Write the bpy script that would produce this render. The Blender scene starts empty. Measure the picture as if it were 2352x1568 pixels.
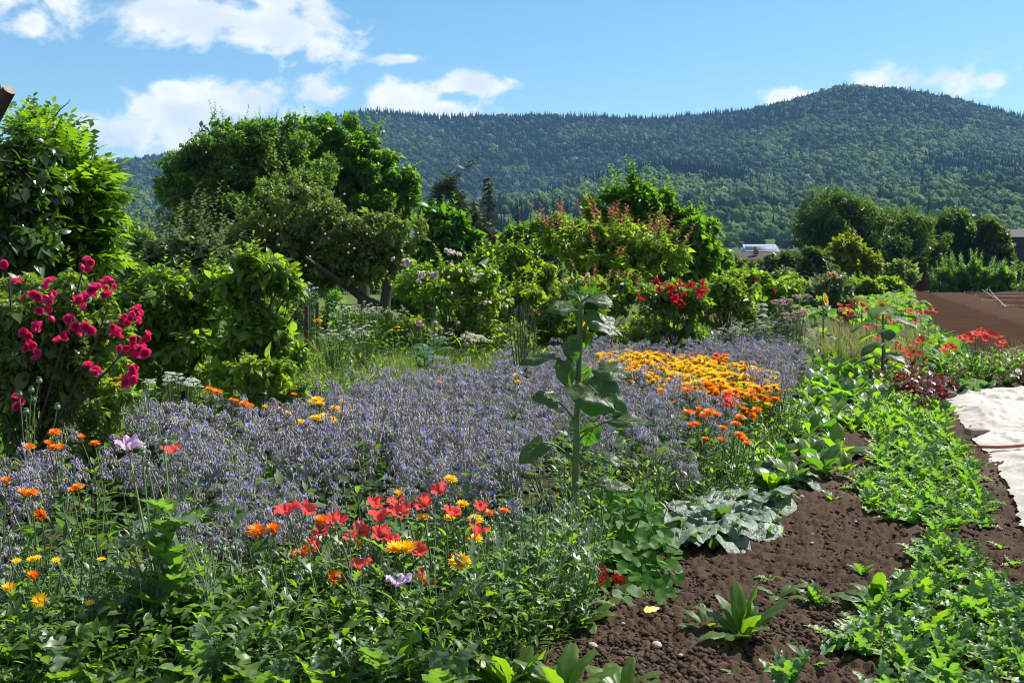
# Flower and vegetable garden below wooded hills, built object by object.
import bpy, math
import numpy as np
from mathutils import Vector, Matrix

rng = np.random.default_rng(11)
SC = bpy.context.scene
COL = SC.collection
PI = math.pi

# ------------------------------------------------------------------ camera
CAM_H, LENS = 1.5, 38.0
FPX = 2352 * LENS / 36.0
CX, CY, HOR = 1176.0, 784.0, 627.0
PITCH = math.atan((CY - HOR) / FPX)
cam_d = bpy.data.cameras.new('camera')
cam_d.lens = LENS; cam_d.sensor_width = 36; cam_d.clip_start = 0.05; cam_d.clip_end = 20000
cam_d.dof.use_dof = True; cam_d.dof.focus_distance = 6.5; cam_d.dof.aperture_fstop = 11.0
cam = bpy.data.objects.new('camera', cam_d); COL.objects.link(cam)
cam.location = (0, 0, CAM_H); cam.rotation_euler = (PI / 2 - PITCH, 0, 0)
SC.camera = cam

# ------------------------------------------------------------------ sun, sky, exposure
SUN_AZ, SUN_EL = math.radians(58), math.radians(50)      # azimuth from +Y towards +X
sun_d = bpy.data.lights.new('sun', 'SUN')
sun_d.energy = 5.0; sun_d.angle = math.radians(0.53); sun_d.color = (1.0, 0.945, 0.86)
sun = bpy.data.objects.new('sun', sun_d); COL.objects.link(sun)
SUN_DIR = Vector((math.cos(SUN_EL) * math.sin(SUN_AZ), math.cos(SUN_EL) * math.cos(SUN_AZ), math.sin(SUN_EL)))
sun.rotation_euler = SUN_DIR.to_track_quat('Z', 'Y').to_euler()

def build_world():
    w = bpy.data.worlds.new('World'); SC.world = w; w.use_nodes = True
    nt = w.node_tree; N = nt.nodes; L = nt.links
    N.clear()
    def node(t, **k):
        n = N.new(t)
        for a, b in k.items(): setattr(n, a, b)
        return n
    def val(sock, v):
        if isinstance(v, bpy.types.NodeSocket): L.new(v, sock)
        else: sock.default_value = v
    def m(op, a, b=0.0, c=None):
        n = node('ShaderNodeMath', operation=op); val(n.inputs[0], a); val(n.inputs[1], b)
        if c is not None: val(n.inputs[2], c)
        return n.outputs[0]
    def vm(op, a, b):
        n = node('ShaderNodeVectorMath', operation=op); val(n.inputs[0], a)
        if b is not None: val(n.inputs[1], b)
        return n.outputs['Value' if op in ('LENGTH', 'DOT_PRODUCT') else 'Vector']
    def sstep(x, a, b):
        n = node('ShaderNodeMapRange', interpolation_type='SMOOTHSTEP'); val(n.inputs[0], x)
        n.inputs[1].default_value = a; n.inputs[2].default_value = b
        return n.outputs[0]
    sky = node('ShaderNodeTexSky', sky_type='NISHITA', sun_disc=False)
    sky.sun_elevation = SUN_EL; sky.sun_rotation = SUN_AZ
    sky.altitude = 100; sky.air_density = 1.0; sky.dust_density = 0.35; sky.ozone_density = 2.2
    tc = node('ShaderNodeTexCoord')
    d = tc.outputs['Generated']
    sep = node('ShaderNodeSeparateXYZ'); L.new(d, sep.inputs[0])
    az = m('ARCTAN2', sep.outputs[0], sep.outputs[1])
    el = m('ARCSINE', sep.outputs[2])
    comb = node('ShaderNodeCombineXYZ'); L.new(az, comb.inputs[0]); L.new(el, comb.inputs[1])
    q = comb.outputs[0]
    nz = node('ShaderNodeTexNoise'); L.new(vm('MULTIPLY', q, (1.0, 1.5, 1.0)), nz.inputs['Vector'])
    nz.inputs['Scale'].default_value = 15; nz.inputs['Detail'].default_value = 10; nz.inputs['Roughness'].default_value = 0.60
    nz.inputs['Distortion'].default_value = 0.25
    n1 = nz.outputs['Fac']
    nz2 = node('ShaderNodeTexNoise'); L.new(vm('ADD', vm('MULTIPLY', q, (1.0, 1.6, 1.0)), (0.012, 0.022, 3.0)), nz2.inputs['Vector'])
    nz2.inputs['Scale'].default_value = 17; nz2.inputs['Detail'].default_value = 6; nz2.inputs['Roughness'].default_value = 0.5
    # cumulus banks: centre azimuth/elevation and half sizes in photo units (1/FPX radians)
    banks = [(120, 10, 230, 70), (420, 65, 230, 72), (640, 92, 190, 66), (755, 128, 75, 40), (560, 10, 260, 55), (95, 104, 34, 26),
             (280, 330, 150, 62), (430, 285, 150, 58), (600, 250, 130, 50), (730, 222, 80, 36), (395, 232, 52, 20),
             (940, 240, 90, 48), (1085, 202, 85, 26), (1030, 258, 110, 26), (920, 148, 70, 13), (520, 360, 260, 60),
             (2150, 218, 150, 40), (1850, 238, 130, 20), (2245, 226, 70, 26), (250, 395, 140, 30)]
    acc = None
    for (px, py, rx, ry) in banks:
        a, e = math.atan((px - CX) / FPX), math.atan((HOR - py) / FPX)
        v = vm('MULTIPLY', vm('SUBTRACT', q, (a, e, 0)), (FPX / rx, FPX / ry, 0))
        b = m('SUBTRACT', 1.0, vm('LENGTH', v, None))
        acc = b if acc is None else m('SMOOTH_MAX', acc, b, 0.25)
    acc = m('MAXIMUM', acc, -1.2)
    # scattered fair-weather cumulus over the rest of the sky
    nz3 = node('ShaderNodeTexNoise'); L.new(vm('MULTIPLY', d, (1, 1, 2.2)), nz3.inputs['Vector'])
    nz3.inputs['Scale'].default_value = 2.6; nz3.inputs['Detail'].default_value = 1.0
    away = m('MAXIMUM', sstep(m('ABSOLUTE', az), 0.55, 0.85), sstep(el, 0.30, 0.45))
    other = m('SUBTRACT', m('MULTIPLY', m('MULTIPLY', m('SUBTRACT', nz3.outputs['Fac'], 0.54), 5.0), away), m('MULTIPLY', m('SUBTRACT', 1.0, away), 1.2))
    mass = m('MAXIMUM', acc, other)
    dens = sstep(m('ADD', mass, m('MULTIPLY', m('SUBTRACT', n1, 0.5), 4.6)), -0.22, 0.62)
    thick = sstep(m('ADD', m('MULTIPLY', mass, 0.55), m('MULTIPLY', m('SUBTRACT', nz2.outputs['Fac'], 0.5), 2.6)), -0.25, 0.75)
    cm = node('ShaderNodeMix', data_type='RGBA'); L.new(thick, cm.inputs['Factor'])
    cm.inputs['A'].default_value = (1.0, 1.0, 1.0, 1); cm.inputs['B'].default_value = (0.74, 0.80, 0.88, 1)
    hs = node('ShaderNodeHueSaturation'); L.new(sky.outputs[0], hs.inputs['Color'])
    hs.inputs['Saturation'].default_value = 1.22; hs.inputs['Hue'].default_value = 0.488; hs.inputs['Value'].default_value = 1.0
    bg1 = node('ShaderNodeBackground'); L.new(hs.outputs[0], bg1.inputs[0]); bg1.inputs[1].default_value = 0.078
    bg2 = node('ShaderNodeBackground'); L.new(cm.outputs['Result'], bg2.inputs[0]); bg2.inputs[1].default_value = 0.60
    mx = node('ShaderNodeMixShader'); L.new(m('MULTIPLY', dens, 0.97), mx.inputs[0]); L.new(bg1.outputs[0], mx.inputs[1]); L.new(bg2.outputs[0], mx.inputs[2])
    out = node('ShaderNodeOutputWorld'); L.new(mx.outputs[0], out.inputs[0])
build_world()
SC.view_settings.view_transform = 'Standard'; SC.view_settings.look = 'None'
SC.view_settings.exposure = 0.95; SC.view_settings.gamma = 1.0; SC.view_settings.use_curve_mapping = False
cy = SC.cycles
cy.max_bounces = 7; cy.diffuse_bounces = 3; cy.glossy_bounces = 2; cy.transmission_bounces = 4; cy.volume_bounces = 0
cy.transparent_max_bounces = 4; cy.caustics_reflective = False; cy.caustics_refractive = False
cy.use_denoising = True; cy.filter_width = 1.0

# ------------------------------------------------------------------ pixel <-> place
def ray(px, py):
    dx, dy = (px - CX) / FPX, (CY - py) / FPX
    c, s = math.cos(PITCH), math.sin(PITCH)
    return np.array([dx, c + dy * s, -s + dy * c])
def at(px, py, Y):
    r = ray(px, py); return np.array([0, 0, CAM_H]) + r * (Y / r[1])
def gnd(px, py, z=0.0):
    r = ray(px, py); return np.array([0, 0, CAM_H]) + r * ((z - CAM_H) / r[2])
def gx(px, Y):                       # ground point under a picture column at distance Y
    p = at(px, HOR, Y); return np.array([p[0], Y, 0.0])
def px2m(n, Y): return n * Y / FPX

# ------------------------------------------------------------------ numpy noise
def hash2(ix, iy, k=0):
    h = (ix.astype(np.int64) * 374761393 + iy.astype(np.int64) * 668265263 + k * 974634777) & 0x7fffffff
    h = (h ^ (h >> 13)) * 1274126177 & 0x7fffffff
    return ((h ^ (h >> 16)) & 0xffffff) / float(0xffffff)
def vnoise(x, y, k=0):
    ix, iy = np.floor(x), np.floor(y); fx, fy = x - ix, y - iy
    fx = fx * fx * (3 - 2 * fx); fy = fy * fy * (3 - 2 * fy)
    a, b = hash2(ix, iy, k), hash2(ix + 1, iy, k); c, d = hash2(ix, iy + 1, k), hash2(ix + 1, iy + 1, k)
    return (a * (1 - fx) + b * fx) * (1 - fy) + (c * (1 - fx) + d * fx) * fy
def fbm(x, y, o=4, k=0, g=.5):
    s, a, t = 0, 1.0, 0
    for i in range(o):
        s = s + a * vnoise(x * 2 ** i, y * 2 ** i, k + i); t += a; a *= g
    return s / t
def clods(x, y, k=0):                # round lumps, one per cell
    ix, iy = np.floor(x), np.floor(y); h = np.zeros_like(x)
    for ox in (-1, 0, 1):
        for oy in (-1, 0, 1):
            jx, jy = ix + ox, iy + oy
            cx = jx + hash2(jx, jy, k); cy_ = jy + hash2(jx, jy, k + 1); r = .25 + .55 * hash2(jx, jy, k + 2) ** 1.5
            q = 1 - ((x - cx) ** 2 + (y - cy_) ** 2) / r ** 2
            h = np.maximum(h, np.sqrt(np.maximum(q, 0)) * r)
    return h

# ------------------------------------------------------------------ mesh building
class MB:
    def __init__(s): s.v, s.f, s.m, s.t, s.n = [], [], [], [], 0
    def add(s, v, f, mat=0, tint=None):
        v = np.asarray(v, float).reshape(-1, 3); f = np.asarray(f, np.int64)
        s.v.append(v); s.f.append(f + s.n); s.n += len(v)
        s.m.append(np.full(len(f), mat, np.int32))
        s.t.append(np.full(len(f), .5) if tint is None else np.broadcast_to(np.asarray(tint, float), (len(f),)).copy())
        return s
    def put(s, tpl, pos, R, sc, mat=0, tint=None):
        """many copies of a template: pos (n,3), R (n,3,3), sc (n,) or (n,3)"""
        tv, tf = tpl; n = len(pos)
        if n == 0: return s
        sc = np.asarray(sc, float)
        if sc.ndim == 0: sc = np.full(n, float(sc))
        if sc.ndim == 1: sc = np.repeat(sc[:, None], 3, 1)
        V = np.einsum('nij,nvj->nvi', R, tv[None] * sc[:, None, :]) + np.asarray(pos)[:, None, :]
        F = (tf[None] + (np.arange(n) * len(tv))[:, None, None]).reshape(-1, tf.shape[1])
        t = rng.random(n) if tint is None else np.broadcast_to(np.asarray(tint, float), (n,))
        return s.add(V.reshape(-1, 3), F, mat, np.repeat(t, len(tf)))
    def mesh(s, name, mats, smooth=True):
        me = bpy.data.meshes.new(name)
        V = np.concatenate(s.v)
        me.vertices.add(len(V)); me.vertices.foreach_set('co', V.ravel())
        lt = np.concatenate([np.full(len(f), f.shape[1], np.int32) for f in s.f])
        lv = np.concatenate([f.ravel() for f in s.f]).astype(np.int32)
        me.loops.add(len(lv)); me.loops.foreach_set('vertex_index', lv)
        me.polygons.add(len(lt)); me.polygons.foreach_set('loop_start', np.concatenate([[0], np.cumsum(lt)[:-1]]).astype(np.int32))
        me.polygons.foreach_set('material_index', np.concatenate(s.m))
        me.polygons.foreach_set('use_smooth', np.full(len(lt), smooth))
        a = me.attributes.new('tint', 'FLOAT', 'FACE'); a.data.foreach_set('value', np.concatenate(s.t).astype(np.float32))
        for mt in (mats if isinstance(mats, (list, tuple)) else [mats]): me.materials.append(mt)
        me.update(calc_edges=True)
        return me

def nrm(v): return v / np.maximum(np.linalg.norm(v, axis=-1, keepdims=True), 1e-9)
def frames(d, n):
    """leaf frames: y axis along d, z axis near n"""
    d = nrm(np.atleast_2d(np.asarray(d, float))); n = np.broadcast_to(np.asarray(n, float), d.shape)
    x = np.cross(d, n); bad = np.linalg.norm(x, axis=1) < 1e-4
    if bad.any(): x[bad] = np.cross(d[bad], np.array([.3, .7, .64]))
    x = nrm(x); z = np.cross(x, d)
    return np.stack([x, d, z], axis=2)
def sph(n):
    return nrm(rng.normal(size=(n, 3)))
def mat4(R, p, s=1.0):
    M = Matrix(((R[0, 0] * s, R[0, 1] * s, R[0, 2] * s, p[0]), (R[1, 0] * s, R[1, 1] * s, R[1, 2] * s, p[1]), (R[2, 0] * s, R[2, 1] * s, R[2, 2] * s, p[2]), (0, 0, 0, 1)))
    return M

PROF = {
    'ovate': lambda t: np.sin(PI * np.clip(t, 0, 1) ** .72) ** .8,
    'lance': lambda t: np.sin(PI * np.clip(t, 0, 1) ** .95) ** .85,
    'spoon': lambda t: .18 + .82 * np.exp(-((t - .66) / .26) ** 2),
    'strap': lambda t: np.minimum(1, 6 * t + .3) * (1 - t ** 3),
    'heart': lambda t: np.clip(np.sin(PI * np.clip(t * .86 + .14, 0, 1) ** .9), 0, 1) ** .7,
}
def leaf_t(n=4, w=.3, prof='ovate', fold=.15, bend=.5, wav=0.0, lobe=0.0, back=0.0, tw=0.0, ph=0.0):
    """leaf of length 1 along +y, half width w, normal +z, folded on its midrib and bent down"""
    t = np.linspace(0, 1, n + 1); W = w * PROF[prof](t); W[-1] = W[-1] * .15 + .004; W[0] = max(W[0] * .5, .012)
    a = bend * t; ds = 1.0 / n
    y = np.concatenate([[0], np.cumsum(np.cos(a[:-1]) * ds)]); z = -np.concatenate([[0], np.cumsum(np.sin(a[:-1]) * ds)])
    i = np.arange(n + 1)
    if lobe: W = W * np.where(i % 2 == 1, 1.0, 1 - lobe)
    sh = back * ds * np.where(i % 2 == 1, 1.0, -.4) if lobe else 0
    wz = wav * np.sin(i * 2.1 + ph) * W / max(w, .01)
    V = np.zeros((3 * (n + 1), 3))
    V[0::3] = np.stack([-W, y + sh, z + fold * W + wz], 1); V[1::3] = np.stack([0 * t, y, z], 1)
    V[2::3] = np.stack([W, y + sh, z + fold * W - wz * .7], 1)
    V[:, 0] += tw * np.repeat(t * t, 3)
    F = []
    for k in range(n):
        b = 3 * k; F += [(b, b + 3, b + 4, b + 1), (b + 1, b + 4, b + 5, b + 2)]
    return V, np.array(F)[:, ::-1]
def rhomb(w=.32, fold=.2, droop=.12):
    return (np.array([[0, 0, 0], [-w, .45, fold * w], [w, .45, fold * w], [0, 1, -droop]]), np.array([[0, 3, 1], [0, 2, 3]]))
def blade(w):
    return (np.array([[-w * .7, 0, 0], [w * .7, 0, 0], [-w, .5, -.05], [w, .5, -.05], [0, 1, -.28]]), np.array([[0, 1, 3], [0, 3, 2], [2, 3, 4]]))
def tube(path, rad, k=5, cap=True):
    P = np.asarray(path, float); n = len(P); rad = np.broadcast_to(np.asarray(rad, float), (n,))
    T = np.gradient(P, axis=0); T = nrm(T)
    ref = np.array([.31, .12, .94]) if abs(T[:, 2]).mean() < .8 else np.array([.9, .35, .1])
    A = nrm(np.cross(T, ref)); B = np.cross(T, A)
    th = np.arange(k) * 2 * PI / k
    V = (P[:, None] + rad[:, None, None] * (np.cos(th)[None, :, None] * A[:, None] + np.sin(th)[None, :, None] * B[:, None])).reshape(-1, 3)
    i = np.arange(n - 1)[:, None] * k; j = np.arange(k)[None]
    F = np.stack([i + j, i + (j + 1) % k, i + k + (j + 1) % k, i + k + j], -1).reshape(-1, 4)
    if cap:
        V = np.vstack([V, P[-1]]); c = len(V) - 1; b = (n - 1) * k
        F = F; V = V[:-1]
    return V, F
def curve(p0, p1, p2, n=6):
    t = np.linspace(0, 1, n)[:, None]; p0, p1, p2 = map(np.asarray, (p0, p1, p2))
    return (1 - t) ** 2 * p0 + 2 * t * (1 - t) * p1 + t * t * p2
def spindle(k=5, n=4, prof=None):
    """closed bud along +y from 0 to 1, radius by profile"""
    t = np.linspace(0, 1, n + 1); r = (np.sin(PI * t) ** .8 if prof is None else prof(t)); r = np.maximum(r, .02)
    th = np.arange(k) * 2 * PI / k
    V = np.stack([np.outer(r, np.cos(th)), np.repeat(t[:, None], k, 1), np.outer(r, np.sin(th))], -1).reshape(-1, 3)
    i = np.arange(n)[:, None] * k; j = np.arange(k)[None]
    F = np.stack([i + j, i + k + j, i + k + (j + 1) % k, i + (j + 1) % k], -1).reshape(-1, 4)
    return V, F
def join(parts):
    V, F, n = [], [], 0
    for v, f in parts:
        if f.shape[1] == 3: f = np.hstack([f, f[:, 2:]]) if False else f
        V.append(v); F.append(f + n); n += len(v)
    return np.vstack(V), np.vstack(F)
def ico(sub=2):
    p = (1 + 5 ** .5) / 2
    V = [(-1, p, 0), (1, p, 0), (-1, -p, 0), (1, -p, 0), (0, -1, p), (0, 1, p), (0, -1, -p), (0, 1, -p), (p, 0, -1), (p, 0, 1), (-p, 0, -1), (-p, 0, 1)]
    F = [(0, 11, 5), (0, 5, 1), (0, 1, 7), (0, 7, 10), (0, 10, 11), (1, 5, 9), (5, 11, 4), (11, 10, 2), (10, 7, 6), (7, 1, 8), (3, 9, 4), (3, 4, 2), (3, 2, 6), (3, 6, 8), (3, 8, 9), (4, 9, 5), (2, 4, 11), (6, 2, 10), (8, 6, 7), (9, 8, 1)]
    V = [np.array(v, float) / np.linalg.norm(v) for v in V]
    for _ in range(sub):
        c, G = {}, []
        def mid(a, b):
            k = (min(a, b), max(a, b))
            if k not in c:
                q = V[a] + V[b]; V.append(q / np.linalg.norm(q)); c[k] = len(V) - 1
            return c[k]
        for a, b, d in F:
            x, y, z = mid(a, b), mid(b, d), mid(d, a); G += [(a, x, z), (b, y, x), (d, z, y), (x, y, z)]
        F = G
    return np.array(V), np.array(F)
def box(mb, c, s, mat=0, R=None, tint=.5):
    q = np.array([[x, y, z] for x in (-.5, .5) for y in (-.5, .5) for z in (-.5, .5)]) * np.asarray(s, float)
    if R is not None: q = q @ np.asarray(R).T
    mb.add(q + np.asarray(c, float), [[0, 1, 3, 2], [4, 6, 7, 5], [0, 4, 5, 1], [2, 3, 7, 6], [0, 2, 6, 4], [1, 5, 7, 3]], mat, tint); return mb
def rotz(a): return np.array([[math.cos(a), -math.sin(a), 0], [math.sin(a), math.cos(a), 0], [0, 0, 1]])

# ------------------------------------------------------------------ scene objects
def tag(o, label=None, cat=None, group=None, kind=None):
    if label: o['label'] = label
    if cat: o['category'] = cat
    if group: o['group'] = group
    if kind: o['kind'] = kind
    return o
def obj(name, me, parent=None, M=None, loc=None):
    o = bpy.data.objects.new(name, me); COL.objects.link(o)
    if parent is not None: o.parent = parent
    if M is not None: o.matrix_local = M
    if loc is not None: o.location = tuple(loc)
    return o
def thing(name, label, cat, loc=(0, 0, 0), rz=0.0, sc=1.0, group=None, tilt=(0, 0)):
    o = obj(name, None); o.empty_display_size = .05
    o.location = tuple(loc); o.rotation_euler = (tilt[0], tilt[1], rz); o.scale = (sc, sc, sc)
    return tag(o, label, cat, group)
def spawn(parts, name, label, cat, loc, rz=0.0, sc=1.0, group=None, tilt=(0, 0)):
    """a thing made of shared meshes: parts = [(name, mesh, matrix or None, [sub parts])]"""
    JO = ('leaves', 'buds', 'flowers', 'blades')
    if len(parts) == 1 and not parts[0][3]:
        o = obj(name, parts[0][1]); o.location = tuple(loc); o.rotation_euler = (tilt[0], tilt[1], rz); o.scale = (sc, sc, sc)
        return tag(o, label, cat, group)
    r = thing(name, label, cat, loc, rz, sc, group, tilt)
    for nm, me, M, sub in parts:
        c = obj(nm, me, r, M)
        if nm in JO: c['kind'] = 'stuff'
        for nm2, me2, M2 in sub: obj(nm2, me2, c, M2)
    return r
def struct(name, me, loc=None): return tag(obj(name, me, loc=loc), kind='structure')

# ------------------------------------------------------------------ materials
def newmat(name):
    m = bpy.data.materials.new(name); m.use_nodes = True; nt = m.node_tree; nt.nodes.clear()
    out = nt.nodes.new('ShaderNodeOutputMaterial')
    return m, nt, out
def rgba(c): return (c[0], c[1], c[2], 1)
def mixc(nt, fac, a, b, mode='MIX'):
    n = nt.nodes.new('ShaderNodeMix'); n.data_type = 'RGBA'; n.blend_type = mode
    for s, v in ((n.inputs['Factor'], fac), (n.inputs['A'], a), (n.inputs['B'], b)):
        if isinstance(v, bpy.types.NodeSocket): nt.links.new(v, s)
        else: s.default_value = v if isinstance(v, (int, float)) else rgba(v)
    return n.outputs['Result']
def mth(nt, op, a, b=0.0):
    n = nt.nodes.new('ShaderNodeMath'); n.operation = op
    for s, v in zip(n.inputs, (a, b)):
        if isinstance(v, bpy.types.NodeSocket): nt.links.new(v, s)
        else: s.default_value = v
    return n.outputs[0]
def noise(nt, scale, detail=3, rough=.5, coord='Object', vec=None):
    tc = nt.nodes.new('ShaderNodeTexCoord'); n = nt.nodes.new('ShaderNodeTexNoise')
    nt.links.new(vec if vec is not None else tc.outputs[coord], n.inputs['Vector'])
    n.inputs['Scale'].default_value = scale; n.inputs['Detail'].default_value = detail; n.inputs['Roughness'].default_value = rough
    return n.outputs['Fac']
def leafm(name, c1, c2, tr=None, trf=.38, rough=.42, spec=.45, rnd=.35, vein=0.0, sheen=0.0):
    """leaf or petal: two base colours mixed per face and per object, sun shining through"""
    m, nt, out = newmat(name); N, L = nt.nodes, nt.links
    at_ = N.new('ShaderNodeAttribute'); at_.attribute_name = 'tint'
    oi = N.new('ShaderNodeObjectInfo')
    f = mth(nt, 'ADD', mth(nt, 'MULTIPLY', at_.outputs['Fac'], 1 - rnd), mth(nt, 'MULTIPLY', oi.outputs['Random'], rnd))
    c = mixc(nt, f, c1, c2)
    g = noise(nt, 30, 3)
    c = mixc(nt, 1.0, c, mixc(nt, g, (.72, .72, .72), (1.25, 1.25, 1.25)), 'MULTIPLY')
    p = N.new('ShaderNodeBsdfPrincipled'); L.new(c, p.inputs['Base Color'])
    p.inputs['Roughness'].default_value = rough; p.inputs['Specular IOR Level'].default_value = spec
    if sheen: p.inputs['Sheen Weight'].default_value = sheen; p.inputs['Sheen Roughness'].default_value = .5
    if vein:
        b = N.new('ShaderNodeBump'); b.inputs['Strength'].default_value = vein; b.inputs['Distance'].default_value = .01
        L.new(noise(nt, 22, 4, .6), b.inputs['Height']); L.new(b.outputs[0], p.inputs['Normal'])
    if trf > 0:
        t = N.new('ShaderNodeBsdfTranslucent')
        tcol = mixc(nt, mth(nt, 'MULTIPLY', f, .45), tr, c1)
        L.new(tcol, t.inputs['Color'])
        mx = N.new('ShaderNodeMixShader'); mx.inputs[0].default_value = trf
        L.new(p.outputs[0], mx.inputs[1]); L.new(t.outputs[0], mx.inputs[2]); L.new(mx.outputs[0], out.inputs[0])
    else: L.new(p.outputs[0], out.inputs[0])
    return m
def plain(name, c1, c2=None, rough=.7, scale=12, spec=.3, bump=0.0, bscale=40, detail=4):
    m, nt, out = newmat(name); N, L = nt.nodes, nt.links
    c2 = c2 or tuple(x * 1.35 for x in c1)
    c = mixc(nt, noise(nt, scale, detail, .6), c1, c2)
    p = N.new('ShaderNodeBsdfPrincipled'); L.new(c, p.inputs['Base Color'])
    p.inputs['Roughness'].default_value = rough; p.inputs['Specular IOR Level'].default_value = spec
    if bump:
        b = N.new('ShaderNodeBump'); b.inputs['Strength'].default_value = bump; b.inputs['Distance'].default_value = .02
        L.new(noise(nt, bscale, 5, .65), b.inputs['Height']); L.new(b.outputs[0], p.inputs['Normal'])
    L.new(p.outputs[0], out.inputs[0])
    return m
M = {}
YG = (.26, .42, .015)
M['soil'] = plain('soil', (.046, .028, .019), (.095, .060, .042), .95, 5, .12, .9, 90, 6)
M['soil_field'] = plain('soil_field', (.020, .011, .007), (.072, .043, .029), 1.0, 1.3, .0, 1.0, 14, 10)
M['soil_path'] = plain('soil_path', (.045, .027, .019), (.088, .055, .040), 1.0, .9, .0, 1.0, 8, 10)
M['meadow'] = plain('meadow', (.045, .075, .02), (.10, .13, .035), .9, 1.5, .1, .7, 20, 6)
M['stone'] = plain('stone', (.30, .25, .21), (.45, .39, .34), .85, 20, .25, .5, 60)
M['bark'] = plain('bark', (.045, .032, .024), (.11, .085, .065), .9, 9, .15, .8, 30)
M['wood'] = plain('wood', (.20, .16, .12), (.34, .29, .23), .85, 14, .2, .5, 50)
M['stem'] = leafm('stem', (.07, .13, .03), (.13, .20, .06), YG, 0, .5, .35)
M['stem_dark'] = leafm('stem_dark', (.05, .075, .03), (.10, .11, .06), YG, 0, .5, .3)
M['walnut'] = leafm('walnut_leaf', (.038, .088, .016), (.098, .165, .034), (.22, .44, .018), .50, .42, .5)
M['walnut2'] = leafm('walnut_leaf_bright', (.042, .110, .012), (.098, .185, .026), (.22, .48, .012), .52, .42, .5)
M['apple'] = leafm('apple_leaf', (.066, .104, .026), (.155, .195, .062), (.30, .46, .035), .48, .45, .5)
M['apple2'] = leafm('apple_leaf_pale', (.075, .115, .045), (.150, .195, .100), (.22, .34, .05), .33, .4, .5)
M['locust'] = leafm('locust_leaf', (.055, .125, .012), (.11, .20, .022), (.27, .50, .010), .54, .42, .4)
M['plum'] = leafm('plum_leaf', (.030, .066, .016), (.064, .112, .032), (.15, .34, .012), .38, .30, .6)
M['shrub'] = leafm('shrub_leaf', (.066, .126, .016), (.140, .210, .038), (.36, .60, .018), .54, .42, .48)
M['rosel'] = leafm('rose_leaf', (.054, .102, .020), (.130, .172, .044), (.32, .52, .018), .48, .38, .5)
M['limeshrub'] = leafm('lime_leaf', (.082, .142, .018), (.168, .228, .040), (.38, .58, .022), .54, .42, .4)
M['conifer'] = leafm('conifer_needles', (.016, .034, .012), (.048, .070, .026), (.08, .12, .02), .15, .5, .35)
M['redtip'] = leafm('red_young_leaf', (.17, .075, .035), (.27, .15, .06), (.45, .18, .05), .42, .4, .45)
M['laurel'] = leafm('laurel_leaf', (.032, .090, .014), (.070, .150, .024), (.17, .44, .010), .42, .25, .65)
M['hedge'] = leafm('hedge_leaf', (.032, .060, .012), (.070, .105, .022), (.18, .30, .01), .38, .45, .4)
M['yellowbush'] = leafm('golden_leaf', (.110, .150, .008), (.20, .24, .015), (.36, .44, .008), .48, .45, .35)
M['fartree'] = leafm('far_tree_leaf', (.026, .062, .014), (.068, .120, .028), (.16, .32, .014), .44, .45, .4)
M['squashl'] = leafm('squash_leaf', (.075, .165, .025), (.140, .235, .050), (.32, .62, .015), .46, .6, .25)
M['leaf'] = leafm('garden_leaf', (.045, .095, .016), (.098, .160, .034), (.26, .52, .012), .50, .46, .42)
M['leafb'] = leafm('bright_leaf', (.068, .140, .020), (.130, .205, .045), (.32, .60, .012), .52, .40, .5)
M['glauc'] = leafm('glaucous_leaf', (.080, .140, .065), (.145, .210, .118), (.26, .52, .02), .45, .36, .5)
M['mustard'] = leafm('mustard_leaf', (.110, .165, .105), (.185, .240, .175), (.17, .42, .02), .33, .32, .6, vein=.8)
M['spin'] = leafm('bed_leaf', (.045, .120, .026), (.100, .180, .060), (.18, .48, .012), .42, .33, .6)
M['lobed'] = leafm('lobed_leaf', (.090, .175, .066), (.165, .255, .115), (.28, .60, .015), .44, .44, .42)
M['sunleaf'] = leafm('sunflower_leaf', (.030, .055, .022), (.062, .090, .042), (.15, .46, .004), .46, .42, .42, vein=.9)
M['nast'] = leafm('nasturtium_leaf', (.048, .130, .018), (.090, .185, .032), (.19, .56, .010), .54, .55, .35)
M['borl'] = leafm('borage_leaf', (.046, .100, .030), (.098, .160, .062), (.20, .42, .018), .42, .5, .4)
M['bud'] = leafm('borage_bud', (.30, .26, .265), (.57, .51, .53), (.46, .39, .40), .36, .6, .3, sheen=.6)
M['budstem'] = leafm('borage_stem', (.13, .135, .10), (.24, .21, .20), YG, 0, .6, .3, sheen=.5)
M['blue'] = leafm('borage_petal', (.17, .20, .60), (.36, .40, .84), (.30, .34, .80), .4, .5, .3)
M['orange'] = leafm('orange_petal', (.86, .20, .004), (.95, .36, .006), (.95, .30, .004), .38, .5, .3)
M['yellow'] = leafm('yellow_petal', (.92, .54, .004), (.98, .70, .015), (.98, .62, .004), .38, .5, .3)
M['yelsun'] = leafm('sunflower_petal', (.86, .48, .004), (.92, .58, .01), (.95, .55, .004), .4, .5, .3)
M['disc'] = plain('flower_disc', (.10, .045, .008), (.42, .22, .02), .8, 60)
M['poppy'] = leafm('poppy_petal', (.70, .045, .050), (.88, .15, .13), (.96, .12, .09), .5, .55, .15, vein=.6)
M['redfl'] = leafm('scarlet_petal', (.56, .016, .006), (.72, .05, .014), (.85, .05, .01), .38, .6, .12)
M['darkred'] = leafm('dark_red_petal', (.26, .008, .006), (.45, .02, .010), (.6, .01, .008), .35, .5, .3)
M['lilac'] = leafm('lilac_petal', (.50, .33, .52), (.72, .56, .74), (.75, .55, .76), .42, .5, .3)
M['rosep'] = leafm('pink_rose_petal', (.68, .022, .15), (.86, .09, .30), (.92, .06, .24), .36, .45, .3)
M['rosew'] = leafm('white_rose_petal', (.72, .66, .58), (.85, .80, .74), (.85, .7, .62), .35, .5, .3)
M['white'] = leafm('white_umbel', (.58, .62, .52), (.76, .78, .70), (.7, .75, .6), .3, .6, .3)
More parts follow.
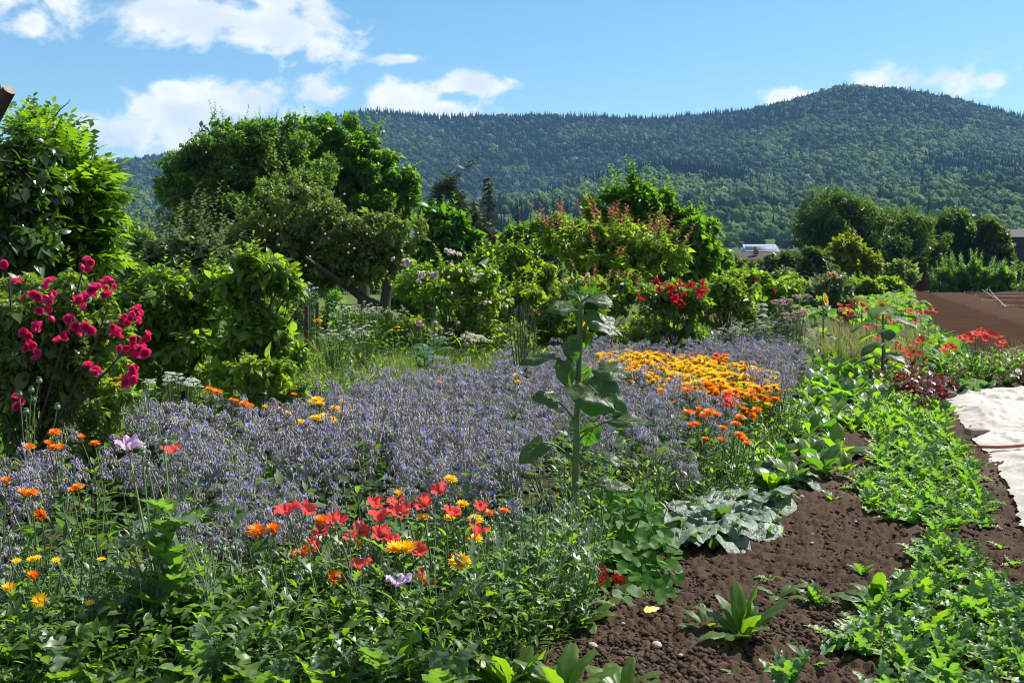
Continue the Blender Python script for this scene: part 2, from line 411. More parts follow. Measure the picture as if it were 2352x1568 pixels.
M['cream'] = leafm('cream_umbel', (.60, .60, .38), (.76, .74, .52), (.7, .7, .4), .3, .6, .3)
M['verb'] = leafm('violet_flower', (.20, .10, .32), (.34, .20, .48), (.35, .2, .5), .3, .6, .3)
M['pinkfl'] = leafm('pink_flower', (.62, .20, .42), (.78, .36, .58), (.8, .3, .55), .35, .5, .3)
M['sedum'] = leafm('dusty_pink_flower', (.42, .26, .24), (.62, .44, .38), (.5, .3, .26), .25, .6, .3)
M['grey'] = leafm('grey_leaf', (.110, .150, .095), (.190, .235, .160), (.2, .32, .08), .3, .6, .3)
M['pod'] = leafm('poppy_pod', (.10, .16, .085), (.18, .25, .15), YG, 0, .5, .4)
M['amar'] = leafm('amaranth_leaf', (.050, .008, .011), (.100, .016, .018), (.22, .012, .012), .32, .42, .4)
M['grass'] = leafm('grass_blade', (.060, .105, .022), (.130, .170, .050), (.24, .38, .03), .42, .5, .35)
M['dry'] = leafm('dry_grass', (.28, .22, .11), (.42, .34, .19), (.4, .32, .15), .3, .6, .3)
M['straw'] = plain('straw', (.36, .28, .15), (.52, .43, .26), .8, 30)

# ================================================================== THE LAND
def grid_mesh(X, Y, Z, flip=False):
    r, c = X.shape; V = np.stack([X, Y, Z], -1).reshape(-1, 3)
    i = np.arange(r - 1)[:, None] * c; j = np.arange(c - 1)[None]
    F = np.stack([i + j, i + j + 1, i + c + j + 1, i + c + j], -1).reshape(-1, 4)
    return V, (F[:, ::-1] if flip else F)

# ground: one sheet out to the foot of the hills and beyond
th = np.radians(np.linspace(-180, 180, 97)); rr = np.concatenate([[0.01], np.geomspace(2, 3300, 46)])
Rg, Tg = np.meshgrid(rr, th, indexing='ij')
mb = MB(); mb.add(*grid_mesh(Rg * np.sin(Tg), Rg * np.cos(Tg), np.full_like(Rg, -.055), True))
struct('ground', mb.mesh('ground', M['soil']))

# soil bed with real clods, fine near the camera
py_ = np.concatenate([np.arange(2050, 1570, -14), np.arange(1570, 900, -2.6), np.arange(900, 800, -4)])
px_ = np.arange(1080, 2700, 3.5)
PXg, PYg = np.meshgrid(px_, py_)
Yg = CAM_H * FPX / (PYg - HOR); Xg = (PXg - CX) / FPX * Yg
big = fbm(Xg * 1.3, Yg * 1.3, 3, 5) - .5
crust = np.clip((fbm(Xg * 1.1 + 7, Yg * .9, 3, 9) - .60) * 6, 0, 1)       # places where fine washed soil lies flat
Zc = .028 * clods(Xg / .085, Yg / .085, 1) + .028 * clods(Xg / .040, Yg / .040, 4) + .016 * clods(Xg / .02, Yg / .02, 8)
Zg = .06 * big + Zc * (1 - .82 * crust) + .01 * (fbm(Xg * 40, Yg * 40, 2, 3) - .5) - .012
edge = np.minimum(np.minimum((PXg - 1080) / 60, (2700 - PXg) / 60), np.minimum((PYg - 803) / 30, (2050 - PYg) / 60))
Zg = np.where(edge < 1, Zg * edge - .06 * (1 - np.clip(edge, 0, 1)), Zg)
def soil_material():
    m, nt, out = newmat('soil_bed'); N, L = nt.nodes, nt.links
    c = mixc(nt, noise(nt, 3.2, 4, .6), (.027, .0155, .0095), (.056, .034, .022))
    c = mixc(nt, mth(nt, 'MULTIPLY', noise(nt, 55, 4, .7), .55), c, (.078, .048, .032))
    a = N.new('ShaderNodeAttribute'); a.attribute_name = 'tint'
    c = mixc(nt, a.outputs['Fac'], c, (.100, .068, .051))
    p = N.new('ShaderNodeBsdfPrincipled'); L.new(c, p.inputs['Base Color']); p.inputs['Roughness'].default_value = .95; p.inputs['Specular IOR Level'].default_value = .12
    b = N.new('ShaderNodeBump'); b.inputs['Strength'].default_value = .7; b.inputs['Distance'].default_value = .006
    L.new(noise(nt, 160, 4, .7), b.inputs['Height']); L.new(b.outputs[0], p.inputs['Normal'])
    L.new(p.outputs[0], out.inputs[0]); return m
M['soilbed'] = soil_material()
V, F = grid_mesh(Xg, Yg, Zg)
mb = MB(); mb.add(V, F, 0, (crust[:-1, :-1] * .8).reshape(-1)); struct('soil_bed', mb.mesh('soil_bed', M['soilbed']))
def soil_z(x, y): return float(.06 * (fbm(np.array([x * 1.3]), np.array([y * 1.3]), 3, 5)[0] - .5))

# loose crumbs on the bed (uncountable)
mb = MB(); iv, if_ = np.array([[1., 0, 0], [-1, 0, 0], [0, 1, 0], [0, -1, 0], [0, 0, 1], [0, 0, -1]]), np.array([[0, 2, 4], [2, 1, 4], [1, 3, 4], [3, 0, 4], [2, 0, 5], [1, 2, 5], [3, 1, 5], [0, 3, 5]])
tv = iv * (1 + .35 * (vnoise(iv[:, 0] * 2.3 + 9, iv[:, 1] * 2.3 + iv[:, 2] * 3, 2) - .5)[:, None])
n = 20000
pxs = rng.uniform(1230, 2352, n); pys = 1620 - 560 * rng.random(n) ** 1.6
Ys = CAM_H * FPX / (pys - HOR); Xs = (pxs - CX) / FPX * Ys
P = np.stack([Xs, Ys, .06 * (fbm(Xs * 1.3, Ys * 1.3, 3, 5) - .5) + .006], 1)
Rr = np.stack([rotz(a) for a in rng.uniform(0, 6.28, n)])
mb.put((tv, if_), P, Rr, np.stack([rng.uniform(.7, 1.3, n), rng.uniform(.7, 1.3, n), rng.uniform(.5, .9, n)], 1) * (.003 + .021 * rng.random(n)[:, None] ** 3.0), 0, rng.random(n) ** 2 * .9)
tag(obj('soil_crumbs', mb.mesh('soil_crumbs', M['soilbed'])), 'loose brown crumbs of earth lying on the bare soil strip', 'soil', kind='stuff')

# meadow under the orchard, tilled field and beaten path at the right
def sheet(name, pts, z, mat, cuts=1, bump=0):
    mb = MB(); pts = np.array(pts, float); c = pts.mean(0)
    n = len(pts); V = [[p[0], p[1], z] for p in pts] + [[c[0], c[1], z]]
    mb.add(V, [[i, (i + 1) % n, n] for i in range(n)]); return struct(name, mb.mesh(name, mat))
sheet('meadow', [(-60, 9), (-2.2, 9.4), (.2, 13), (2.6, 17), (5.5, 22), (9, 40), (34, 98), (60, 330), (-200, 330), (-160, 40)], -.045, M['meadow'])
fx0 = [gnd(2125, 700), gnd(2083, 661), gnd(2420, 661), gnd(3400, 672), gnd(3600, 900), gnd(2380, 815), gnd(2180, 780)]
M['soil_ridge'] = plain('ridge_soil', (.030, .018, .012), (.085, .052, .036), 1.0, 2.5, .0, 1.0, 14, 8)
def field_sheet():
    ys = np.geomspace(15, 96, 190); u = np.linspace(0, 1, 130)
    Lx = np.interp(ys, [15, 20, 24, 40, 60, 96], [6.7, 8.4, 9.6, 15.2, 22.4, 35.2]); Rx = Lx + 46
    U, YY = np.meshgrid(u, ys); XX = Lx[:, None] + U ** 1.5 * (Rx - Lx)[:, None]
    ZZ = -.03 + .05 * clods(XX / .14, YY / .14, 2) + .05 * (fbm(XX * .8, YY * .8, 3) - .5)
    mb = MB(); mb.add(*grid_mesh(XX, YY, ZZ)); FIELD = struct('field', mb.mesh('field', M['soil_field']))
    # beaten path: left edge and right edge in the picture
    yy = np.array([658.5, 662, 668, 680, 700, 725, 750, 790, 860]); le = np.array([2090, 2098, 2112, 2140, 2195, 2262, 2345, 2500, 2800]); re = np.array([2168, 2182, 2212, 2262, 2340, 2430, 2510, 2690, 3050])
    k = np.linspace(0, 8, 60); y2 = np.interp(k, range(9), yy); l2 = np.interp(k, range(9), le); r2 = np.interp(k, range(9), re)
    A = np.array([gnd(a, b) for a, b in zip(l2, y2)]); B = np.array([gnd(a, b) for a, b in zip(r2, y2)])
    w = np.linspace(0, 1, 14)[None, :, None]; G = A[:, None] * (1 - w) + B[:, None] * w
    ww = np.minimum(w[..., 0], 1 - w[..., 0]) * 2
    mb = MB(); mb.add(*grid_mesh(G[..., 0], G[..., 1], -.10 + .13 * np.minimum(ww * 2.2, 1) + .02 * fbm(G[..., 0] * 2, G[..., 1] * .7, 3)))
    struct('path', mb.mesh('path', M['soil_path']))
    for i in range(22):                                   # low tilled ridges across the field
        y = 27 * (86 / 27) ** (i / 21); x0 = np.interp(y, [27, 45, 60, 86], [18.0, 24.0, 28.5, 37.5]); n_ = 50; xs = np.linspace(x0, x0 + 26, n_); wob = .25 * (fbm(xs * .6, xs * 0 + y, 2, 71) - .5)
        w_ = .55 + .004 * y; V = []
        for dy_, dz_ in ((-w_, -.05), (-w_ * .4, .10), (w_ * .4, .10), (w_, -.05)): V.append(np.stack([xs, y + wob + dy_, (dz_ + .07) * np.clip((xs - x0) / 1.2, 0, 1) - .07 + .05 * fbm(xs * 3, xs * 0 + y + dy_, 2, 31) * np.clip((xs - x0) / 1.2, 0, 1)], 1))
        V = np.stack(V, 0); mb2 = MB(); mb2.add(*grid_mesh(V[..., 0], V[..., 1], V[..., 2], False)); obj('soil_ridge', mb2.mesh('soil_ridge', M['soil_ridge']), FIELD)
field_sheet()
# mown verge at the far edge of the field
mb = MB(); A, B, C_, D = gnd(1900, 659), gnd(2700, 659), gnd(2700, 653), gnd(1900, 653)
n = 6000; s = rng.random(n); t = rng.random(n)
P = (A * (1 - s)[:, None] + B * s[:, None]) * (1 - t)[:, None] + (D * (1 - s)[:, None] + C_ * s[:, None]) * t[:, None]
mb.put(blade(.05), P, frames(nrm(sph(n) * .5 + [0, 0, 1]), sph(n)), rng.uniform(.25, .5, n))
tag(obj('verge_grass', mb.mesh('verge_grass', M['grass'])), 'strip of mown grass along the far edge of the field', 'grass', kind='stuff')

# ------------------------------------------------------------------ hills
KPX = np.array([-900, 0, 200, 350, 600, 850, 1000, 1150, 1300, 1400, 1500, 1600, 1700, 1800, 1930, 2080, 2200, 2352, 3000, 4200])
LAY = [
    (380, [626.2] * 20),
    (620, [612, 612, 612, 612, 612, 611, 610, 608, 606, 604, 602, 600, 598, 596, 594, 592, 590, 590, 592, 600]),
    (900, [565, 552, 548, 546, 542, 538, 532, 524, 516, 508, 502, 504, 512, 516, 512, 506, 502, 500, 510, 540]),
    (1250, [525, 520, 515, 510, 505, 500, 500, 496, 440, 410, 386, 388, 404, 425, 432, 430, 428, 432, 450, 500]),
    (1550, [500, 490, 480, 470, 460, 450, 445, 446, 452, 446, 424, 400, 378, 352, 330, 332, 342, 358, 390, 450]),
    (1850, [450, 438, 428, 418, 385, 352, 345, 343, 342, 343, 340, 328, 314, 285, 252, 258, 280, 315, 350, 420]),
    (2150, [430, 408, 391, 373, 313, 262, 277, 275, 274, 278, 281, 273, 267, 249, 209, 221, 244, 284, 338, 420]),
    (2700, [520, 500, 480, 460, 420, 380, 380, 380, 380, 380, 380, 380, 380, 370, 340, 340, 350, 380, 420, 500]),
]
LD = np.array([l[0] for l in LAY], float)
def hill_z(a, d):
    a = np.asarray(a, float); d = np.asarray(d, float)
    px = CX + FPX * np.tan(np.clip(a, -1.0, 1.0)); ca = np.maximum(np.cos(a), .80)
    H_ = np.stack([CAM_H + (HOR - np.interp(px, KPX, l[1])) / FPX * l[0] * ca for l in LAY], 0)
    k = np.clip(np.searchsorted(LD, d) - 1, 0, len(LD) - 2); t = np.clip((d - LD[k]) / (LD[k + 1] - LD[k]), 0, 1)
    idx = np.indices(d.shape)
    z0 = H_[(k,) + tuple(idx)]; z1 = H_[(k + 1,) + tuple(idx)]
    z = z0 + (z1 - z0) * t
    x, y = d * np.sin(a), d * np.cos(a)
    w = np.clip((d - 500) / 500, 0, 1) * np.clip((2150 - d) / 300, .12, 1)
    return z + w * (1 - .8 * np.exp(-((d - 1250) / 170) ** 2)) * (66 * (fbm(x / 260 + 3, y / 420, 3, 21) - .5) + 14 * (fbm(x / 70, y / 70, 2, 31) - .5))
av = np.radians(np.linspace(-62, 62, 260)); dv = np.linspace(370, 2700, 130)
Dg, Ag = np.meshgrid(dv, av, indexing='ij'); Zh = hill_z(Ag, Dg); Zh[0] = -3
mb = MB(); mb.add(*grid_mesh(Dg * np.sin(Ag), Dg * np.cos(Ag), Zh, True))
M['hillfloor'] = plain('hill_floor', (.020, .040, .012), (.07, .11, .03), .95, .02, .1)
struct('hills', mb.mesh('hills', M['hillfloor']))

def forest_mat(name, a, b, c, tr):
    m, nt, out = newmat(name); N, L = nt.nodes, nt.links
    oi = N.new('ShaderNodeObjectInfo')
    geo = N.new('ShaderNodeNewGeometry')
    n1 = noise(nt, .0045, 4, .55, vec=geo.outputs['Position'])
    n2 = noise(nt, .55, 3, .6, vec=geo.outputs['Position'])
    mr = N.new('ShaderNodeMapRange'); L.new(n1, mr.inputs[0]); mr.inputs[1].default_value = .40; mr.inputs[2].default_value = .60
    k = mth(nt, 'ADD', mth(nt, 'MULTIPLY', mr.outputs[0], .62), mth(nt, 'MULTIPLY', mth(nt, 'POWER', oi.outputs['Random'], 1.6), .5))
    col = mixc(nt, k, a, b)
    pale = mth(nt, 'GREATER_THAN', mth(nt, 'ADD', oi.outputs['Random'], mth(nt, 'MULTIPLY', n1, .1)), 1.01)
    col = mixc(nt, pale, col, c)
    col = mixc(nt, 1.0, col, mixc(nt, n2, (.55, .55, .55), (1.4, 1.4, 1.4)), 'MULTIPLY')
    p = N.new('ShaderNodeBsdfPrincipled'); L.new(col, p.inputs['Base Color']); p.inputs['Roughness'].default_value = .8; p.inputs['Specular IOR Level'].default_value = .15
    t = N.new('ShaderNodeBsdfTranslucent'); L.new(mixc(nt, 1.0, col, (1.7, 2.0, .7), 'MULTIPLY'), t.inputs['Color'])
    mx = N.new('ShaderNodeMixShader'); mx.inputs[0].default_value = .35; L.new(p.outputs[0], mx.inputs[1]); L.new(t.outputs[0], mx.inputs[2]); L.new(mx.outputs[0], out.inputs[0]); return m
M['forest'] = forest_mat('broadleaf_wood', (.013, .038, .012), (.072, .135, .022), (.17, .18, .06), None)
M['forestc'] = forest_mat('conifer_wood', (.008, .018, .010), (.018, .032, .015), (.03, .045, .02), None)

def crown_blob(k, sub=3):
    v, f = ico(sub)
    r = 1 + .75 * (fbm(v[:, 0] * 2.4 + 5 + k * 9, v[:, 1] * 2.4 + v[:, 2] * 3.1 + 11, 3, k * 7 + 3) - .5) + .55 * (fbm(v[:, 0] * 6 + k, v[:, 1] * 6 + v[:, 2] * 5, 2, k + 50) - .5)
    v = v * r[:, None] * [1, 1, 1.05]; v[:, 2] += .55
    return v, f
def conifer_blob(k):
    parts = []; nl = 9
    for i in range(nl):
        z0 = .25 + i * (1.9 / nl); R_ = .42 * (1 - i / nl) + .05; m_ = 9
        th = np.arange(2 * m_) * PI / m_ + i * .7; rad = R_ * np.where(np.arange(2 * m_) % 2 == 0, 1, .55) * (1 + .3 * (rng.random(2 * m_) - .5))
        v = np.vstack([np.stack([rad * np.cos(th), rad * np.sin(th), np.full(2 * m_, z0) - .06], 1), [[0, 0, z0 + .42 * (1 - .3 * i / nl)]]])
        f = np.array([[j, (j + 1) % (2 * m_), 2 * m_] for j in range(2 * m_)]); parts.append((v, f))
    V, F, n = [], [], 0
    for v, f in parts: V.append(v); F.append(f + n); n += len(v)
    return np.vstack(V), np.vstack(F)
TPL = []
for k in range(4):
    mb = MB(); mb.add(*crown_blob(k)); TPL.append(bpy.data.objects.new('crown_form', mb.mesh('crown_form', M['forest'], True)))
for k in range(2):
    mb = MB(); mb.add(*conifer_blob(k)); TPL.append(bpy.data.objects.new('conifer_form', mb.mesh('conifer_form', M['forestc'], False)))
M['forest_lit'] = forest_mat('lit_tone_wood', (.060, .115, .022), (.125, .185, .040), (.22, .22, .09), None)  # crown colours carrying sunlit and shaded slope tones, also mixed in at random
M['forest_shade'] = forest_mat('shade_tone_wood', (.012, .030, .012), (.034, .066, .018), (.08, .10, .04), None)
for mt in ('forest_lit', 'forest_shade'):
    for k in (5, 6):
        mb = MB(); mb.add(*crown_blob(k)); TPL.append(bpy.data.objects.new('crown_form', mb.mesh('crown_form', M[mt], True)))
def scatter_nodes(templates):
    ng = bpy.data.node_groups.new('forest_scatter', 'GeometryNodeTree')
    ng.interface.new_socket('Geometry', in_out='INPUT', socket_type='NodeSocketGeometry'); ng.interface.new_socket('Geometry', in_out='OUTPUT', socket_type='NodeSocketGeometry')
    N, L = ng.nodes, ng.links; gi, go = N.new('NodeGroupInput'), N.new('NodeGroupOutput'); jn = N.new('GeometryNodeJoinGeometry')
    def named(nm, ty):
        n = N.new('GeometryNodeInputNamedAttribute'); n.data_type = ty; n.inputs[0].default_value = nm; return n.outputs[0]
    sc_, rz_, ix = named('sc', 'FLOAT_VECTOR'), named('rot', 'FLOAT_VECTOR'), named('idx', 'INT')
    for k, o in enumerate(templates):
        cmp_ = N.new('FunctionNodeCompare'); cmp_.data_type = 'INT'; cmp_.operation = 'EQUAL'; L.new(ix, cmp_.inputs['A'] if False else cmp_.inputs[2]); cmp_.inputs[3].default_value = k
        oi = N.new('GeometryNodeObjectInfo'); oi.inputs['Object'].default_value = o
        ip = N.new('GeometryNodeInstanceOnPoints'); L.new(gi.outputs[0], ip.inputs['Points']); L.new(cmp_.outputs[0], ip.inputs['Selection'])
        L.new(oi.outputs['Geometry'], ip.inputs['Instance']); L.new(sc_, ip.inputs['Scale'])
        e = N.new('FunctionNodeEulerToRotation'); L.new(rz_, e.inputs[0]); L.new(e.outputs[0], ip.inputs['Rotation'])
        L.new(ip.outputs[0], jn.inputs[0])
    L.new(jn.outputs[0], go.inputs[0]); return ng
def forest():
    n = 100000
    a = np.radians(rng.uniform(-40, 40, n)); d = np.sqrt(rng.uniform(640 ** 2, 2260 ** 2, n))
    x, y, z = d * np.sin(a), d * np.cos(a), hill_z(a, d)
    px = CX + FPX * np.tan(a)
    open_ = (fbm(x / 120 + 40, y / 160, 3, 77) > .66) & (fbm(x / 40, y / 40, 2, 13) > .58) & (d < 1100)
    track = np.abs(fbm(x / 420 + 3, y / 300 + 8, 2, 91) - .5) < .006
    keep = ~open_ & ~track & (rng.random(n) < np.where(d < 900, .55, 1))
    ridge = np.clip((d - 2040) / 80, 0, 1) * np.clip(fbm(x / 160, y / 400, 2, 5) * 3 - .7, .15, 1)
    front = np.exp(-((d - 1262) / 62) ** 4) * ((px > 1150) & (px < 1720)) * 1.0
    patch = np.clip((fbm(x / 210 + 9, y / 260, 3, 64) - .56) * 9, 0, .9)
    con = rng.random(n) < np.maximum(np.maximum(ridge, front), patch * .8)
    con |= rng.random(n) < .03
    R_ = 2.2 + 4.2 * rng.random(n) ** 1.8; R_ = R_ * np.where(d < 1100, rng.uniform(.6, 1.15, n), 1)
    sc_ = np.where(con[:, None], np.stack([R_ * 1.15, R_ * 1.15, 3.2 + 4.6 * rng.random(n) ** 2], 1), np.stack([R_, R_, R_ * rng.uniform(.85, 1.25, n)], 1))
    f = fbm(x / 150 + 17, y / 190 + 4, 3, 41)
    pl = np.where(d < 1050, .42, .10) + .7 * ((px > 1080) & (px < 1640) & (d > 960) & (d < 1195)) + .22 * ((px > 1700) & (d > 1250) & (d < 1750)) + np.clip((f - .55) * 5, 0, .5)  # sunlight on the spur front painted by paler crowns, plus random patches
    pd = np.where((px < 1250) & (d > 1450), .40, .10) + .7 * ((px > 900) & (px < 1750) & (d > 1300) & (d < 1780)) + .35 * (d > 1950) + np.clip((.45 - f) * 5, 0, .5)  # shade in the valley behind the spur painted by darker crowns, plus random patches
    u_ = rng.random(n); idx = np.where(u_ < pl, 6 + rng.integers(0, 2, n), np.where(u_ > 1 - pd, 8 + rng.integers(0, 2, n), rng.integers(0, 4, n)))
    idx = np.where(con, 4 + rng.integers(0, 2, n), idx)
    P = np.stack([x, y, z], 1)[keep]
    me = bpy.data.meshes.new('forest_points'); me.vertices.add(len(P)); me.vertices.foreach_set('co', P.ravel())
    at1 = me.attributes.new('sc', 'FLOAT_VECTOR', 'POINT'); at1.data.foreach_set('vector', sc_[keep].ravel().astype(np.float32))
    rot = np.stack([rng.normal(0, .08, n), rng.normal(0, .08, n), rng.uniform(0, 6.28, n)], 1)
    at2 = me.attributes.new('rot', 'FLOAT_VECTOR', 'POINT'); at2.data.foreach_set('vector', rot[keep].ravel().astype(np.float32))
    at3 = me.attributes.new('idx', 'INT', 'POINT'); at3.data.foreach_set('value', idx[keep].astype(np.int32))
    me.update()
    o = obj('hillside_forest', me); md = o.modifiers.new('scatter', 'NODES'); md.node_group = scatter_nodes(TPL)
    tag(o, 'dense mixed forest covering the hills behind the garden', 'forest', kind='stuff')
forest()

# ------------------------------------------------------------------ haze
def haze():
    mb = MB(); box(mb, (0, 400, 229.0), (6800, 6400, 462.0))
    m, nt, out = newmat('haze_air'); pv = nt.nodes.new('ShaderNodeVolumePrincipled')
    pv.inputs['Color'].default_value = (.26, .58, 1.0, 1); pv.inputs['Density'].default_value = HAZE; pv.inputs['Anisotropy'].default_value = .0
    nt.links.new(pv.outputs[0], out.inputs['Volume'])
    tag(obj('haze', mb.mesh('haze', m)), 'thin blue summer haze over the valley', 'haze', kind='stuff')
HAZE = 0.0001
haze()

# ------------------------------------------------------------------ buildings
M['roof_brown'] = plain('brown_roof', (.045, .028, .024), (.07, .045, .038), .8, .5, .2, .4, 6)
M['roof_grey'] = plain('slate_wall', (.04, .04, .044), (.06, .06, .065), .8, .8, .2, .3, 5)
M['white_wall'] = plain('white_render', (.24, .28, .33), (.32, .37, .42), .6, .4, .3)
M['panel'] = plain('solar_panel', (.10, .16, .26), (.16, .24, .36), .2, .3, .6)
M['brickwall'] = plain('brick_wall', (.16, .085, .055), (.24, .13, .085), .9, .6, .2, .4, 8)
def houses():
    Y = 300
    t = thing('long_house', 'long low house with pale solar roof above brown tiled roof, between the trees', 'house', gx(1752, Y))
    o = np.array(t.location)
    def w(px, py, dy=0): return at(px, py, Y + dy) - o
    mb = MB(); a, b = w(1690, 592), w(1812, 592); box(mb, ((a + b) / 2 * [1, 1, 0] + [0, 5, 2]), ((b - a)[0], 10, 4.0)); obj('wall', mb.mesh('wall', M['brickwall']), t)
    zt, zb = w(0, 578)[2], w(0, 597)[2]
    mb = MB(); mb.add([[a[0] - .6, -.6, zb], [b[0] + .6, -.6, zb], [b[0] + .6, 6, zt], [a[0] - .6, 6, zt], [a[0] - .6, 11.5, zb], [b[0] + .6, 11.5, zb]], [[0, 1, 2, 3], [3, 2, 5, 4]]); rf = obj('roof', mb.mesh('roof', M['roof_brown'], False), t)
    mb = MB(); c = w(1742, 577); box(mb, c + [0, 3, .2], (1.2, 1.0, 2.2)); obj('chimney', mb.mesh('chimney', M['brickwall']), rf)
    a, b = w(1716, 580, 14), w(1788, 580, 14); z0, z1 = a[2] - 1.5, w(0, 560, 14)[2]
    mb = MB(); box(mb, ((a + b) / 2 * [1, 0, 0] + [0, 19, (z0 + z1) / 2 - .8]), ((b - a)[0], 8, z1 - z0)); obj('upper_storey', mb.mesh('upper_storey', M['white_wall']), t)
    mb = MB(); mb.add([[a[0] - .4, 14.2, z0 + 1.9], [b[0] + .4, 14.2, z0 + 1.9], [b[0] + .4, 19, z1], [a[0] - .4, 19, z1]], [[0, 1, 2, 3]]); ur = obj('upper_roof', mb.mesh('upper_roof', M['white_wall']), t)
    for i in range(7):
        x = a[0] + (b[0] - a[0]) * (i + .15) / 7; x2 = a[0] + (b[0] - a[0]) * (i + .85) / 7
        q = lambda s: (14.2 + 4.8 * s, z0 + 1.9 + (z1 - z0 - 1.9) * s)
        (y1, s1), (y2, s2) = q(.25), q(.75)
        mb = MB(); mb.add([[x, y1 - .05, s1 + .12], [x2, y1 - .05, s1 + .12], [x2, y2 - .05, s2 + .12], [x, y2 - .05, s2 + .12]], [[0, 1, 2, 3]]); obj('solar_panel', mb.mesh('solar_panel', M['panel']), ur)
    for i in range(5):
        mb = MB(); x = a[0] + (b[0] - a[0]) * (i + .5) / 5; box(mb, (x, 14.95, z0 + 1.0), (1.1, .12, 1.1)); obj('window', mb.mesh('window', M['panel']), t)
    Y = 125
    t = thing('grey_barn', 'grey slate-clad barn at the right edge behind the trees', 'barn', gx(2370, Y)); o = np.array(t.location)
    a, b = at(2316, 545, Y) - o, at(2440, 545, Y) - o
    mb = MB(); box(mb, ((a + b) / 2 * [1, 0, 0] + [0, 4, a[2] / 2]), ((b - a)[0], 8, a[2])); wl = obj('wall', mb.mesh('wall', M['roof_grey']), t)
    mb = MB(); x0, x1, z = a[0] - .3, b[0] + .3, a[2]; mb.add([[x0, -.4, z + .02], [x1, -.4, z + .02], [x1, 4, z + 1.1], [x0, 4, z + 1.1], [x0, 8.4, z + .02], [x1, 8.4, z + .02]], [[0, 1, 2, 3], [3, 2, 5, 4], [0, 3, 4, 4], [1, 5, 2, 2]]); obj('roof', mb.mesh('roof', M['roof_grey'], False), t)
    for i in range(22):
        mb = MB(); box(mb, ((a[0] + b[0]) / 2, -.02, .15 + a[2] * i / 22), ((b - a)[0] - .02, .05, a[2] / 22 - .03)); obj('cladding_board', mb.mesh('cladding_board', M['roof_grey']), wl)
    Y = 96
    t = thing('garden_shed', 'small brown wooden shed in shade under the right-hand trees', 'shed', gx(2140, Y)); o = np.array(t.location)
    a, b = at(2096, 622, Y) - o, at(2160, 622, Y) - o
    mb = MB(); box(mb, ((a + b) / 2 * [1, 0, 0] + [0, 1.2, .95]), ((b - a)[0], 2.4, 1.9)); obj('wall', mb.mesh('wall', M['brickwall']), t)
    mb = MB(); box(mb, ((a + b) / 2 * [1, 0, 0] + [0, 1.1, 1.97]), ((b - a)[0] + .3, 2.8, .1)); obj('roof', mb.mesh('roof', M['roof_grey']), t)
    mb = MB(); box(mb, (0.2, -.03, .85), (.8, .06, 1.65)); dr = obj('door', mb.mesh('door', M['wood']), t)
    mb = MB(); box(mb, (.5, -.08, .85), (.05, .05, .14)); obj('handle', mb.mesh('handle', M['stone']), dr)
houses()

# ================================================================== TREES AND SHRUBS
LT = {'rh': rhomb(.30, .25, .15), 'rhw': rhomb(.42, .22, .18), 'nar': rhomb(.17, .2, .2),
      
      'ov': (np.array([[0, 0, 0], [-.29, .42, .07], [0, .45, -.02], [.29, .42, .07], [0, 1, -.20]]), np.array([[0, 2, 1], [0, 3, 2], [1, 2, 4], [2, 3, 4]])),
      'ov3': (np.array([[0, 0, 0], [-.26, .28, .06], [0, .3, .0], [.26, .28, .06], [-.24, .62, .0], [0, .64, -.07], [.24, .62, .0], [0, 1, -.26]]),
              np.array([[0, 2, 1], [0, 3, 2], [1, 2, 5], [1, 5, 4], [2, 3, 6], [2, 6, 5], [4, 5, 7], [5, 6, 7]]))}
def pinnate():
    P, R_, s = [], [], []
    for i in range(1, 6):
        y = .16 + i * .14
        for sg in (-1, 1):
            P.append([0, y, -.05 * i * .3]); R_.append(frames([[sg * .9, .35, -.12]], [[0, 0, 1]])[0]); s.append(.30)
    P.append([0, .98, -.12]); R_.append(frames([[0, 1, -.25]], [[0, 0, 1]])[0]); s.append(.3)
    mb = MB(); mb.put(rhomb(.26, .15, .1), np.array(P), np.array(R_), np.array(s)); mb_v = np.vstack(mb.v); mb_f = np.vstack(mb.f)
    stem = np.array([[-.012, 0, 0], [.012, 0, 0], [0, 1, -.1]]); n = len(mb_v)
    return np.vstack([mb_v, stem]), np.vstack([mb_f, [[n, n + 1, n + 2]]])
LT['pin'] = pinnate()
def spray():                               # needled twig
    P, R_ = [], []
    for i in range(7):
        for sg in (-1, 1):
            P.append([0, .1 + i * .13, -.02 * i]); R_.append(frames([[sg * .8, .6, .05]], [[0, 0, 1]])[0])
    mb = MB(); mb.put(rhomb(.10, .1, .1), np.array(P), np.array(R_), np.linspace(.5, .22, 14)); return np.vstack(mb.v), np.vstack(mb.f)
LT['spray'] = spray()

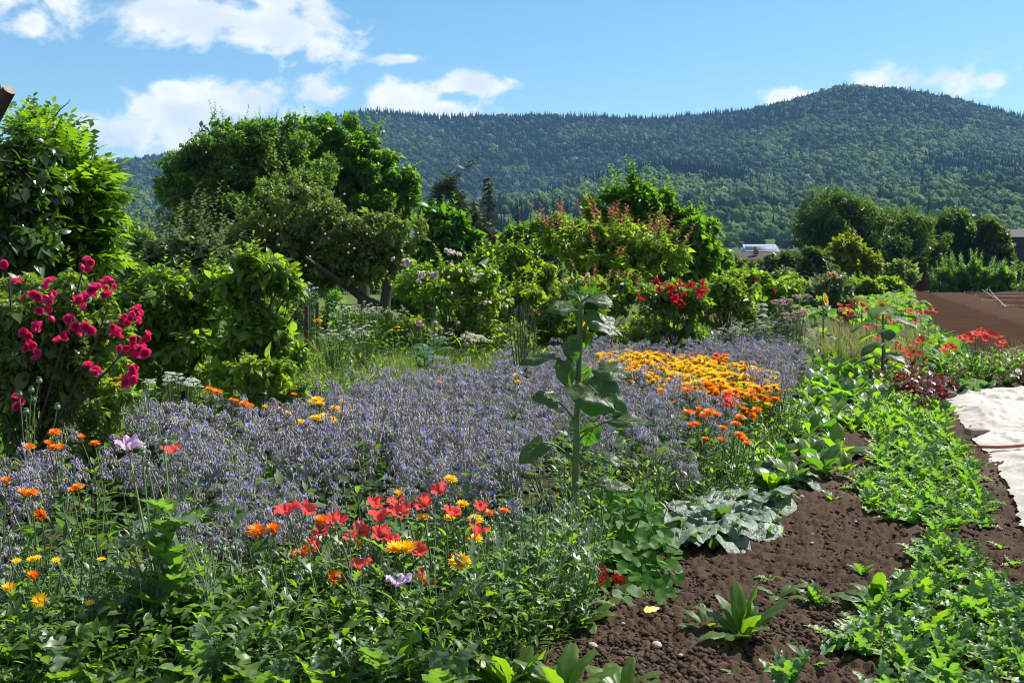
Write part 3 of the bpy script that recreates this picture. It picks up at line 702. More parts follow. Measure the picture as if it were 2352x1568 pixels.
def clump_field(ells, nclump, clr, shell=.45):
    """lobes spread through the volume of the given ellipsoids"""
    vol = np.array([e[1][0] * e[1][1] * e[1][2] for e in ells]) ** .8; k = rng.choice(len(ells), nclump, p=vol / vol.sum())
    C = np.array([e[0] for e in ells])[k]; Rd = np.array([e[1] for e in ells])[k]
    u = sph(nclump); r = (shell + (1 - shell) * rng.random(nclump) ** .6)
    mean = Rd.min(1)
    cr = mean * rng.uniform(clr[0], clr[1], nclump)
    C = C + u * (Rd - cr[:, None] * .6) * r[:, None]
    return C, cr
def add_leaves(mb, C, cr, n, tpl, size, mat=0, up=.6, out=.5, droop=.25, jit=.35, flat=.8, tint=None, core=.35):
    p = cr ** 2; k = rng.choice(len(C), n, p=p / p.sum())
    u = sph(n); r = core + (1 - core) * rng.random(n) ** .55
    r *= 1 + .22 * rng.normal(size=n) * (rng.random(n) < .3)
    P = C[k] + u * (cr[k] * r)[:, None] * [1, 1, flat]
    d = u * out + sph(n) * .75 + [0, 0, -droop]; nn = u * .35 + sph(n) * .55 + [0, 0, up]
    base = rng.random(len(C))[k] * .55 + rng.random(n) * .45 if tint is None else tint
    mb.put(tpl, P, frames(d, nn), size * np.exp(rng.normal(0, jit, n)), mat, base)
def add_shoots(mb, starts, dirs, L, tpl, size, per=14, mat=0, smat=1, gravity=.0, tipmat=None, wig=.15):
    for s, d, l in zip(starts, dirs, L):
        d = nrm(np.asarray(d, float)); e = s + d * l; mid = s + d * l * .5 + sph(1)[0] * l * wig
        path = curve(s, mid, e + [0, 0, -gravity * l], 7); mb.add(*tube(path, np.linspace(.006, .002, 7) * max(l, .5), 3), mat=smat)
        t = np.linspace(.12, 1, per); q = (1 - t)[:, None] ** 2 * s + 2 * (t * (1 - t))[:, None] * mid + (t ** 2)[:, None] * (e + [0, 0, -gravity * l])
        az = np.arange(per) * 2.4 + rng.random() * 6; sd = np.stack([np.cos(az), np.sin(az), np.full(per, .25)], 1) + d * .5
        sz = size * (1.1 - .5 * t) * np.exp(rng.normal(0, .15, per))
        if tipmat is None: mb.put(tpl, q, frames(sd, [0, 0, 1]), sz, mat)
        else:
            h = t > .45
            mb.put(tpl, q[~h], frames(sd[~h], [0, 0, 1]), sz[~h], mat); mb.put(tpl, q[h], frames(sd[h], [0, 0, 1]), sz[h] * 1.1, tipmat)

def plant_tree(name, label, cat, Y, ells_px, base_px, n, tpl, size, mat, nclump=60, clr=(.28, .45), trunk_r=.12, depth=.85, group=None,
               shoots=0, shoot_len=(.3, .6), shoot_up=.8, shoot_per=12, tipmat=None, up=.6, droop=.25, limbs=26, extra=None, bark='bark', core=.35, shell=.45, jit=.35, trunk_path=None, flat=.85, wig=.15):
    kf, ks = {'ov': (.52, 1.26), 'ov3': (.62, 1.18), 'rh': (.66, 1.15), 'rhw': (.7, 1.12), 'nar': (.7, 1.12), 'pin': (.8, 1.05)}.get(tpl, (.8, 1.1)); n = int(n * kf); size = size * ks
    base = gx(base_px, Y); t = thing(name, label, cat, base, group=group)
    ells = []
    for e in ells_px:
        px, py, rx, ry = e[:4]; dy = e[4] if len(e) > 4 else 0.0
        c = at(px, py, Y + dy) - base; ells.append((c, np.array([px2m(rx, Y + dy), px2m(rx, Y + dy) * depth, px2m(ry, Y + dy)])))
    if cat in ('bush', 'rose bush', 'hedge'):          # foliage down to the ground
        lo = min(e[0][2] - e[1][2] for e in ells); xs = [e[0][0] - e[1][0] * .6 for e in ells] + [e[0][0] + e[1][0] * .6 for e in ells]; x0, x1 = min(xs), max(xs)
        if lo > .15:
            for q in np.linspace(x0, x1, 4): ells.append((np.array([q, 0, lo * .5 + .05]), np.array([(x1 - x0) * .24, (x1 - x0) * .24 * depth, lo * .5 + .12])))
            n = int(n * (1 + .9 * min(1, lo / max(e[0][2] + e[1][2] for e in ells)))); nclump = int(nclump * 1.4)
    C, cr = clump_field(ells, nclump, clr, shell)
    mb = MB(); add_leaves(mb, C, cr, n, LT[tpl], size, 0, up=up, droop=droop, core=core, jit=jit, flat=flat)
    mats = [M[mat], M['stem_dark']] + ([M[tipmat]] if tipmat else [])
    if shoots:
        top = C[:, 2] + cr * .5; pr = np.exp((top - top.max()) / (top.std() + .1) * .9) + .15; k = rng.choice(len(C), shoots, p=pr / pr.sum())
        u = nrm(sph(shoots) + [0, 0, shoot_up]); 
        ctr = C.mean(0); outw = nrm((C[k] - ctr) * [1, 1, .5]); d = nrm(u + outw * .6 + [0, 0, shoot_up * .6])
        add_shoots(mb, C[k] + d * cr[k][:, None] * .5, d, rng.uniform(*shoot_len, shoots), LT[tpl], size * 1.1, shoot_per, 0, 1, tipmat=2 if tipmat else None, wig=wig)
    cro = obj('crown', mb.mesh('crown', mats), t); cro['kind'] = 'stuff'
    ctr = np.average(C, axis=0, weights=cr ** 2); lowz = max(.25 * ctr[2], .15)
    fork = np.array([ctr[0] * .35, ctr[1] * .35, max(lowz, ctr[2] * .45)])
    mb = MB(); path = curve([0, 0, -.06], [ctr[0] * .05, 0, fork[2] * .6], fork, 6) if trunk_path is None else np.array(trunk_path)
    fork = path[-1]
    mb.add(*tube(path, np.linspace(trunk_r, trunk_r * .7, len(path)), 8))
    obj('trunk', mb.mesh('trunk', M[bark]), t)
    mb = MB()
    for i in rng.choice(len(C), min(limbs, len(C)), replace=False):
        e = C[i]; mid = fork * .5 + e * .5 + [0, 0, .12 * np.linalg.norm(e - fork)] + sph(1)[0] * .1 * np.linalg.norm(e - fork)
        mb.add(*tube(curve(fork, mid, e, 6), np.linspace(trunk_r * .42, trunk_r * .07, 6), 5))
    obj('branches', mb.mesh('branches', M[bark]), t)
    if extra: extra(t, base)
    return t, C, cr, base

# ---- far trees beyond the field
far_g = 'trees beyond the ploughed field'
plant_tree('cherry_tree', 'tall dark cherry tree with pale leaf tips, left one beyond the field', 'tree', 92, [(1925, 515, 95, 78), (1905, 465, 62, 42), (1850, 560, 50, 62), (1960, 570, 90, 66), (1880, 500, 60, 50), (1990, 500, 60, 50)], 1925, 34000, 'nar', .26, 'fartree', 110, (.24, .42), .22, group=far_g, shoots=60, shoot_len=(.5, 1.1), up=.5)
plant_tree('cherry_tree', 'broad dark cherry tree behind the golden bush', 'tree', 94, [(2050, 565, 90, 80), (2030, 505, 75, 45), (2095, 520, 50, 50), (2120, 590, 50, 50), (2140, 550, 46, 56), (2090, 605, 90, 40)], 2060, 34000, 'nar', .26, 'fartree', 110, (.24, .42), .22, group=far_g, shoots=45, shoot_len=(.5, 1.0), up=.5)
plant_tree('cherry_tree', 'round bright-topped tree standing behind the clipped willow hedge', 'tree', 98, [(2190, 555, 75, 75), (2180, 510, 55, 35), (2150, 590, 40, 50), (2225, 590, 50, 50), (2235, 545, 40, 45)], 2185, 26000, 'rh', .26, 'fartree', 80, (.26, .44), .2, group=far_g, shoots=30, shoot_len=(.4, .9))
plant_tree('cherry_tree', 'dark drooping tree beside the grey barn', 'tree', 95, [(2280, 575, 45, 65), (2270, 530, 36, 32), (2300, 610, 32, 40)], 2280, 17000, 'rh', .25, 'hedge', 60, (.28, .46), .18, group=far_g, shoots=20, shoot_len=(.4, .8), droop=.7)
plant_tree('golden_bush', 'golden yellow-green bush in front of the dark cherry trees', 'bush', 70, [(1945, 580, 52, 40), (1990, 605, 40, 30), (1930, 615, 50, 34), (1965, 625, 60, 30)], 1945, 16000, 'rh', .20, 'yellowbush', 60, (.25, .42), .12, shoots=14, shoot_len=(.3, .6))
plant_tree('hazel_bush', 'dark rounded bush left of the golden bush', 'bush', 68, [(1868, 605, 40, 42), (1850, 630, 40, 30), (1900, 635, 40, 26)], 1868, 11000, 'rh', .20, 'hedge', 40, (.28, .45), .1, shoots=12, shoot_len=(.2, .5))
plant_tree('purple_bush', 'dull brownish bush under the broad cherry tree', 'bush', 80, [(2070, 625, 42, 28), (2040, 632, 30, 22)], 2065, 7000, 'rh', .20, 'apple', 26, (.3, .5), .1)
plant_tree('clipped_hedge', 'dark sloping hedge with sunlit top edge, left of the far trees', 'hedge', 78, [(1752, 607, 36, 13), (1785, 600, 36, 18), (1815, 598, 30, 24)], 1785, 12000, 'rh', .16, 'hedge', 60, (.45, .75), .08, flat=.7)
plant_tree('willow_hedge', 'low green hedge with feathery pale shoots at the field edge', 'hedge', 84, [(2190, 632, 36, 20), (2230, 628, 45, 22), (2280, 633, 45, 17), (2318, 634, 24, 14)], 2240, 17000, 'rh', .18, 'walnut2', 70, (.4, .7), .08, shoots=110, shoot_len=(.8, 1.5), shoot_up=2.5, shoot_per=16, wig=.05)
plant_tree('elder_bush', 'small dark bush beside the barn at the right edge', 'bush', 88, [(2345, 625, 30, 24), (2390, 622, 40, 28)], 2350, 8000, 'rh', .2, 'hedge', 30, (.3, .5), .1)
for px, py, rx, ry, Y, mt, lb in [(1700, 645, 50, 26, 40, 'shrub', 'loose green bush left of the dark sloping hedge'), (1762, 648, 52, 26, 36, 'apple2', 'grey-green round bush in front of the dark sloping hedge'),
                                  (1822, 660, 36, 22, 34, 'limeshrub', 'pale green bush at the edge of the squash bed'), (1655, 612, 36, 40, 42, 'walnut2', 'dark green bush at the right foot of the tall orchard tree'),
                                  (1905, 655, 46, 24, 46, 'apple2', 'bush with apricot roses behind the squash bed'), (1985, 656, 42, 17, 50, 'shrub', 'low green bush behind the squash bed, right of the apricot roses'),
                                  (2050, 654, 34, 14, 60, 'limeshrub', 'low pale bush at the near corner of the far field')]:
    plant_tree('garden_bush', lb, 'bush', Y, [(px, py, rx, ry), (px - rx * .4, py + ry * .5, rx * .8, ry * .7), (px + rx * .4, py + ry * .4, rx * .7, ry * .7)], px, 6500, 'rh', .10 * Y / 40 + .03, mt, 40, (.3, .5), .05, group='bushes at the back of the garden', shoots=16, shoot_len=(.2, .5))

# ---- orchard and conifers
plant_tree('walnut_tree', 'large dark walnut tree with broad rounded crown, left centre', 'tree', 38, [(560, 370, 150, 100), (470, 430, 120, 90), (620, 330, 110, 75), (400, 400, 60, 40), (560, 470, 190, 110), (390, 500, 45, 60), (520, 310, 70, 40), (690, 420, 100, 120)], 575, 130000, 'rh', .100, 'walnut', 420, (.13, .25), .28, shoots=70, shoot_len=(.3, .7), limbs=40, depth=.8)
plant_tree('walnut_tree', 'bright green walnut tree behind and right of the dark one', 'tree', 41, [(780, 350, 90, 90), (840, 400, 85, 100), (900, 440, 75, 80), (930, 420, 45, 40), (740, 300, 60, 45), (860, 320, 30, 40), (830, 480, 120, 90)], 835, 90000, 'rhw', .105, 'walnut2', 300, (.14, .27), .26, shoots=55, shoot_len=(.3, .7), limbs=30, depth=.8)
plant_tree('yew_tree', 'dark drooping yew with a leaning top right of the walnut trees', 'tree', 55, [(1030, 470, 36, 60), (1046, 415, 20, 28), (1005, 480, 30, 50), (1075, 520, 45, 55), (1110, 560, 45, 40)], 1045, 4600, 'spray', .42, 'conifer', 80, (.25, .45), .15, droop=.9, up=.2, shoots=26, shoot_len=(.6, 1.2), shoot_up=.2)
def conifer(name, label, px, ytop, ybot, wpx, Y, n, mat='conifer'):
    base = gx(px, Y); t = thing(name, label, 'tree', base, group='conifers behind the orchard')
    top = (at(px, ytop, Y) - base)[2]; R_ = px2m(wpx, Y) / 2; nb = 26 * 7
    h = rng.uniform(.08, .97, nb) ** .9 * top; a = rng.uniform(0, 6.28, nb); L_ = R_ * (1.06 - h / top) * rng.uniform(.75, 1.15, nb) + .1
    mb = MB(); br = MB()
    for i in range(nb):
        d = np.array([math.cos(a[i]), math.sin(a[i]), -.05]); e = np.array([0, 0, h[i]]) + d * L_[i] + [0, 0, -.12 * L_[i]]
        br.add(*tube(curve([0, 0, h[i]], np.array([0, 0, h[i] + .05]) + d * L_[i] * .5, e, 4), [.03, .02, .015, .006], 3))
        m_ = max(3, int(n / nb)); s = rng.random(m_) ** .6; P = np.array([0, 0, h[i]]) + (e - [0, 0, h[i]]) * s[:, None]
        sd = d + sph(m_) * .6; mb.put(LT['spray'], P, frames(sd, [0, 0, 1]), rng.uniform(.3, .55, m_) * R_ * .45)
    c = obj('crown', mb.mesh('crown', M[mat]), t); c['kind'] = 'stuff'
    tr = MB(); tr.add(*tube(np.linspace([0, 0, -.05], [0, 0, top], 8), np.linspace(.16, .01, 8), 7)); obj('trunk', tr.mesh('trunk', M['bark']), t)
    obj('branches', br.mesh('branches', M['bark']), t)
conifer('spruce_tree', 'slender dark spruce with pointed top against the hill', 1122, 402, 570, 80, 58, 2300)
conifer('cypress_tree', 'small narrow cypress right of the slender spruce', 1190, 470, 560, 46, 62, 1400)
plant_tree('orchard_tree', 'dark low tree between the small cypress and the red-tipped tree', 'tree', 45, [(1235, 545, 60, 40), (1180, 555, 50, 36), (1290, 530, 60, 40)], 1235, 15000, 'rh', .15, 'walnut', 60, (.3, .48), .12, shoots=16)
plant_tree('orchard_tree', 'tall green fruit tree with upright shoots, centre right', 'tree', 33, [(1490, 490, 80, 66), (1540, 530, 85, 75), (1600, 580, 60, 62), (1440, 530, 70, 60), (1510, 445, 36, 30), (1400, 500, 40, 36), (1560, 600, 90, 50), (1640, 600, 32, 40), (1395, 470, 56, 46), (1590, 520, 60, 56), (1460, 436, 46, 34), (1630, 560, 44, 50), (1440, 580, 110, 60)], 1520, 62000, 'rh', .13, 'walnut2', 120, (.24, .42), .16, shoots=80, shoot_len=(.4, .9), shoot_up=1.6, group='fruit trees')
plant_tree('red_tipped_plum', 'bushy plum tree with reddish-orange shoot tips, centre', 'tree', 24, [(1420, 565, 110, 55), (1330, 560, 75, 50), (1490, 590, 90, 50), (1400, 610, 130, 46), (1265, 560, 45, 42)], 1400, 21000, 'ov', .09, 'limeshrub', 100, (.26, .44), .1, shoots=75, shoot_len=(.35, .75), shoot_up=1.8, shoot_per=18, tipmat='redtip', group='fruit trees')
plant_tree('laurel_bush', 'glossy dark laurel bush left of the yew', 'bush', 27, [(1020, 535, 62, 46), (985, 510, 40, 36), (1060, 560, 46, 36), (1000, 580, 60, 36)], 1020, 14000, 'ov', .13, 'laurel', 60, (.28, .46), .08, shoots=26, shoot_len=(.3, .6), shoot_up=1.2)
def apple_extra(t, base):
    Y = 21.0
    mb = MB(); P = [at(870, 702, Y) - base, at(840, 690, Y) - base, at(800, 660, Y) - base, at(770, 640, Y - .5) - base, at(700, 590, Y - 1) - base]
    mb.add(*tube(P, [.10, .09, .075, .06, .03], 7)); obj('branch', mb.mesh('branch', M['bark']), t)
    mb = MB(); n = 26; 
    tv, tf = spindle(7, 5, lambda t: np.sqrt(np.maximum(0, 1 - (2 * t - 1) ** 2)) * .52)
    pts = np.array([at(rng.uniform(600, 960), rng.uniform(430, 660), Y + rng.uniform(-2, -1.2)) - base for _ in range(n)])
    for p in pts:
        m2 = MB(); m2.add(tv * .05 + p, tf); obj('apple', m2.mesh('apple', M['applefruit']), t)
M['applefruit'] = plain('apple_fruit', (.35, .16, .08), (.42, .33, .14), .35, 20, .5)
tp = [at(888, 800, 21) * [1, 1, 0] + [0, 0, -.06], at(884, 740, 21), at(884, 700, 21), at(890, 660, 21), at(905, 610, 21)]
tp = np.array(tp) - gx(888, 21)
plant_tree('apple_tree', 'old apple tree with dull green leaves and dark crooked trunk', 'tree', 21, [(690, 500, 110, 80), (650, 425, 62, 52), (800, 560, 120, 85), (580, 530, 80, 66), (905, 540, 80, 62), (720, 580, 120, 80), (850, 600, 110, 60), (760, 640, 90, 40), (560, 580, 90, 60), (680, 650, 90, 46), (900, 640, 70, 40, 1.0), (640, 690, 60, 30, 1.5)], 888, 66000, 'ov', .062, 'apple', 330, (.15, .29), .13, shoots=110, shoot_len=(.25, .6), shoot_up=1.0, limbs=45, extra=apple_extra, trunk_path=tp, depth=.7, group='fruit trees')
plant_tree('apple_tree', 'young apple tree with long upright pale shoots, left', 'tree', 14, [(420, 590, 75, 55), (380, 600, 50, 50), (480, 620, 60, 50), (440, 650, 100, 50), (330, 640, 60, 60)], 430, 9000, 'ov3', .075, 'apple2', 70, (.26, .44), .06, shoots=46, shoot_len=(.35, .85), shoot_up=2.2, shoot_per=18, limbs=30, group='fruit trees', wig=.07)
plant_tree('currant_bush', 'shaded bush under the old apple tree, left of its trunk', 'bush', 25, [(720, 680, 80, 36), (660, 690, 60, 36), (790, 690, 50, 26)], 715, 9000, 'ov', .08, 'walnut2', 50, (.3, .5), .03, shoots=16)
plant_tree('currant_bush', 'shaded bush under the old apple tree, right of its trunk', 'bush', 25, [(930, 670, 50, 46), (970, 680, 50, 40)], 945, 7000, 'ov', .08, 'walnut2', 40, (.3, .5), .03, shoots=12)
plant_tree('hazel_bush', 'yellow-green bush at the edge of the left tree, below the far hill', 'bush', 20, [(285, 575, 66, 46), (320, 560, 46, 36), (250, 610, 60, 46), (300, 630, 80, 40)], 285, 9000, 'ov', .09, 'shrub', 50, (.28, .46), .05, shoots=24, shoot_len=(.2, .5), shoot_up=1.2)

# ---- left: plum tree and robinia
def stub(t, base):
    P = [gx(-70, 10.8) - base, at(-60, 420, 10.8) - base, at(-30, 300, 10.7) - base, at(22, 206, 10.5) - base]
    mb = MB(); mb.add(*tube(P, [.13, .10, .075, .062], 9)); v = np.vstack(mb.v)[-9:]; mb.add(v, [list(range(9))[::-1]], 1)
    mb.add(*tube([P[3] + [-.09, 0, -.02], P[3] + [-.11, -.03, .09]], [.025, .02], 5)); obj('cut_limb', mb.mesh('cut_limb', [M['bark'], M['wood']]), t)
    mb = MB(); mb.add(*tube([at(125, 268, 10.8) - base, at(140, 250, 10.8) - base, at(158, 235, 10.8) - base, at(161, 228, 10.8) - base], [.008, .006, .004, .002], 4)); obj('bare_twig', mb.mesh('bare_twig', M['bark']), t)
plant_tree('plum_tree', 'dark glossy-leaved plum tree with a sawn-off limb, far left', 'tree', 10.8, [(20, 440, 125, 120), (60, 345, 66, 50), (100, 380, 58, 56), (20, 540, 140, 80), (-60, 400, 100, 150), (90, 500, 60, 80)], -40, 15000, 'ov3', .082, 'plum', 90, (.26, .44), .1, shoots=16, shoot_len=(.2, .4), limbs=30, extra=stub)
plant_tree('robinia_tree', 'bright sunlit feathery-leaved robinia right of the dark plum tree', 'tree', 11.6, [(160, 430, 62, 84), (180, 520, 54, 76), (105, 330, 56, 40), (55, 300, 50, 34), (130, 590, 90, 46), (205, 450, 36, 50), (205, 560, 40, 50)], 130, 4200, 'pin', .22, 'locust', 70, (.3, .5), .08, shoots=26, shoot_len=(.2, .5), shoot_up=.2, shoot_per=9, up=.9, limbs=24, wig=.2)

# ---- middle shrubs
plant_tree('dog_rose_bush', 'spreading green rose bush without flowers behind the pink roses', 'bush', 9.6, [(380, 690, 100, 75), (470, 690, 80, 70), (320, 680, 70, 70), (440, 770, 110, 66), (340, 770, 90, 60), (500, 640, 60, 45)], 410, 13000, 'ov3', .050, 'shrub', 90, (.26, .44), .03, shoots=44, shoot_len=(.15, .35), shoot_up=1.0, bark='bark')
def shrub_stems(t, base):
    mb = MB()
    for (a, b, c) in [((560, 860), (590, 760), (640, 660)), ((570, 860), (600, 780), (650, 690)), ((555, 860), (560, 760), (590, 640)), ((575, 860), (640, 780), (690, 700)), ((560, 860), (520, 780), (540, 690))]:
        mb.add(*tube(curve(at(*a, 9.0) - base, at(*b, 8.9) - base, at(*c, 9.0) - base, 7), np.linspace(.014, .006, 7), 5))
    obj('stems', mb.mesh('stems', M['bark']), t)
plant_tree('shrub_rose', 'tall airy shrub with bright leaves left of the white umbels', 'bush', 9.0, [(600, 620, 70, 50), (570, 660, 60, 50), (650, 640, 46, 46), (600, 740, 80, 50), (560, 790, 66, 40), (640, 770, 50, 46), (680, 660, 28, 30)], 585, 7800, 'ov3', .055, 'shrub', 70, (.28, .48), .02, shoots=26, shoot_len=(.12, .35), shoot_up=.9, extra=shrub_stems)
plant_tree('low_bush', 'low leafy bush at the back edge of the borage, left of the meadow', 'bush', 8.3, [(590, 850, 66, 26), (560, 830, 50, 24), (640, 840, 40, 22)], 590, 2600, 'ov3', .05, 'limeshrub', 30, (.35, .6), .015, shoots=10, shoot_len=(.1, .2))

# roses: layered ruffled bloom
def rose_bloom(k=26, open_=1.0):
    mb = MB(); tp = leaf_t(4, .50, 'spoon', .35, -.9, .05)
    for i in range(k):
        t = i / k; az = i * 2.4; pitch = .25 + 1.1 * t ** .8 * open_
        d = np.array([[math.cos(az) * math.sin(pitch), math.sin(az) * math.sin(pitch), math.cos(pitch)]])
        inn = np.array([[-math.cos(az) * math.cos(pitch), -math.sin(az) * math.cos(pitch), math.sin(pitch)]])
        mb.put(tp, np.array([[0, 0, 0]]) + d * .05, frames(d, inn), [.55 + .35 * t], 0, [.2 + .8 * rng.random()])
    return mb
BL = {}
for nm in ('rosep', 'rosew'):
    BL[nm] = [rose_bloom(24, .95).mesh('bloom', M[nm]), rose_bloom(30, 1.15).mesh('bloom', M[nm]), rose_bloom(18, .7).mesh('bloom', M[nm])]
M['redrose'] = leafm('red_rose_petal', (.55, .012, .03), (.76, .03, .07), (.85, .03, .05), .3, .45, .3)
M['apricot'] = leafm('apricot_petal', (.70, .32, .20), (.82, .46, .30), (.85, .4, .25), .35, .5, .3)
for nm in ('redrose', 'apricot'): BL[nm] = [rose_bloom(16, .95).mesh('bloom', M[nm]), rose_bloom(18, 1.1).mesh('bloom', M[nm])]
def blooms(t, base, pts, Y, kind, size, spread=1.0, jitY=.12):
    for (px, py, m_) in pts:
        c0 = at(px, py, Y + rng.uniform(-jitY, jitY)) - base
        for i in range(m_):
            p = c0 + (sph(1)[0] * size * .85 * spread * (i > 0)) * [1, .7, 1.1]
            d = nrm(np.array([[.15, -.75, .5]]) + sph(1) * .55)
            R_ = frames(nrm(sph(1)), d)[0]; obj('bloom', BL[kind][rng.integers(len(BL[kind]))], t, mat4(R_, p, size * rng.uniform(.8, 1.15)))
# pink rose bush in front
def z1(x, y): return (x / 2.851 / 1.0204, (500 + y / 2.851) / 1.0204)
rp = [(*z1(x, y), n) for x, y, n in [(565, 350, 3), (580, 395, 2), (720, 460, 4), (700, 510, 3), (610, 510, 3), (570, 560, 4), (530, 585, 3), (310, 510, 3), (330, 570, 4), (345, 605, 3), (235, 540, 3), (160, 575, 1), (130, 470, 2), (345, 455, 1), (470, 695, 3), (505, 755, 3), (455, 790, 4), (430, 850, 2), (265, 755, 4), (575, 760, 3), (580, 785, 2), (360, 690, 2), (165, 800, 2), (185, 905, 4), (240, 975, 2), (890, 680, 4), (920, 670, 2), (850, 735, 3), (785, 790, 4), (765, 820, 1), (885, 830, 2), (840, 885, 3), (970, 850, 4), (915, 895, 3), (950, 920, 3), (895, 945, 4), (615, 1050, 4), (875, 1015, 2), (880, 1070, 4), (865, 1100, 3), (835, 1125, 2), (125, 1255, 4), (265, 650, 1), (40, 345, 1)]]
def pinkroses(t, base):
    blooms(t, base, rp, 6.35, 'rosep', .040, 1.0, .1)
    mb = MB()
    for a, b, c in [((60, 1060), (40, 900), (20, 640)), ((60, 1060), (130, 860), (190, 620)), ((60, 1060), (200, 900), (300, 790)), ((60, 1060), (160, 960), (250, 700)), ((60, 1060), (-40, 860), (-60, 700))]:
        mb.add(*tube(curve(at(*a, 6.8) - base, at(*b, 6.7) - base, at(*c, 6.6) - base, 7), np.linspace(.012, .005, 7), 5))
    obj('canes', mb.mesh('canes', M['bark']), t)
plant_tree('pink_rose_bush', 'bush of crimson-pink roses at the left edge', 'rose bush', 6.9, [(50, 720, 110, 90), (170, 720, 110, 90), (240, 780, 80, 80), (100, 810, 130, 80), (20, 850, 110, 70), (190, 830, 110, 70), (270, 700, 50, 60), (40, 930, 120, 80), (190, 920, 110, 70)], 70, 19000, 'ov3', .042, 'rosel', 90, (.26, .44), .02, shoots=40, shoot_len=(.12, .3), shoot_up=.8, extra=pinkroses, tipmat=None)
def z8(x, y): return ((600 + x / 3.36) / 1.0204, (560 + y / 3.36) / 1.0204)
wr = [(*z8(x, y), n) for x, y, n in [(1070, 150, 1), (1160, 180, 3), (1195, 175, 3), (1290, 265, 3), (1320, 270, 2), (1395, 285, 4), (1430, 268, 3), (1284, 342, 2), (1505, 105, 3), (1550, 110, 3), (1600, 125, 2), (1535, 210, 2), (1600, 255, 1), (1700, 270, 3), (1725, 325, 3), (1755, 300, 2), (1870, 265, 1), (1930, 430, 3), (1980, 520, 3), (1810, 510, 2), (1515, 310, 1), (1555, 430, 1), (1765, 435, 1)]]
plant_tree('white_rose_bush', 'bush of white and blush roses in the middle distance', 'rose bush', 16.5, [(950, 630, 60, 40), (1040, 640, 70, 50), (1100, 640, 55, 46), (1000, 680, 90, 36), (1090, 690, 80, 36), (930, 660, 46, 36), (1140, 680, 50, 40)], 1030, 13000, 'ov', .060, 'shrub', 90, (.28, .46), .03, shoots=34, shoot_len=(.15, .35), shoot_up=1.0, extra=lambda t, b: blooms(t, b, wr, 15.7, 'rosew', .055, 1.1, .2))
plant_tree('lime_shrub', 'yellow-green shrub right of the white roses', 'bush', 18.5, [(1130, 590, 50, 34), (1180, 610, 56, 44), (1230, 640, 50, 40), (1150, 650, 60, 36), (1215, 590, 40, 30)], 1180, 11000, 'ov', .075, 'limeshrub', 70, (.28, .46), .03, shoots=30, shoot_len=(.2, .4), shoot_up=1.3)
plant_tree('lime_shrub', 'pale shrub directly behind the sunflower top', 'bush', 17.5, [(1230, 680, 60, 34), (1170, 700, 50, 30), (1290, 690, 50, 30)], 1230, 7000, 'ov', .07, 'limeshrub', 50, (.3, .5), .03, shoots=20, shoot_len=(.15, .3))
cr_ = [(1315, 640, 2), (1350, 637, 3), (1335, 645, 2), (1300, 652, 1), (1430, 655, 1)]
plant_tree('cream_rose_bush', 'rose bush with a few cream blooms behind the sunflower', 'rose bush', 17, [(1340, 660, 60, 32), (1410, 670, 66, 36), (1460, 680, 46, 36), (1300, 680, 50, 30)], 1380, 9500, 'ov', .06, 'rosel', 60, (.3, .5), .03, shoots=30, shoot_len=(.15, .35), tipmat='redtip', extra=lambda t, b: blooms(t, b, cr_, 16.4, 'rosew', .05, 1.1, .2))
rr_ = [(1503, 650, 2), (1520, 655, 3), (1540, 660, 4), (1535, 675, 4), (1548, 688, 4), (1565, 685, 3), (1558, 700, 2), (1580, 660, 3), (1592, 655, 2), (1610, 650, 2), (1600, 668, 1), (1612, 672, 4), (1617, 664, 3), (1604, 680, 1), (1560, 650, 2), (1510, 640, 1), (1470, 680, 2), (1475, 690, 1), (1575, 700, 1)]
plant_tree('red_rose_bush', 'bush of bright red roses right of the sunflower', 'rose bush', 15.5, [(1530, 680, 56, 36), (1590, 680, 46, 36), (1560, 710, 66, 30), (1490, 690, 36, 36)], 1550, 8500, 'ov', .052, 'rosel', 60, (.3, .5), .03, shoots=24, shoot_len=(.12, .3), extra=lambda t, b: blooms(t, b, rr_, 14.9, 'redrose', .055, 1.0, .2))
plant_tree('garden_bush', 'pale green bush right of the red roses', 'bush', 17, [(1660, 660, 40, 34), (1690, 680, 44, 30), (1640, 690, 40, 30)], 1665, 6500, 'ov', .06, 'limeshrub', 46, (.3, .5), .03, group='bushes at the back of the garden', shoots=18, shoot_len=(.15, .3))
plant_tree('garden_bush', 'rounded bush with a few small red blooms behind the wooden stakes', 'bush', 21, [(1720, 650, 46, 28), (1770, 655, 46, 26), (1740, 675, 60, 26), (1800, 672, 40, 22)], 1745, 7500, 'ov', .07, 'shrub', 50, (.3, .5), .03, group='bushes at the back of the garden', shoots=18, shoot_len=(.15, .3), extra=lambda t, b: blooms(t, b, [(1737, 640, 1), (1775, 665, 2), (1700, 655, 1)], 20.4, 'redrose', .06))
plant_tree('apricot_rose_bush', 'small rose bush with apricot blooms beside the squash bed', 'rose bush', 32, [(1912, 650, 30, 22), (1890, 662, 36, 18), (1935, 664, 30, 16)], 1910, 5000, 'ov', .09, 'apple2', 30, (.35, .6), .03, shoots=14, extra=lambda t, b: blooms(t, b, [(1905, 634, 3), (1915, 632, 3), (1925, 640, 2), (1890, 648, 1)], 31.5, 'apricot', .09))

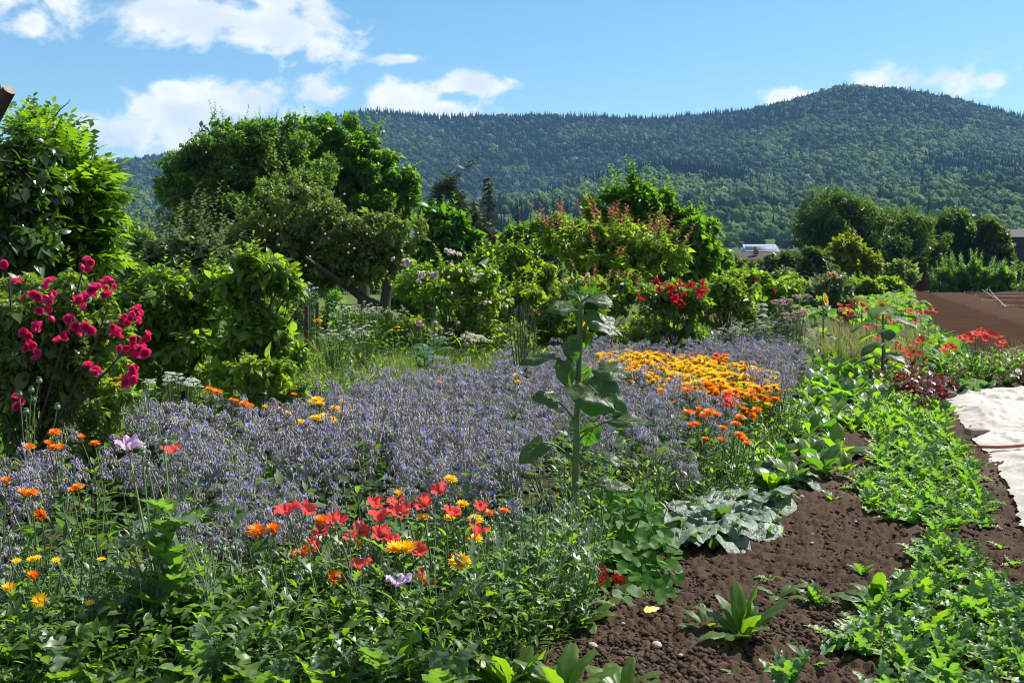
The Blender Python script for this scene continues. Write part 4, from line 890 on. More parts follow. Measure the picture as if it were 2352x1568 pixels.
# ================================================================== GARDEN PLANTS
def inpoly(p, poly):
    x, y = p; c = False; n = len(poly); j = n - 1
    for i in range(n):
        if (poly[i][1] > y) != (poly[j][1] > y) and x < (poly[j][0] - poly[i][0]) * (y - poly[i][1]) / (poly[j][1] - poly[i][1]) + poly[i][0]: c = not c
        j = i
    return c
def scatter(poly, n, mind, tries=60, pts=None):
    poly = np.asarray(poly, float); lo, hi = poly.min(0), poly.max(0); out = [] if pts is None else list(pts); k0 = len(out)
    for _ in range(n * tries):
        if len(out) - k0 >= n: break
        p = lo + rng.random(2) * (hi - lo)
        if inpoly(p, poly) and all((p[0] - q[0]) ** 2 + (p[1] - q[1]) ** 2 > mind * mind for q in out): out.append(p)
    return out[k0:]
def gpoly(pts): return [tuple(gnd(a, b)[:2]) for a, b in pts]
def rz(): return rng.uniform(0, 6.28)
def az_dirs(n, pitch, a0=None):
    a = np.arange(n) * 2.39996 + (rz() if a0 is None else a0) + rng.normal(0, .25, n); pitch = np.broadcast_to(pitch, (n,))
    return np.stack([np.cos(a) * np.sin(pitch), np.sin(a) * np.sin(pitch), np.cos(pitch)], 1)

# ---------------------------------------------------------------- borage
BUD = (lambda vf: (vf[0] * [.24, 1, .24], vf[1]))(spindle(5, 4, lambda t: np.sin(PI * np.minimum(1, t * 1.05)) ** .7 * (1 - .45 * t)))
def star():
    mb = MB(); a = np.arange(5) * 2 * PI / 5; d = np.stack([np.cos(a), np.sin(a), np.full(5, .12)], 1)
    mb.put(rhomb(.30, .1, -.05), d * .08, frames(d, [0, 0, 1]), np.full(5, 1.0)); return np.vstack(mb.v), np.vstack(mb.f)
STAR = star()
BLEAF = [leaf_t(4, .30, 'ovate', .2, .9, .04), leaf_t(4, .26, 'ovate', .25, .5, .05)]
def borage(seed, h=.6, spread=.2, ncy=17, green=0):
    st, lf, bd, fl = MB(), MB(), MB(), MB(); ns = 5
    tips = []
    for i in range(ns):
        a = i * 2 * PI / ns + rng.normal(0, .3); lean = spread * rng.uniform(.3, 1.0); hh = h * rng.uniform(.72, 1.0)
        e = np.array([math.cos(a) * lean, math.sin(a) * lean, hh]); mid = np.array([e[0] * .35, e[1] * .35, hh * .6])
        p = curve([0, 0, 0], mid, e, 7); st.add(*tube(p, np.linspace(.008, .003, 7), 5))
        tips += [(p[6], e - mid), (p[5], e - mid), (p[4], e - mid), (p[5], e - mid)]
        m_ = 6; k = rng.integers(1, 6, m_); d = az_dirs(m_, rng.uniform(.9, 1.5, m_))
        lf.put(BLEAF[i % 2], p[k], frames(d, [0, 0, 1]), (.17 - .02 * k) * rng.uniform(.7, 1.1, m_))
    for j in range(ncy):
        p, d = tips[j % len(tips)]; a = rz(); L_ = rng.uniform(.07, .14)
        o = np.array([math.cos(a), math.sin(a), 0]); e = p + o * L_ * .85 + [0, 0, -.15 * L_]; mid = p + o * L_ * .35 + [0, 0, L_ * .75]
        c = curve(p, mid, e, 9); st.add(*tube(c, np.linspace(.003, .0018, 9), 3), tint=.9)
        nb = 13; k = rng.uniform(2.0, 8, nb); c0 = c[np.floor(k).astype(int)]
        off = nrm(sph(nb) * [1, 1, .35] + [0, 0, -.1]) * rng.uniform(.010, .026, nb)[:, None]; q = c0 + off + [0, 0, -.006]
        for s, e2 in zip(c0, q): st.add([s, s + [.0015, 0, 0], e2], [[0, 1, 2]], 0, .9)
        dd = nrm(off * 20 + sph(nb) * .35 + [0, 0, -1.0])
        sc_ = rng.uniform(.018, .028, nb); bd.put(BUD, q, frames(dd, sph(nb)), sc_)
        nf = rng.integers(0, 3); kk = rng.integers(1, 9, nf); q = c[kk] + nrm(sph(nf) + [0, 0, .25]) * .017
        n_ = nrm(sph(nf) * .7 + o * .5 + [0, -.3, .45]); fl.put(STAR, q, frames(nrm(np.cross(n_, sph(nf))), n_), rng.uniform(.0125, .0165, nf))
    return [('stems', st.mesh('stems', M['budstem']), None, []), ('leaves', lf.mesh('leaves', M['borl']), None, []), ('buds', bd.mesh('buds', M['bud']), None, []), ('flowers', fl.mesh('flowers', M['blue']), None, [])]
BOR = [borage(i, rng.uniform(.54, .64), rng.uniform(.22, .29), 28 + i % 4) for i in range(8)]
bor_poly = [(-2.15, 4.28), (-1.45, 4.4), (-1.0, 4.75), (0.0, 5.35), (.28, 5.8), (.85, 6.3), (1.15, 6.9), (1.75, 8.0), (2.6, 10.2), (3.5, 13.0), (4.2, 16.8), (2.2, 16.6), (1.1, 14.6), (-.1, 12.6), (-1.2, 9.7), (-2.55, 9.1), (-3.1, 7.9), (-2.9, 6.2), (-2.5, 5.2)]
cal_poly = [(1.05, 13.2), (1.7, 14.2), (2.75, 12.4), (2.5, 10.4), (1.95, 8.6), (1.55, 9.2), (1.55, 10.3), (.9, 10.6)]   # the marigold patch inside
pts = []
def dist_keep(p): return True
cand = scatter(bor_poly, 360, .18)
kept = []; gaps = []
for p in cand:
    if inpoly(p, cal_poly) and rng.random() < .80: continue
    u = .5 + .5 * fbm(np.array([p[0] * 1.4 + 5]), np.array([p[1] * 1.4]), 2, 88)[0]
    if p[1] < 8 and fbm(np.array([p[0] * 1.7 + 3]), np.array([p[1] * 1.2]), 2, 17)[0] > .64: gaps.append(p); continue
    kept.append(p)
kept.sort(key=lambda p: p[1])
rest = kept[300:]
for i, p in enumerate(kept[:300]):
    lowf = np.clip((p[1] - 4.4) / 1.6, .0, 1); s = (.76 + .26 * lowf) * rng.uniform(.80, 1.12) * (.86 + .30 * fbm(np.array([p[0] * .9]), np.array([p[1] * .9]), 2, 55)[0])
    if p[0] > .3 and p[1] < 8: s *= .88
    zone = 'near the poppies' if p[1] < 6 else ('in the middle of the bed' if p[1] < 9 else 'at the far end of the bed')
    spawn(BOR[rng.integers(8)], 'borage_plant', 'borage plant with drooping grey-purple buds and blue stars ' + zone, 'flower plant', (p[0], p[1], -.03), rz(), s, 'borage plants ' + zone, (rng.normal(0, .17), rng.normal(0, .17)))

# leafy undergrowth between the stems (uncountable)
def undergrowth(name, label, poly, n, tpl, size, hz, mat, seed_gap=.0):
    pl = np.array(poly); lo, hi = pl.min(0), pl.max(0); q = lo + rng.random((n * 3, 2)) * (hi - lo); q = np.array([p for p in q if inpoly(p, poly)])[:n]
    z = rng.random(len(q)) * (hz[1] - hz[0]) + hz[0]; P = np.column_stack([q, z]); d = nrm(sph(len(q)) * [1, 1, .5] + [0, 0, .35])
    mb = MB(); mb.put(tpl, P, frames(d, nrm(sph(len(q)) * .5 + [0, 0, 1])), size * rng.uniform(.6, 1.2, len(q))); tag(obj(name, mb.mesh(name, M[mat])), label, 'foliage', kind='stuff')
undergrowth('borage_undergrowth', 'dark leafy undergrowth between the borage stems', bor_poly, 9500, LT['ov'], .085, (.0, .40), 'borl')
undergrowth('marigold_undergrowth', 'bright lance-leaved undergrowth beneath the orange and yellow marigold patch', cal_poly, 3600, leaf_t(2, .14, 'lance', .2, .5), .12, (.05, .45), 'leafb')

# ---------------------------------------------------------------- marigolds (calendula)
PET = leaf_t(2, .17, 'strap', .15, .45)
def cal_head(double=True, dome=.0):
    mb = MB(); rings = [(21, 1.35, .034), (19, 1.12, .030), (15, .85, .023), (11, .5, .015)] if double else [(18, 1.38, .034), (15, 1.2, .028)]
    for k, (n, pit, L_) in enumerate(rings):
        a = np.arange(n) * 2 * PI / n + k * .3 + rng.normal(0, .06, n); pt = pit - dome + rng.normal(0, .07, n)
        d = np.stack([np.cos(a) * np.sin(pt), np.sin(a) * np.sin(pt), np.cos(pt)], 1); nn = np.stack([-np.cos(a) * np.cos(pt), -np.sin(a) * np.cos(pt), np.sin(pt)], 1)
        mb.put(PET, d * .004 + [0, 0, .002 * k], frames(d, nn), L_ * rng.uniform(.88, 1.08, n), 0)
    tv, tf = ico(1); mb.add(tv * [.008, .008, .006] + [0, 0, .006], tf, 1)
    th = np.arange(8) * PI / 4; V = [[.012 * math.cos(t), .012 * math.sin(t), .0] for t in th] + [[.004 * math.cos(t), .004 * math.sin(t), -.012] for t in th]
    mb.add(V, [[i, (i + 1) % 8, 8 + (i + 1) % 8, 8 + i] for i in range(8)], 2)
    return mb
HEAD = {c: [cal_head(True, d).mesh('flower_head', [M[c], M[dc], M['stem']]) for d in (0, .12, .75)] + [cal_head(False, .05).mesh('flower_head', [M[c], M['disc'], M['stem']])] for c, dc in (('orange', 'orange'), ('yellow', 'yellow'))}
CLEAF = [leaf_t(3, .15, 'lance', .2, .6, .03), leaf_t(3, .13, 'lance', .3, .3, .02), leaf_t(4, .17, 'spoon', .2, .7, .03)]
def leafy(h=.42, ns=7, spread=.16, nl=9, L_=.10, mat='leaf', tpls=CLEAF, heads=True, smat='stem'):
    """branching leafy stems; returns parts and the stem tips"""
    st, lf, tips = MB(), MB(), []
    for i in range(ns):
        a = i * 2.4 + rng.normal(0, .3); ln = spread * rng.uniform(.3, 1.1); hh = h * rng.uniform(.65, 1.0)
        e = np.array([math.cos(a) * ln, math.sin(a) * ln, hh]); p = curve([0, 0, 0], [e[0] * .7, e[1] * .7, hh * .45], e, 7); st.add(*tube(p, np.linspace(.0045, .0025, 7), 4)); tips.append((e, nrm(p[6] - p[5])))
        k = rng.integers(0, 6, nl); t = rng.random((nl, 1)); q = p[k] * (1 - t) + p[k + 1] * t; d = az_dirs(nl, rng.uniform(.6, 1.45, nl))
        lf.put(tpls[i % len(tpls)], q, frames(d, [0, 0, 1]), L_ * rng.uniform(.55, 1.15, nl) * (1.15 - .5 * q[:, 2] / h))
    return [('stems', st.mesh('stems', M[smat]), None, []), ('leaves', lf.mesh('leaves', M[mat]), None, [])], tips
CALV = [leafy(rng.uniform(.46, .56), 6, .15, 6, .10, 'leafb') for _ in range(6)]
cp = scatter(cal_poly, 165, .145)
for p in cp:
    parts, tips = CALV[rng.integers(6)]
    v = fbm(np.array([p[0] * 1.1 + 2]), np.array([p[1] * .8 + 9]), 2, 3)[0] + rng.normal(0, .10)
    col = 'orange' if v > .60 or (p[1] < 9.4 and rng.random() < .8) else 'yellow'
    hd = [('flower_head', HEAD[col][rng.integers(4)], mat4(frames([[rng.normal(0, .3), 1, 0]], nrm(d * .5 + sph(1)[0] * .5 + [0, -.1, .8])[None])[0], e, rng.uniform(1.15, 1.5)), []) for e, d in tips]
    hd += [('flower_head', HEAD[col][rng.integers(4)], mat4(frames([[1, rng.normal(0, .3), 0]], nrm(sph(1)[0] * .55 + [0, -.1, .9])[None])[0], e * [1, 1, 0] * 1.4 + [rng.normal(0, .05), rng.normal(0, .05), e[2] * .97], rng.uniform(1.1, 1.4)), []) for e, d in tips[:4]]
    spawn(parts + hd, 'marigold_plant', f'{col} marigold in the dense sunny marigold patch behind the sunflower', 'flower plant', (p[0], p[1], -.03), rz(), rng.uniform(.92, 1.12), f'{col} marigolds in the dense patch')
def marigold(pxs, Y, col, label, group=None, sc=1.0, face=None):
    """a plant whose flower heads stand at the given picture points, about Y away"""
    tops = [at(px, py, Y + rng.normal(0, .04)) for px, py in pxs]; c = np.mean(tops, 0); base = np.array([c[0] + rng.normal(0, .05), Y + .05, -.03])
    t = thing('marigold_plant', label, 'flower plant', base, group=group); st, lf = MB(), MB()
    for q in tops:
        e = q - base; p = curve([0, 0, 0], [e[0] * .3, e[1] * .3, e[2] * .6], e, 7); st.add(*tube(p, np.linspace(.005, .0028, 7), 5))
        n = 10; k = rng.integers(0, 5, n); d = az_dirs(n, rng.uniform(.7, 1.4, n)); lf.put(CLEAF[rng.integers(3)], p[k], frames(d, [0, 0, 1]), .10 * rng.uniform(.6, 1.2, n))
        nn = nrm(sph(1)[0] * .22 + [.12, -.15, .9]) if face is None else nrm(np.asarray(face, float) + sph(1)[0] * .1)
        obj('flower_head', HEAD[col][rng.integers(3)], t, mat4(frames([[1, .2, 0]], nn[None])[0], e, sc * rng.uniform(.92, 1.12)))
    obj('stems', st.mesh('stems', M['stem']), t); obj('leaves', lf.mesh('leaves', M['leaf']), t)
for a in [([(590, 1222), (628, 1224)], 4.55, 'orange', 'pair of deep orange marigolds left of the red poppies', 1.25), ([(738, 1207)], 4.5, 'orange', 'large orange marigold cupped in front of a red poppy', 1.45),
          ([(912, 1266), (936, 1270)], 4.3, 'yellow', 'pair of large golden marigolds in the middle of the poppies', 1.5), ([(768, 1328)], 4.25, 'orange', 'shaggy orange-yellow marigold below the left poppies', 1.2, (0, -.8, .5)),
          ([(826, 1330)], 4.28, 'orange', 'small orange marigold under the lowest red poppy', .95), ([(820, 1262)], 4.5, 'yellow', 'yellow marigold between the poppy stems, left of the golden pair', 1.1),
          ([(900, 1236), (915, 1140)], 4.6, 'yellow', 'yellow marigolds behind the central poppies', 1.0), ([(1058, 1296)], 4.4, 'yellow', 'drooping golden marigold right of the poppies', 1.45), ([(1046, 1276)], 4.5, 'orange', 'half-open orange marigold above the drooping golden one', .7),
          ([(972, 1190), (1062, 1160), (1035, 1102)], 4.9, 'yellow', 'yellow marigolds scattered behind the right poppies', .95), ([(1032, 1192), (1093, 1194)], 4.8, 'yellow', 'yellow marigolds under the two right-hand poppies', .95), ([(1092, 1238)], 4.65, 'yellow', 'yellow marigold below the far right poppy', 1.0),
          ([(1125, 1180), (1158, 1175)], 4.9, 'orange', 'small orange marigolds right of the poppies', .8), ([(985, 1340), (965, 1330)], 4.35, 'orange', 'orange marigolds beside the lilac poppy', 1.0),
          ([(95, 1183)], 4.35, 'orange', 'orange marigold facing the viewer at the left edge', 1.2, (.1, -.9, .3)), ([(55, 1140), (72, 1134)], 4.5, 'orange', 'two orange marigolds left of the lilac poppy', 1.0), ([(15, 1112)], 4.5, 'orange', 'orange marigold at the extreme left edge', 1.1),
          ([(92, 1382)], 3.95, 'yellow', 'yellow marigold low at bottom left', 1.15, (.1, -.7, .5)), ([(22, 1362)], 3.95, 'yellow', 'yellow daisy-like marigold in the bottom left corner', 1.15), ([(78, 1330)], 4.05, 'orange', 'drooping orange marigold above the bottom left corner', 1.0),
          ([(178, 1120), (165, 1132)], 4.6, 'orange', 'small red-orange marigolds among the left borage', .75), ([(688, 1275), (712, 1262)], 4.45, 'orange', 'orange marigolds below the left poppies', .95),
          ([(125, 1030), (112, 1024), (140, 1032)], 5.6, 'orange', 'cluster of orange marigolds left of the lilac poppy flower', 1.05), ([(187, 1012), (218, 1020)], 5.7, 'orange', 'two orange marigolds in the left borage above the cluster', 1.05), ([(65, 1030)], 5.6, 'orange', 'single orange marigold in the left borage by the edge', 1.0), ([(125, 995)], 5.9, 'orange', 'orange marigold nearest the poppy seed pods', 1.0),
          ([(728, 922), (715, 930), (735, 930)], 7.4, 'yellow', 'tall clump of yellow marigolds in the middle of the borage', 1.35), ([(785, 930), (800, 943), (770, 940), (780, 955)], 7.3, 'yellow', 'broad clump of yellow marigolds right of the tall clump', 1.25), ([(730, 962), (745, 958), (720, 968), (760, 965), (690, 972)], 7.1, 'yellow', 'row of yellow marigolds in front of the two clumps', 1.25), ([(853, 984)], 7.1, 'yellow', 'single yellow marigold right of the borage clumps', 1.1),
          ([(488, 898), (500, 902), (480, 895)], 7.9, 'orange', 'orange marigolds at the back left of the borage', 1.1), ([(572, 934), (560, 930)], 7.5, 'orange', 'orange marigold pair in the left borage', 1.1), ([(533, 920), (545, 926)], 7.5, 'orange', 'small orange marigolds between the back orange groups', .9), ([(610, 938), (645, 940), (660, 950)], 7.3, 'yellow', 'small yellow marigolds left of the tall yellow clump', .9), ([(675, 908)], 7.7, 'orange', 'reddish marigold behind the yellow clump', .9),
          ([(920, 965)], 7.0, 'orange', 'lone orange marigold in the centre borage', .95), ([(1185, 868), (1190, 880)], 8.8, 'yellow', 'yellow marigold just left of the sunflower stem', 1.2), ([(1010, 880)], 8.8, 'orange', 'tiny orange marigold at the centre of the borage', .9),
          ([(1580, 950), (1605, 945), (1630, 948), (1600, 958), (1618, 955), (1645, 955)], 7.6, 'orange', 'spreading clump of orange marigolds in front of the big patch', 1.25), ([(1585, 982), (1600, 980)], 7.3, 'orange', 'low orange marigolds at the borage edge', 1.15), ([(1660, 985), (1690, 975), (1700, 960)], 7.4, 'orange', 'orange marigolds along the right edge of the borage', 1.15),
          ([(1705, 1010), (1715, 1020), (1698, 1000)], 7.0, 'orange', 'orange marigold group nearest the mustard leaves', 1.2), ([(1725, 958)], 7.5, 'orange', 'bright orange marigold facing the viewer at the bed edge', 1.25, (.1, -.8, .4)), ([(1655, 1015), (1620, 1010)], 7.0, 'orange', 'single orange marigolds low at the borage edge', 1.0), ([(1690, 900), (1672, 905), (1655, 890)], 8.3, 'orange', 'deep orange marigolds around the red poppy in the patch', 1.3)]:
    marigold(a[0], a[1], a[2], a[3], sc=a[4], face=a[5] if len(a) > 5 else None)

# ---------------------------------------------------------------- poppies
def petal_mesh(mat, R=.05, cup=.8, wid=1.05, ph=0, frill=.0):
    nu, nv = 9, 7; u = np.linspace(-1, 1, nu); v = np.linspace(0, 1, nv); U, V_ = np.meshgrid(u, v)
    ang = U * wid * (1 - .35 * V_); r = R * (V_ * (1 - .12 * U ** 2)); crk = .13 * np.sin(U * 8 + ph) * V_ ** 2 + .09 * np.sin(U * 15 + ph * 3) * V_ ** 3
    el = cup * V_ ** .7 - .55 * np.maximum(V_ - .72, 0) * 2 + crk
    if frill: r = r * (1 + frill * np.sin(U * 22 + ph) * V_ ** 4)
    h = r * np.sin(el); q = r * np.cos(el)
    mb = MB(); mb.add(*grid_mesh(q * np.sin(ang), q * np.cos(ang), h)); return mb.mesh('petal', mat)
POP = {nm: [petal_mesh(M[nm], .052, c, 1.15, i * 1.3, f) for i, (c, f) in enumerate(((1.0, .05), (1.25, .06), (.8, .05)))] for nm, f in (('poppy', 0), ('redfl', 0))}
POP['lilac'] = [petal_mesh(M['lilac'], .06, c, 1.1, i * 1.7, .16) for i, c in enumerate((.95, 1.2, .75))]
def centre_mesh(col='pod'):
    mb = MB(); tv, tf = spindle(8, 4, lambda t: np.minimum(1, .6 + t) * (t < .99)); mb.add(tv[:, [0, 2, 1]] * [.007, .007, .014], tf[:, ::-1], 0)
    n = 26; d = az_dirs(n, rng.uniform(.4, 1.0, n)); mb.put(rhomb(.05, 0, 0), np.zeros((n, 3)), frames(d, [0, 0, 1]), rng.uniform(.012, .018, n), 1); return mb.mesh('centre', [M['pod'], M['stem_dark']])
CEN = centre_mesh()
POD = {}
def pod_mesh():
    mb = MB(); pr = lambda t: np.where(t < .12, .25, np.where(t < .82, np.sin(PI * (t * .9 + .08)) ** .6, .35)); tv, tf = spindle(10, 9, pr); mb.add(tv[:, [0, 2, 1]] * [.0145, .0145, .034], tf[:, ::-1], 0)
    th = np.arange(20) * PI / 10; rad = np.where(np.arange(20) % 2 == 0, .0135, .0105); V = np.vstack([np.stack([rad * np.cos(th), rad * np.sin(th), np.full(20, .033)], 1), [[0, 0, .037]]]); mb.add(V, [[i, (i + 1) % 20, 20] for i in range(20)], 1); return mb.mesh('seed_pod', [M['pod'], M['stem_dark']])
PODM = pod_mesh()
def budm():
    mb = MB(); tv, tf = spindle(8, 6, lambda t: np.sin(PI * t) ** .65 * .42); mb.add(tv * .026, tf); return mb.mesh('bud', M['pod'])
BUDM = budm()
FEATHER = leaf_t(8, .20, 'lance', .2, .7, .03, lobe=.75, back=.7)
def stem_to(st, e, bend=.35, r=.0028, n=9):
    p = curve([0, 0, 0], [e[0] * bend + rng.normal(0, .03), e[1] * bend + rng.normal(0, .03), e[2] * .62], e, n); st.add(*tube(p, np.linspace(r * 1.5, r, n), 5)); return p
def add_flower(t, e, nn, kind, sc):
    np_ = 7 if kind == 'lilac' else 4
    R_ = frames(nrm(np.cross(nn, sph(1)[0]))[None], nn[None])[0]
    fo = obj('flower', CEN, t, mat4(R_, e, sc)); a0 = rz()
    for i in range(np_):
        a = a0 + i * 2 * PI / np_ * (1 if np_ == 4 else 2); s = (1.0 if i % 2 else .93) * rng.uniform(.92, 1.08); obj('petal', POP[kind][(i + rng.integers(3)) % 3], fo, mat4(rotz(a), (0, 0, -.002 + .002 * (i % 2)), s))
def nod_bud(t, st, e):
    p = curve([0, 0, 0], [e[0] * .4, e[1] * .4, e[2] * .7], e, 8); st.add(*tube(p, np.linspace(.003, .0022, 8), 4))
    o = nrm(np.array([rng.normal(), rng.normal(), 0.])) * .018; q = e + o; hook = curve(e, e + o * .5 + [0, 0, .022], q, 5); st.add(*tube(hook, .002, 4)); obj('bud', BUDM, t, mat4(frames([[rng.normal(0, .15), rng.normal(0, .15), -1]], [[1, 0, 0]])[0], q, rng.uniform(.8, 1.1)))
def poppy(px, py, Y, label, face=(0, -.6, .7), kind='poppy', sc=1.0, buds=2, leaves=10, pods=0, lm='leaf', group=None, name='poppy_plant'):
    c = at(px, py, Y); base = np.array([c[0] + rng.normal(0, .06), Y + rng.uniform(0, .15), -.03]); t = thing(name, label, 'poppy', base, group=group); st, lf = MB(), MB()
    p = stem_to(st, c - base); add_flower(t, c - base, nrm(np.asarray(face, float) + sph(1)[0] * .12), kind, sc)
    for i in range(buds): nod_bud(t, st, (c - base) * [1, 1, 0] * .4 + [rng.normal(0, .09), rng.normal(0, .06), (c - base)[2] * rng.uniform(.7, .95)])
    for i in range(pods):
        e = (c - base) * [1, 1, 0] * .4 + [rng.normal(0, .1), rng.normal(0, .06), (c - base)[2] * rng.uniform(.75, 1.0)]; stem_to(st, e); obj('seed_pod', PODM, t, mat4(np.eye(3), e, rng.uniform(.7, .9)))
    d = az_dirs(leaves, rng.uniform(.3, 1.3, leaves)); k = rng.integers(0, 4, leaves); lf.put(FEATHER, p[k], frames(d, [0, 0, 1]), rng.uniform(.09, .18, leaves))
    obj('stems', st.mesh('stems', M['stem']), t); obj('leaves', lf.mesh('leaves', M[lm]), t); return t
def z3(x, y): return ((600 + x / 2.851) / 1.0204, (1050 + y / 2.851) / 1.0204)
for x, y, Y, f, s, lb in [(212, 440, 4.55, (-.3, -.35, .85), 1.15, 'open red poppy at the left of the front poppy group'), (330, 440, 4.6, (.5, -.3, .75), 1.1, 'wide red poppy just right of the leftmost one'), (525, 500, 4.6, (.3, -.9, .2), 1.1, 'red poppy behind the large orange marigold'), (440, 560, 4.5, (0, -.7, .3), .8, 'red petals under the large orange marigold'),
                          (800, 400, 4.75, (0, -.3, .95), 1.05, 'cup-shaped red poppy high in the poppy group'), (818, 490, 4.6, (.1, .25, .9), 1.25, 'broad red poppy seen from behind at the centre'), (950, 385, 4.85, (0, -.4, .9), 1.0, 'red poppy half hidden below a yellow marigold'), (958, 450, 4.6, (0, -.55, .8), 1.25, 'crumpled deep red poppy right of centre'),
                          (1120, 390, 4.8, (-.2, -.95, .2), 1.05, 'red poppy facing the viewer, right of the crumpled one'), (1232, 300, 5.0, (0, -.9, .35), 1.0, 'highest red poppy, on a bent hairy stem'), (1305, 445, 4.75, (.3, -.4, .8), 1.0, 'salmon red poppy over a yellow marigold'), (1510, 420, 4.85, (.1, -.7, .65), .95, 'small round red poppy at the right of the group'),
                          (1475, 575, 4.6, (0, -.2, .95), 1.05, 'cup-shaped red poppy at the far right of the group'), (690, 560, 4.6, (.2, -.8, .4), .95, 'red poppy in the shaded middle of the group'), (640, 620, 4.5, (-.2, -.7, .6), .95, 'folded red poppy left of the middle'), (835, 590, 4.5, (.1, -.8, .5), 1.0, 'red poppy hanging below the central one'), (905, 635, 4.45, (.2, -.7, .6), .95, 'red poppy just above the golden marigold pair'),
                          (1060, 705, 4.35, (.4, -.7, .5), 1.1, 'red poppy at the right shoulder of the golden marigold pair'), (692, 800, 4.3, (0, -.25, .95), 1.0, 'lowest red poppy, open and flat'), (375, 665, 4.5, (.2, -.8, .3), .9, 'orange-red poppy low at the left of the group'), (1080, 860, 4.35, (0, -.6, .5), .7, 'small orange-red poppy beside the lilac one')]:
    poppy(*z3(x, y), Y, lb, (f[0] * .8, f[1] * .5, f[2] + .3), 'poppy', s * 1.1)
poppy(395, 1040, 4.6, 'single salmon red poppy above the borage at left', (0, -.2, .95), 'poppy', 1.05, 1, 8)
poppy(1668, 922, 8.1, 'lone crimson poppy among the orange marigolds at right', (.2, -.8, .3), 'poppy', 1.3, 0, 6)
poppy(915, 1345, 4.15, 'pale lilac fringed poppy in the centre foreground', (.05, -.15, .97), 'lilac', 1.0, 1, 9, 1, 'glauc')
def opium():
    Y = 4.15; base = gx(372, Y) + [0, 0, -.03]; t = thing('opium_poppy', 'tall grey-green lobed poppy plant with lilac flower and pods, left foreground', 'poppy', base); st = MB()
    for px, py, yy, kind in [(295, 1033, 4.5, 'f'), (328, 1042, 4.35, 'p'), (338, 1068, 4.3, 'p'), (376, 1020, 4.5, 'p'), (300, 1075, 4.6, 'p'), (283, 1248, 4.1, 'p')]:
        e = at(px, py, yy) - base; stem_to(st, e, .5, .0035)
        if kind == 'f': add_flower(t, e, nrm(np.array([.05, -.15, 1.])), 'lilac', 1.15)
        else: obj('seed_pod', PODM, t, mat4(np.eye(3), e - [0, 0, .01], rng.uniform(.85, 1.15)))
    nod_bud(t, st, at(348, 1225, 4.1) - base)
    obj('stems', st.mesh('stems', M['stem']), t)
    L_ = [leaf_t(11, .33, 'ovate', .25, b, .10, lobe=.30, back=.8, ph=i, tw=w) for i, (b, w) in enumerate(((.5, .05), (.9, -.1), (.2, .1)))]
    me = [MB().add(*q).mesh('leaf', M['glauc']) for q in L_]; me += [MB().add(*L_[0]).mesh('leaf', M['leafb'])] + me
    for i in range(30):
        z = .08 + .56 * (i / 30); a = i * 2.4; s = .30 * (1 - .55 * i / 30) * rng.uniform(.8, 1.1); pit = rng.uniform(.5, 1.15)
        d = np.array([[math.cos(a) * math.sin(pit), math.sin(a) * math.sin(pit), math.cos(pit)]]); obj('leaf', me[rng.integers(7)], t, mat4(frames(d, [[0, 0, 1]])[0], (rng.normal(0, .02), rng.normal(0, .02), z), s))
opium()
for (px, py, Y, lb) in [((50), 905, 6.2, 'grey-green poppy seed pods on tall bare stems at left edge'), (665, 1080, 5.6, 'pair of poppy seed pods standing above the centre-left borage')]:
    base = gx(px, Y); t = thing('poppy_pods', lb, 'poppy', base); st = MB()
    for dx, dy in ([(-5, 0), (22, -10), (10, 40), (40, -30), (28, 12), (82, 30)] if px < 100 else [(0, 0), (24, -4)]):
        e = at(px + dx, py + dy, Y + rng.normal(0, .08)) - base; stem_to(st, e, .6, .003); obj('seed_pod', PODM, t, mat4(np.eye(3), e - [0, 0, .02], rng.uniform(1.0, 1.3)))
    obj('stems', st.mesh('stems', M['stem']), t)

# ---------------------------------------------------------------- front of the flower bed: leafy filling plants
front = [(-2.05, 3.62), (-1.5, 3.66), (-.9, 3.72), (-.4, 3.74), (-.05, 3.85), (.22, 4.35), (.36, 4.9), (.42, 5.5), (.1, 5.6), (-.5, 5.1), (-1.0, 4.6), (-1.5, 4.42), (-2.2, 4.4)]
FV = [leafy(rng.uniform(.30, .42), 8, .14, 7, .085, m_) for m_ in ('leaf', 'leafb', 'leaf', 'glauc')] + [leafy(rng.uniform(.26, .36), 9, .15, 10, .075, 'leafb', [leaf_t(3, .12, 'lance', .2, .4), leaf_t(3, .2, 'ovate', .2, .4)]) for _ in range(2)] + [leafy(.34, 7, .13, 8, .13, 'glauc', [FEATHER]) for _ in range(2)]
for p in scatter(front, 150, .12):
    k = rng.integers(8); hz = ((.55 if p[0] < -.8 else .62) + .46 * np.clip((p[1] - 3.8) / .8, 0, 1)) * rng.choice([.75, 1.0, 1.3], p=[.3, .45, .25])
    look = ['dark lance-leaved marigold foliage without flowers', 'dark lance-leaved marigold foliage without flowers', 'dark lance-leaved marigold foliage without flowers', 'dark lance-leaved marigold foliage without flowers', 'light green small-leaved weed', 'light green small-leaved weed', 'grey-green feathery poppy foliage', 'grey-green feathery poppy foliage'][k]
    spawn(FV[k][0], 'leafy_plant', look + ' filling the front of the flower bed', 'plant', (p[0], p[1], -.03), rz(), hz * rng.uniform(.85, 1.15), look + ' in the front bed', (rng.normal(0, .1), rng.normal(0, .1)))
undergrowth('front_undergrowth', 'tangle of small leaves at the foot of the front flower bed', front, 5600, (LT['ov3'][0] * [.8, 1, 1], LT['ov3'][1]), .058, (.0, .26), 'leaf')
undergrowth('shade_leaves', 'broad dark leaves low in the shaded left front of the bed', [(-2.2, 3.95), (-.5, 4.1), (-.4, 4.7), (-1.0, 4.9), (-2.3, 4.6)], 900, leaf_t(4, .22, 'ovate', .25, .9, .06), .09, (.02, .22), 'borl')
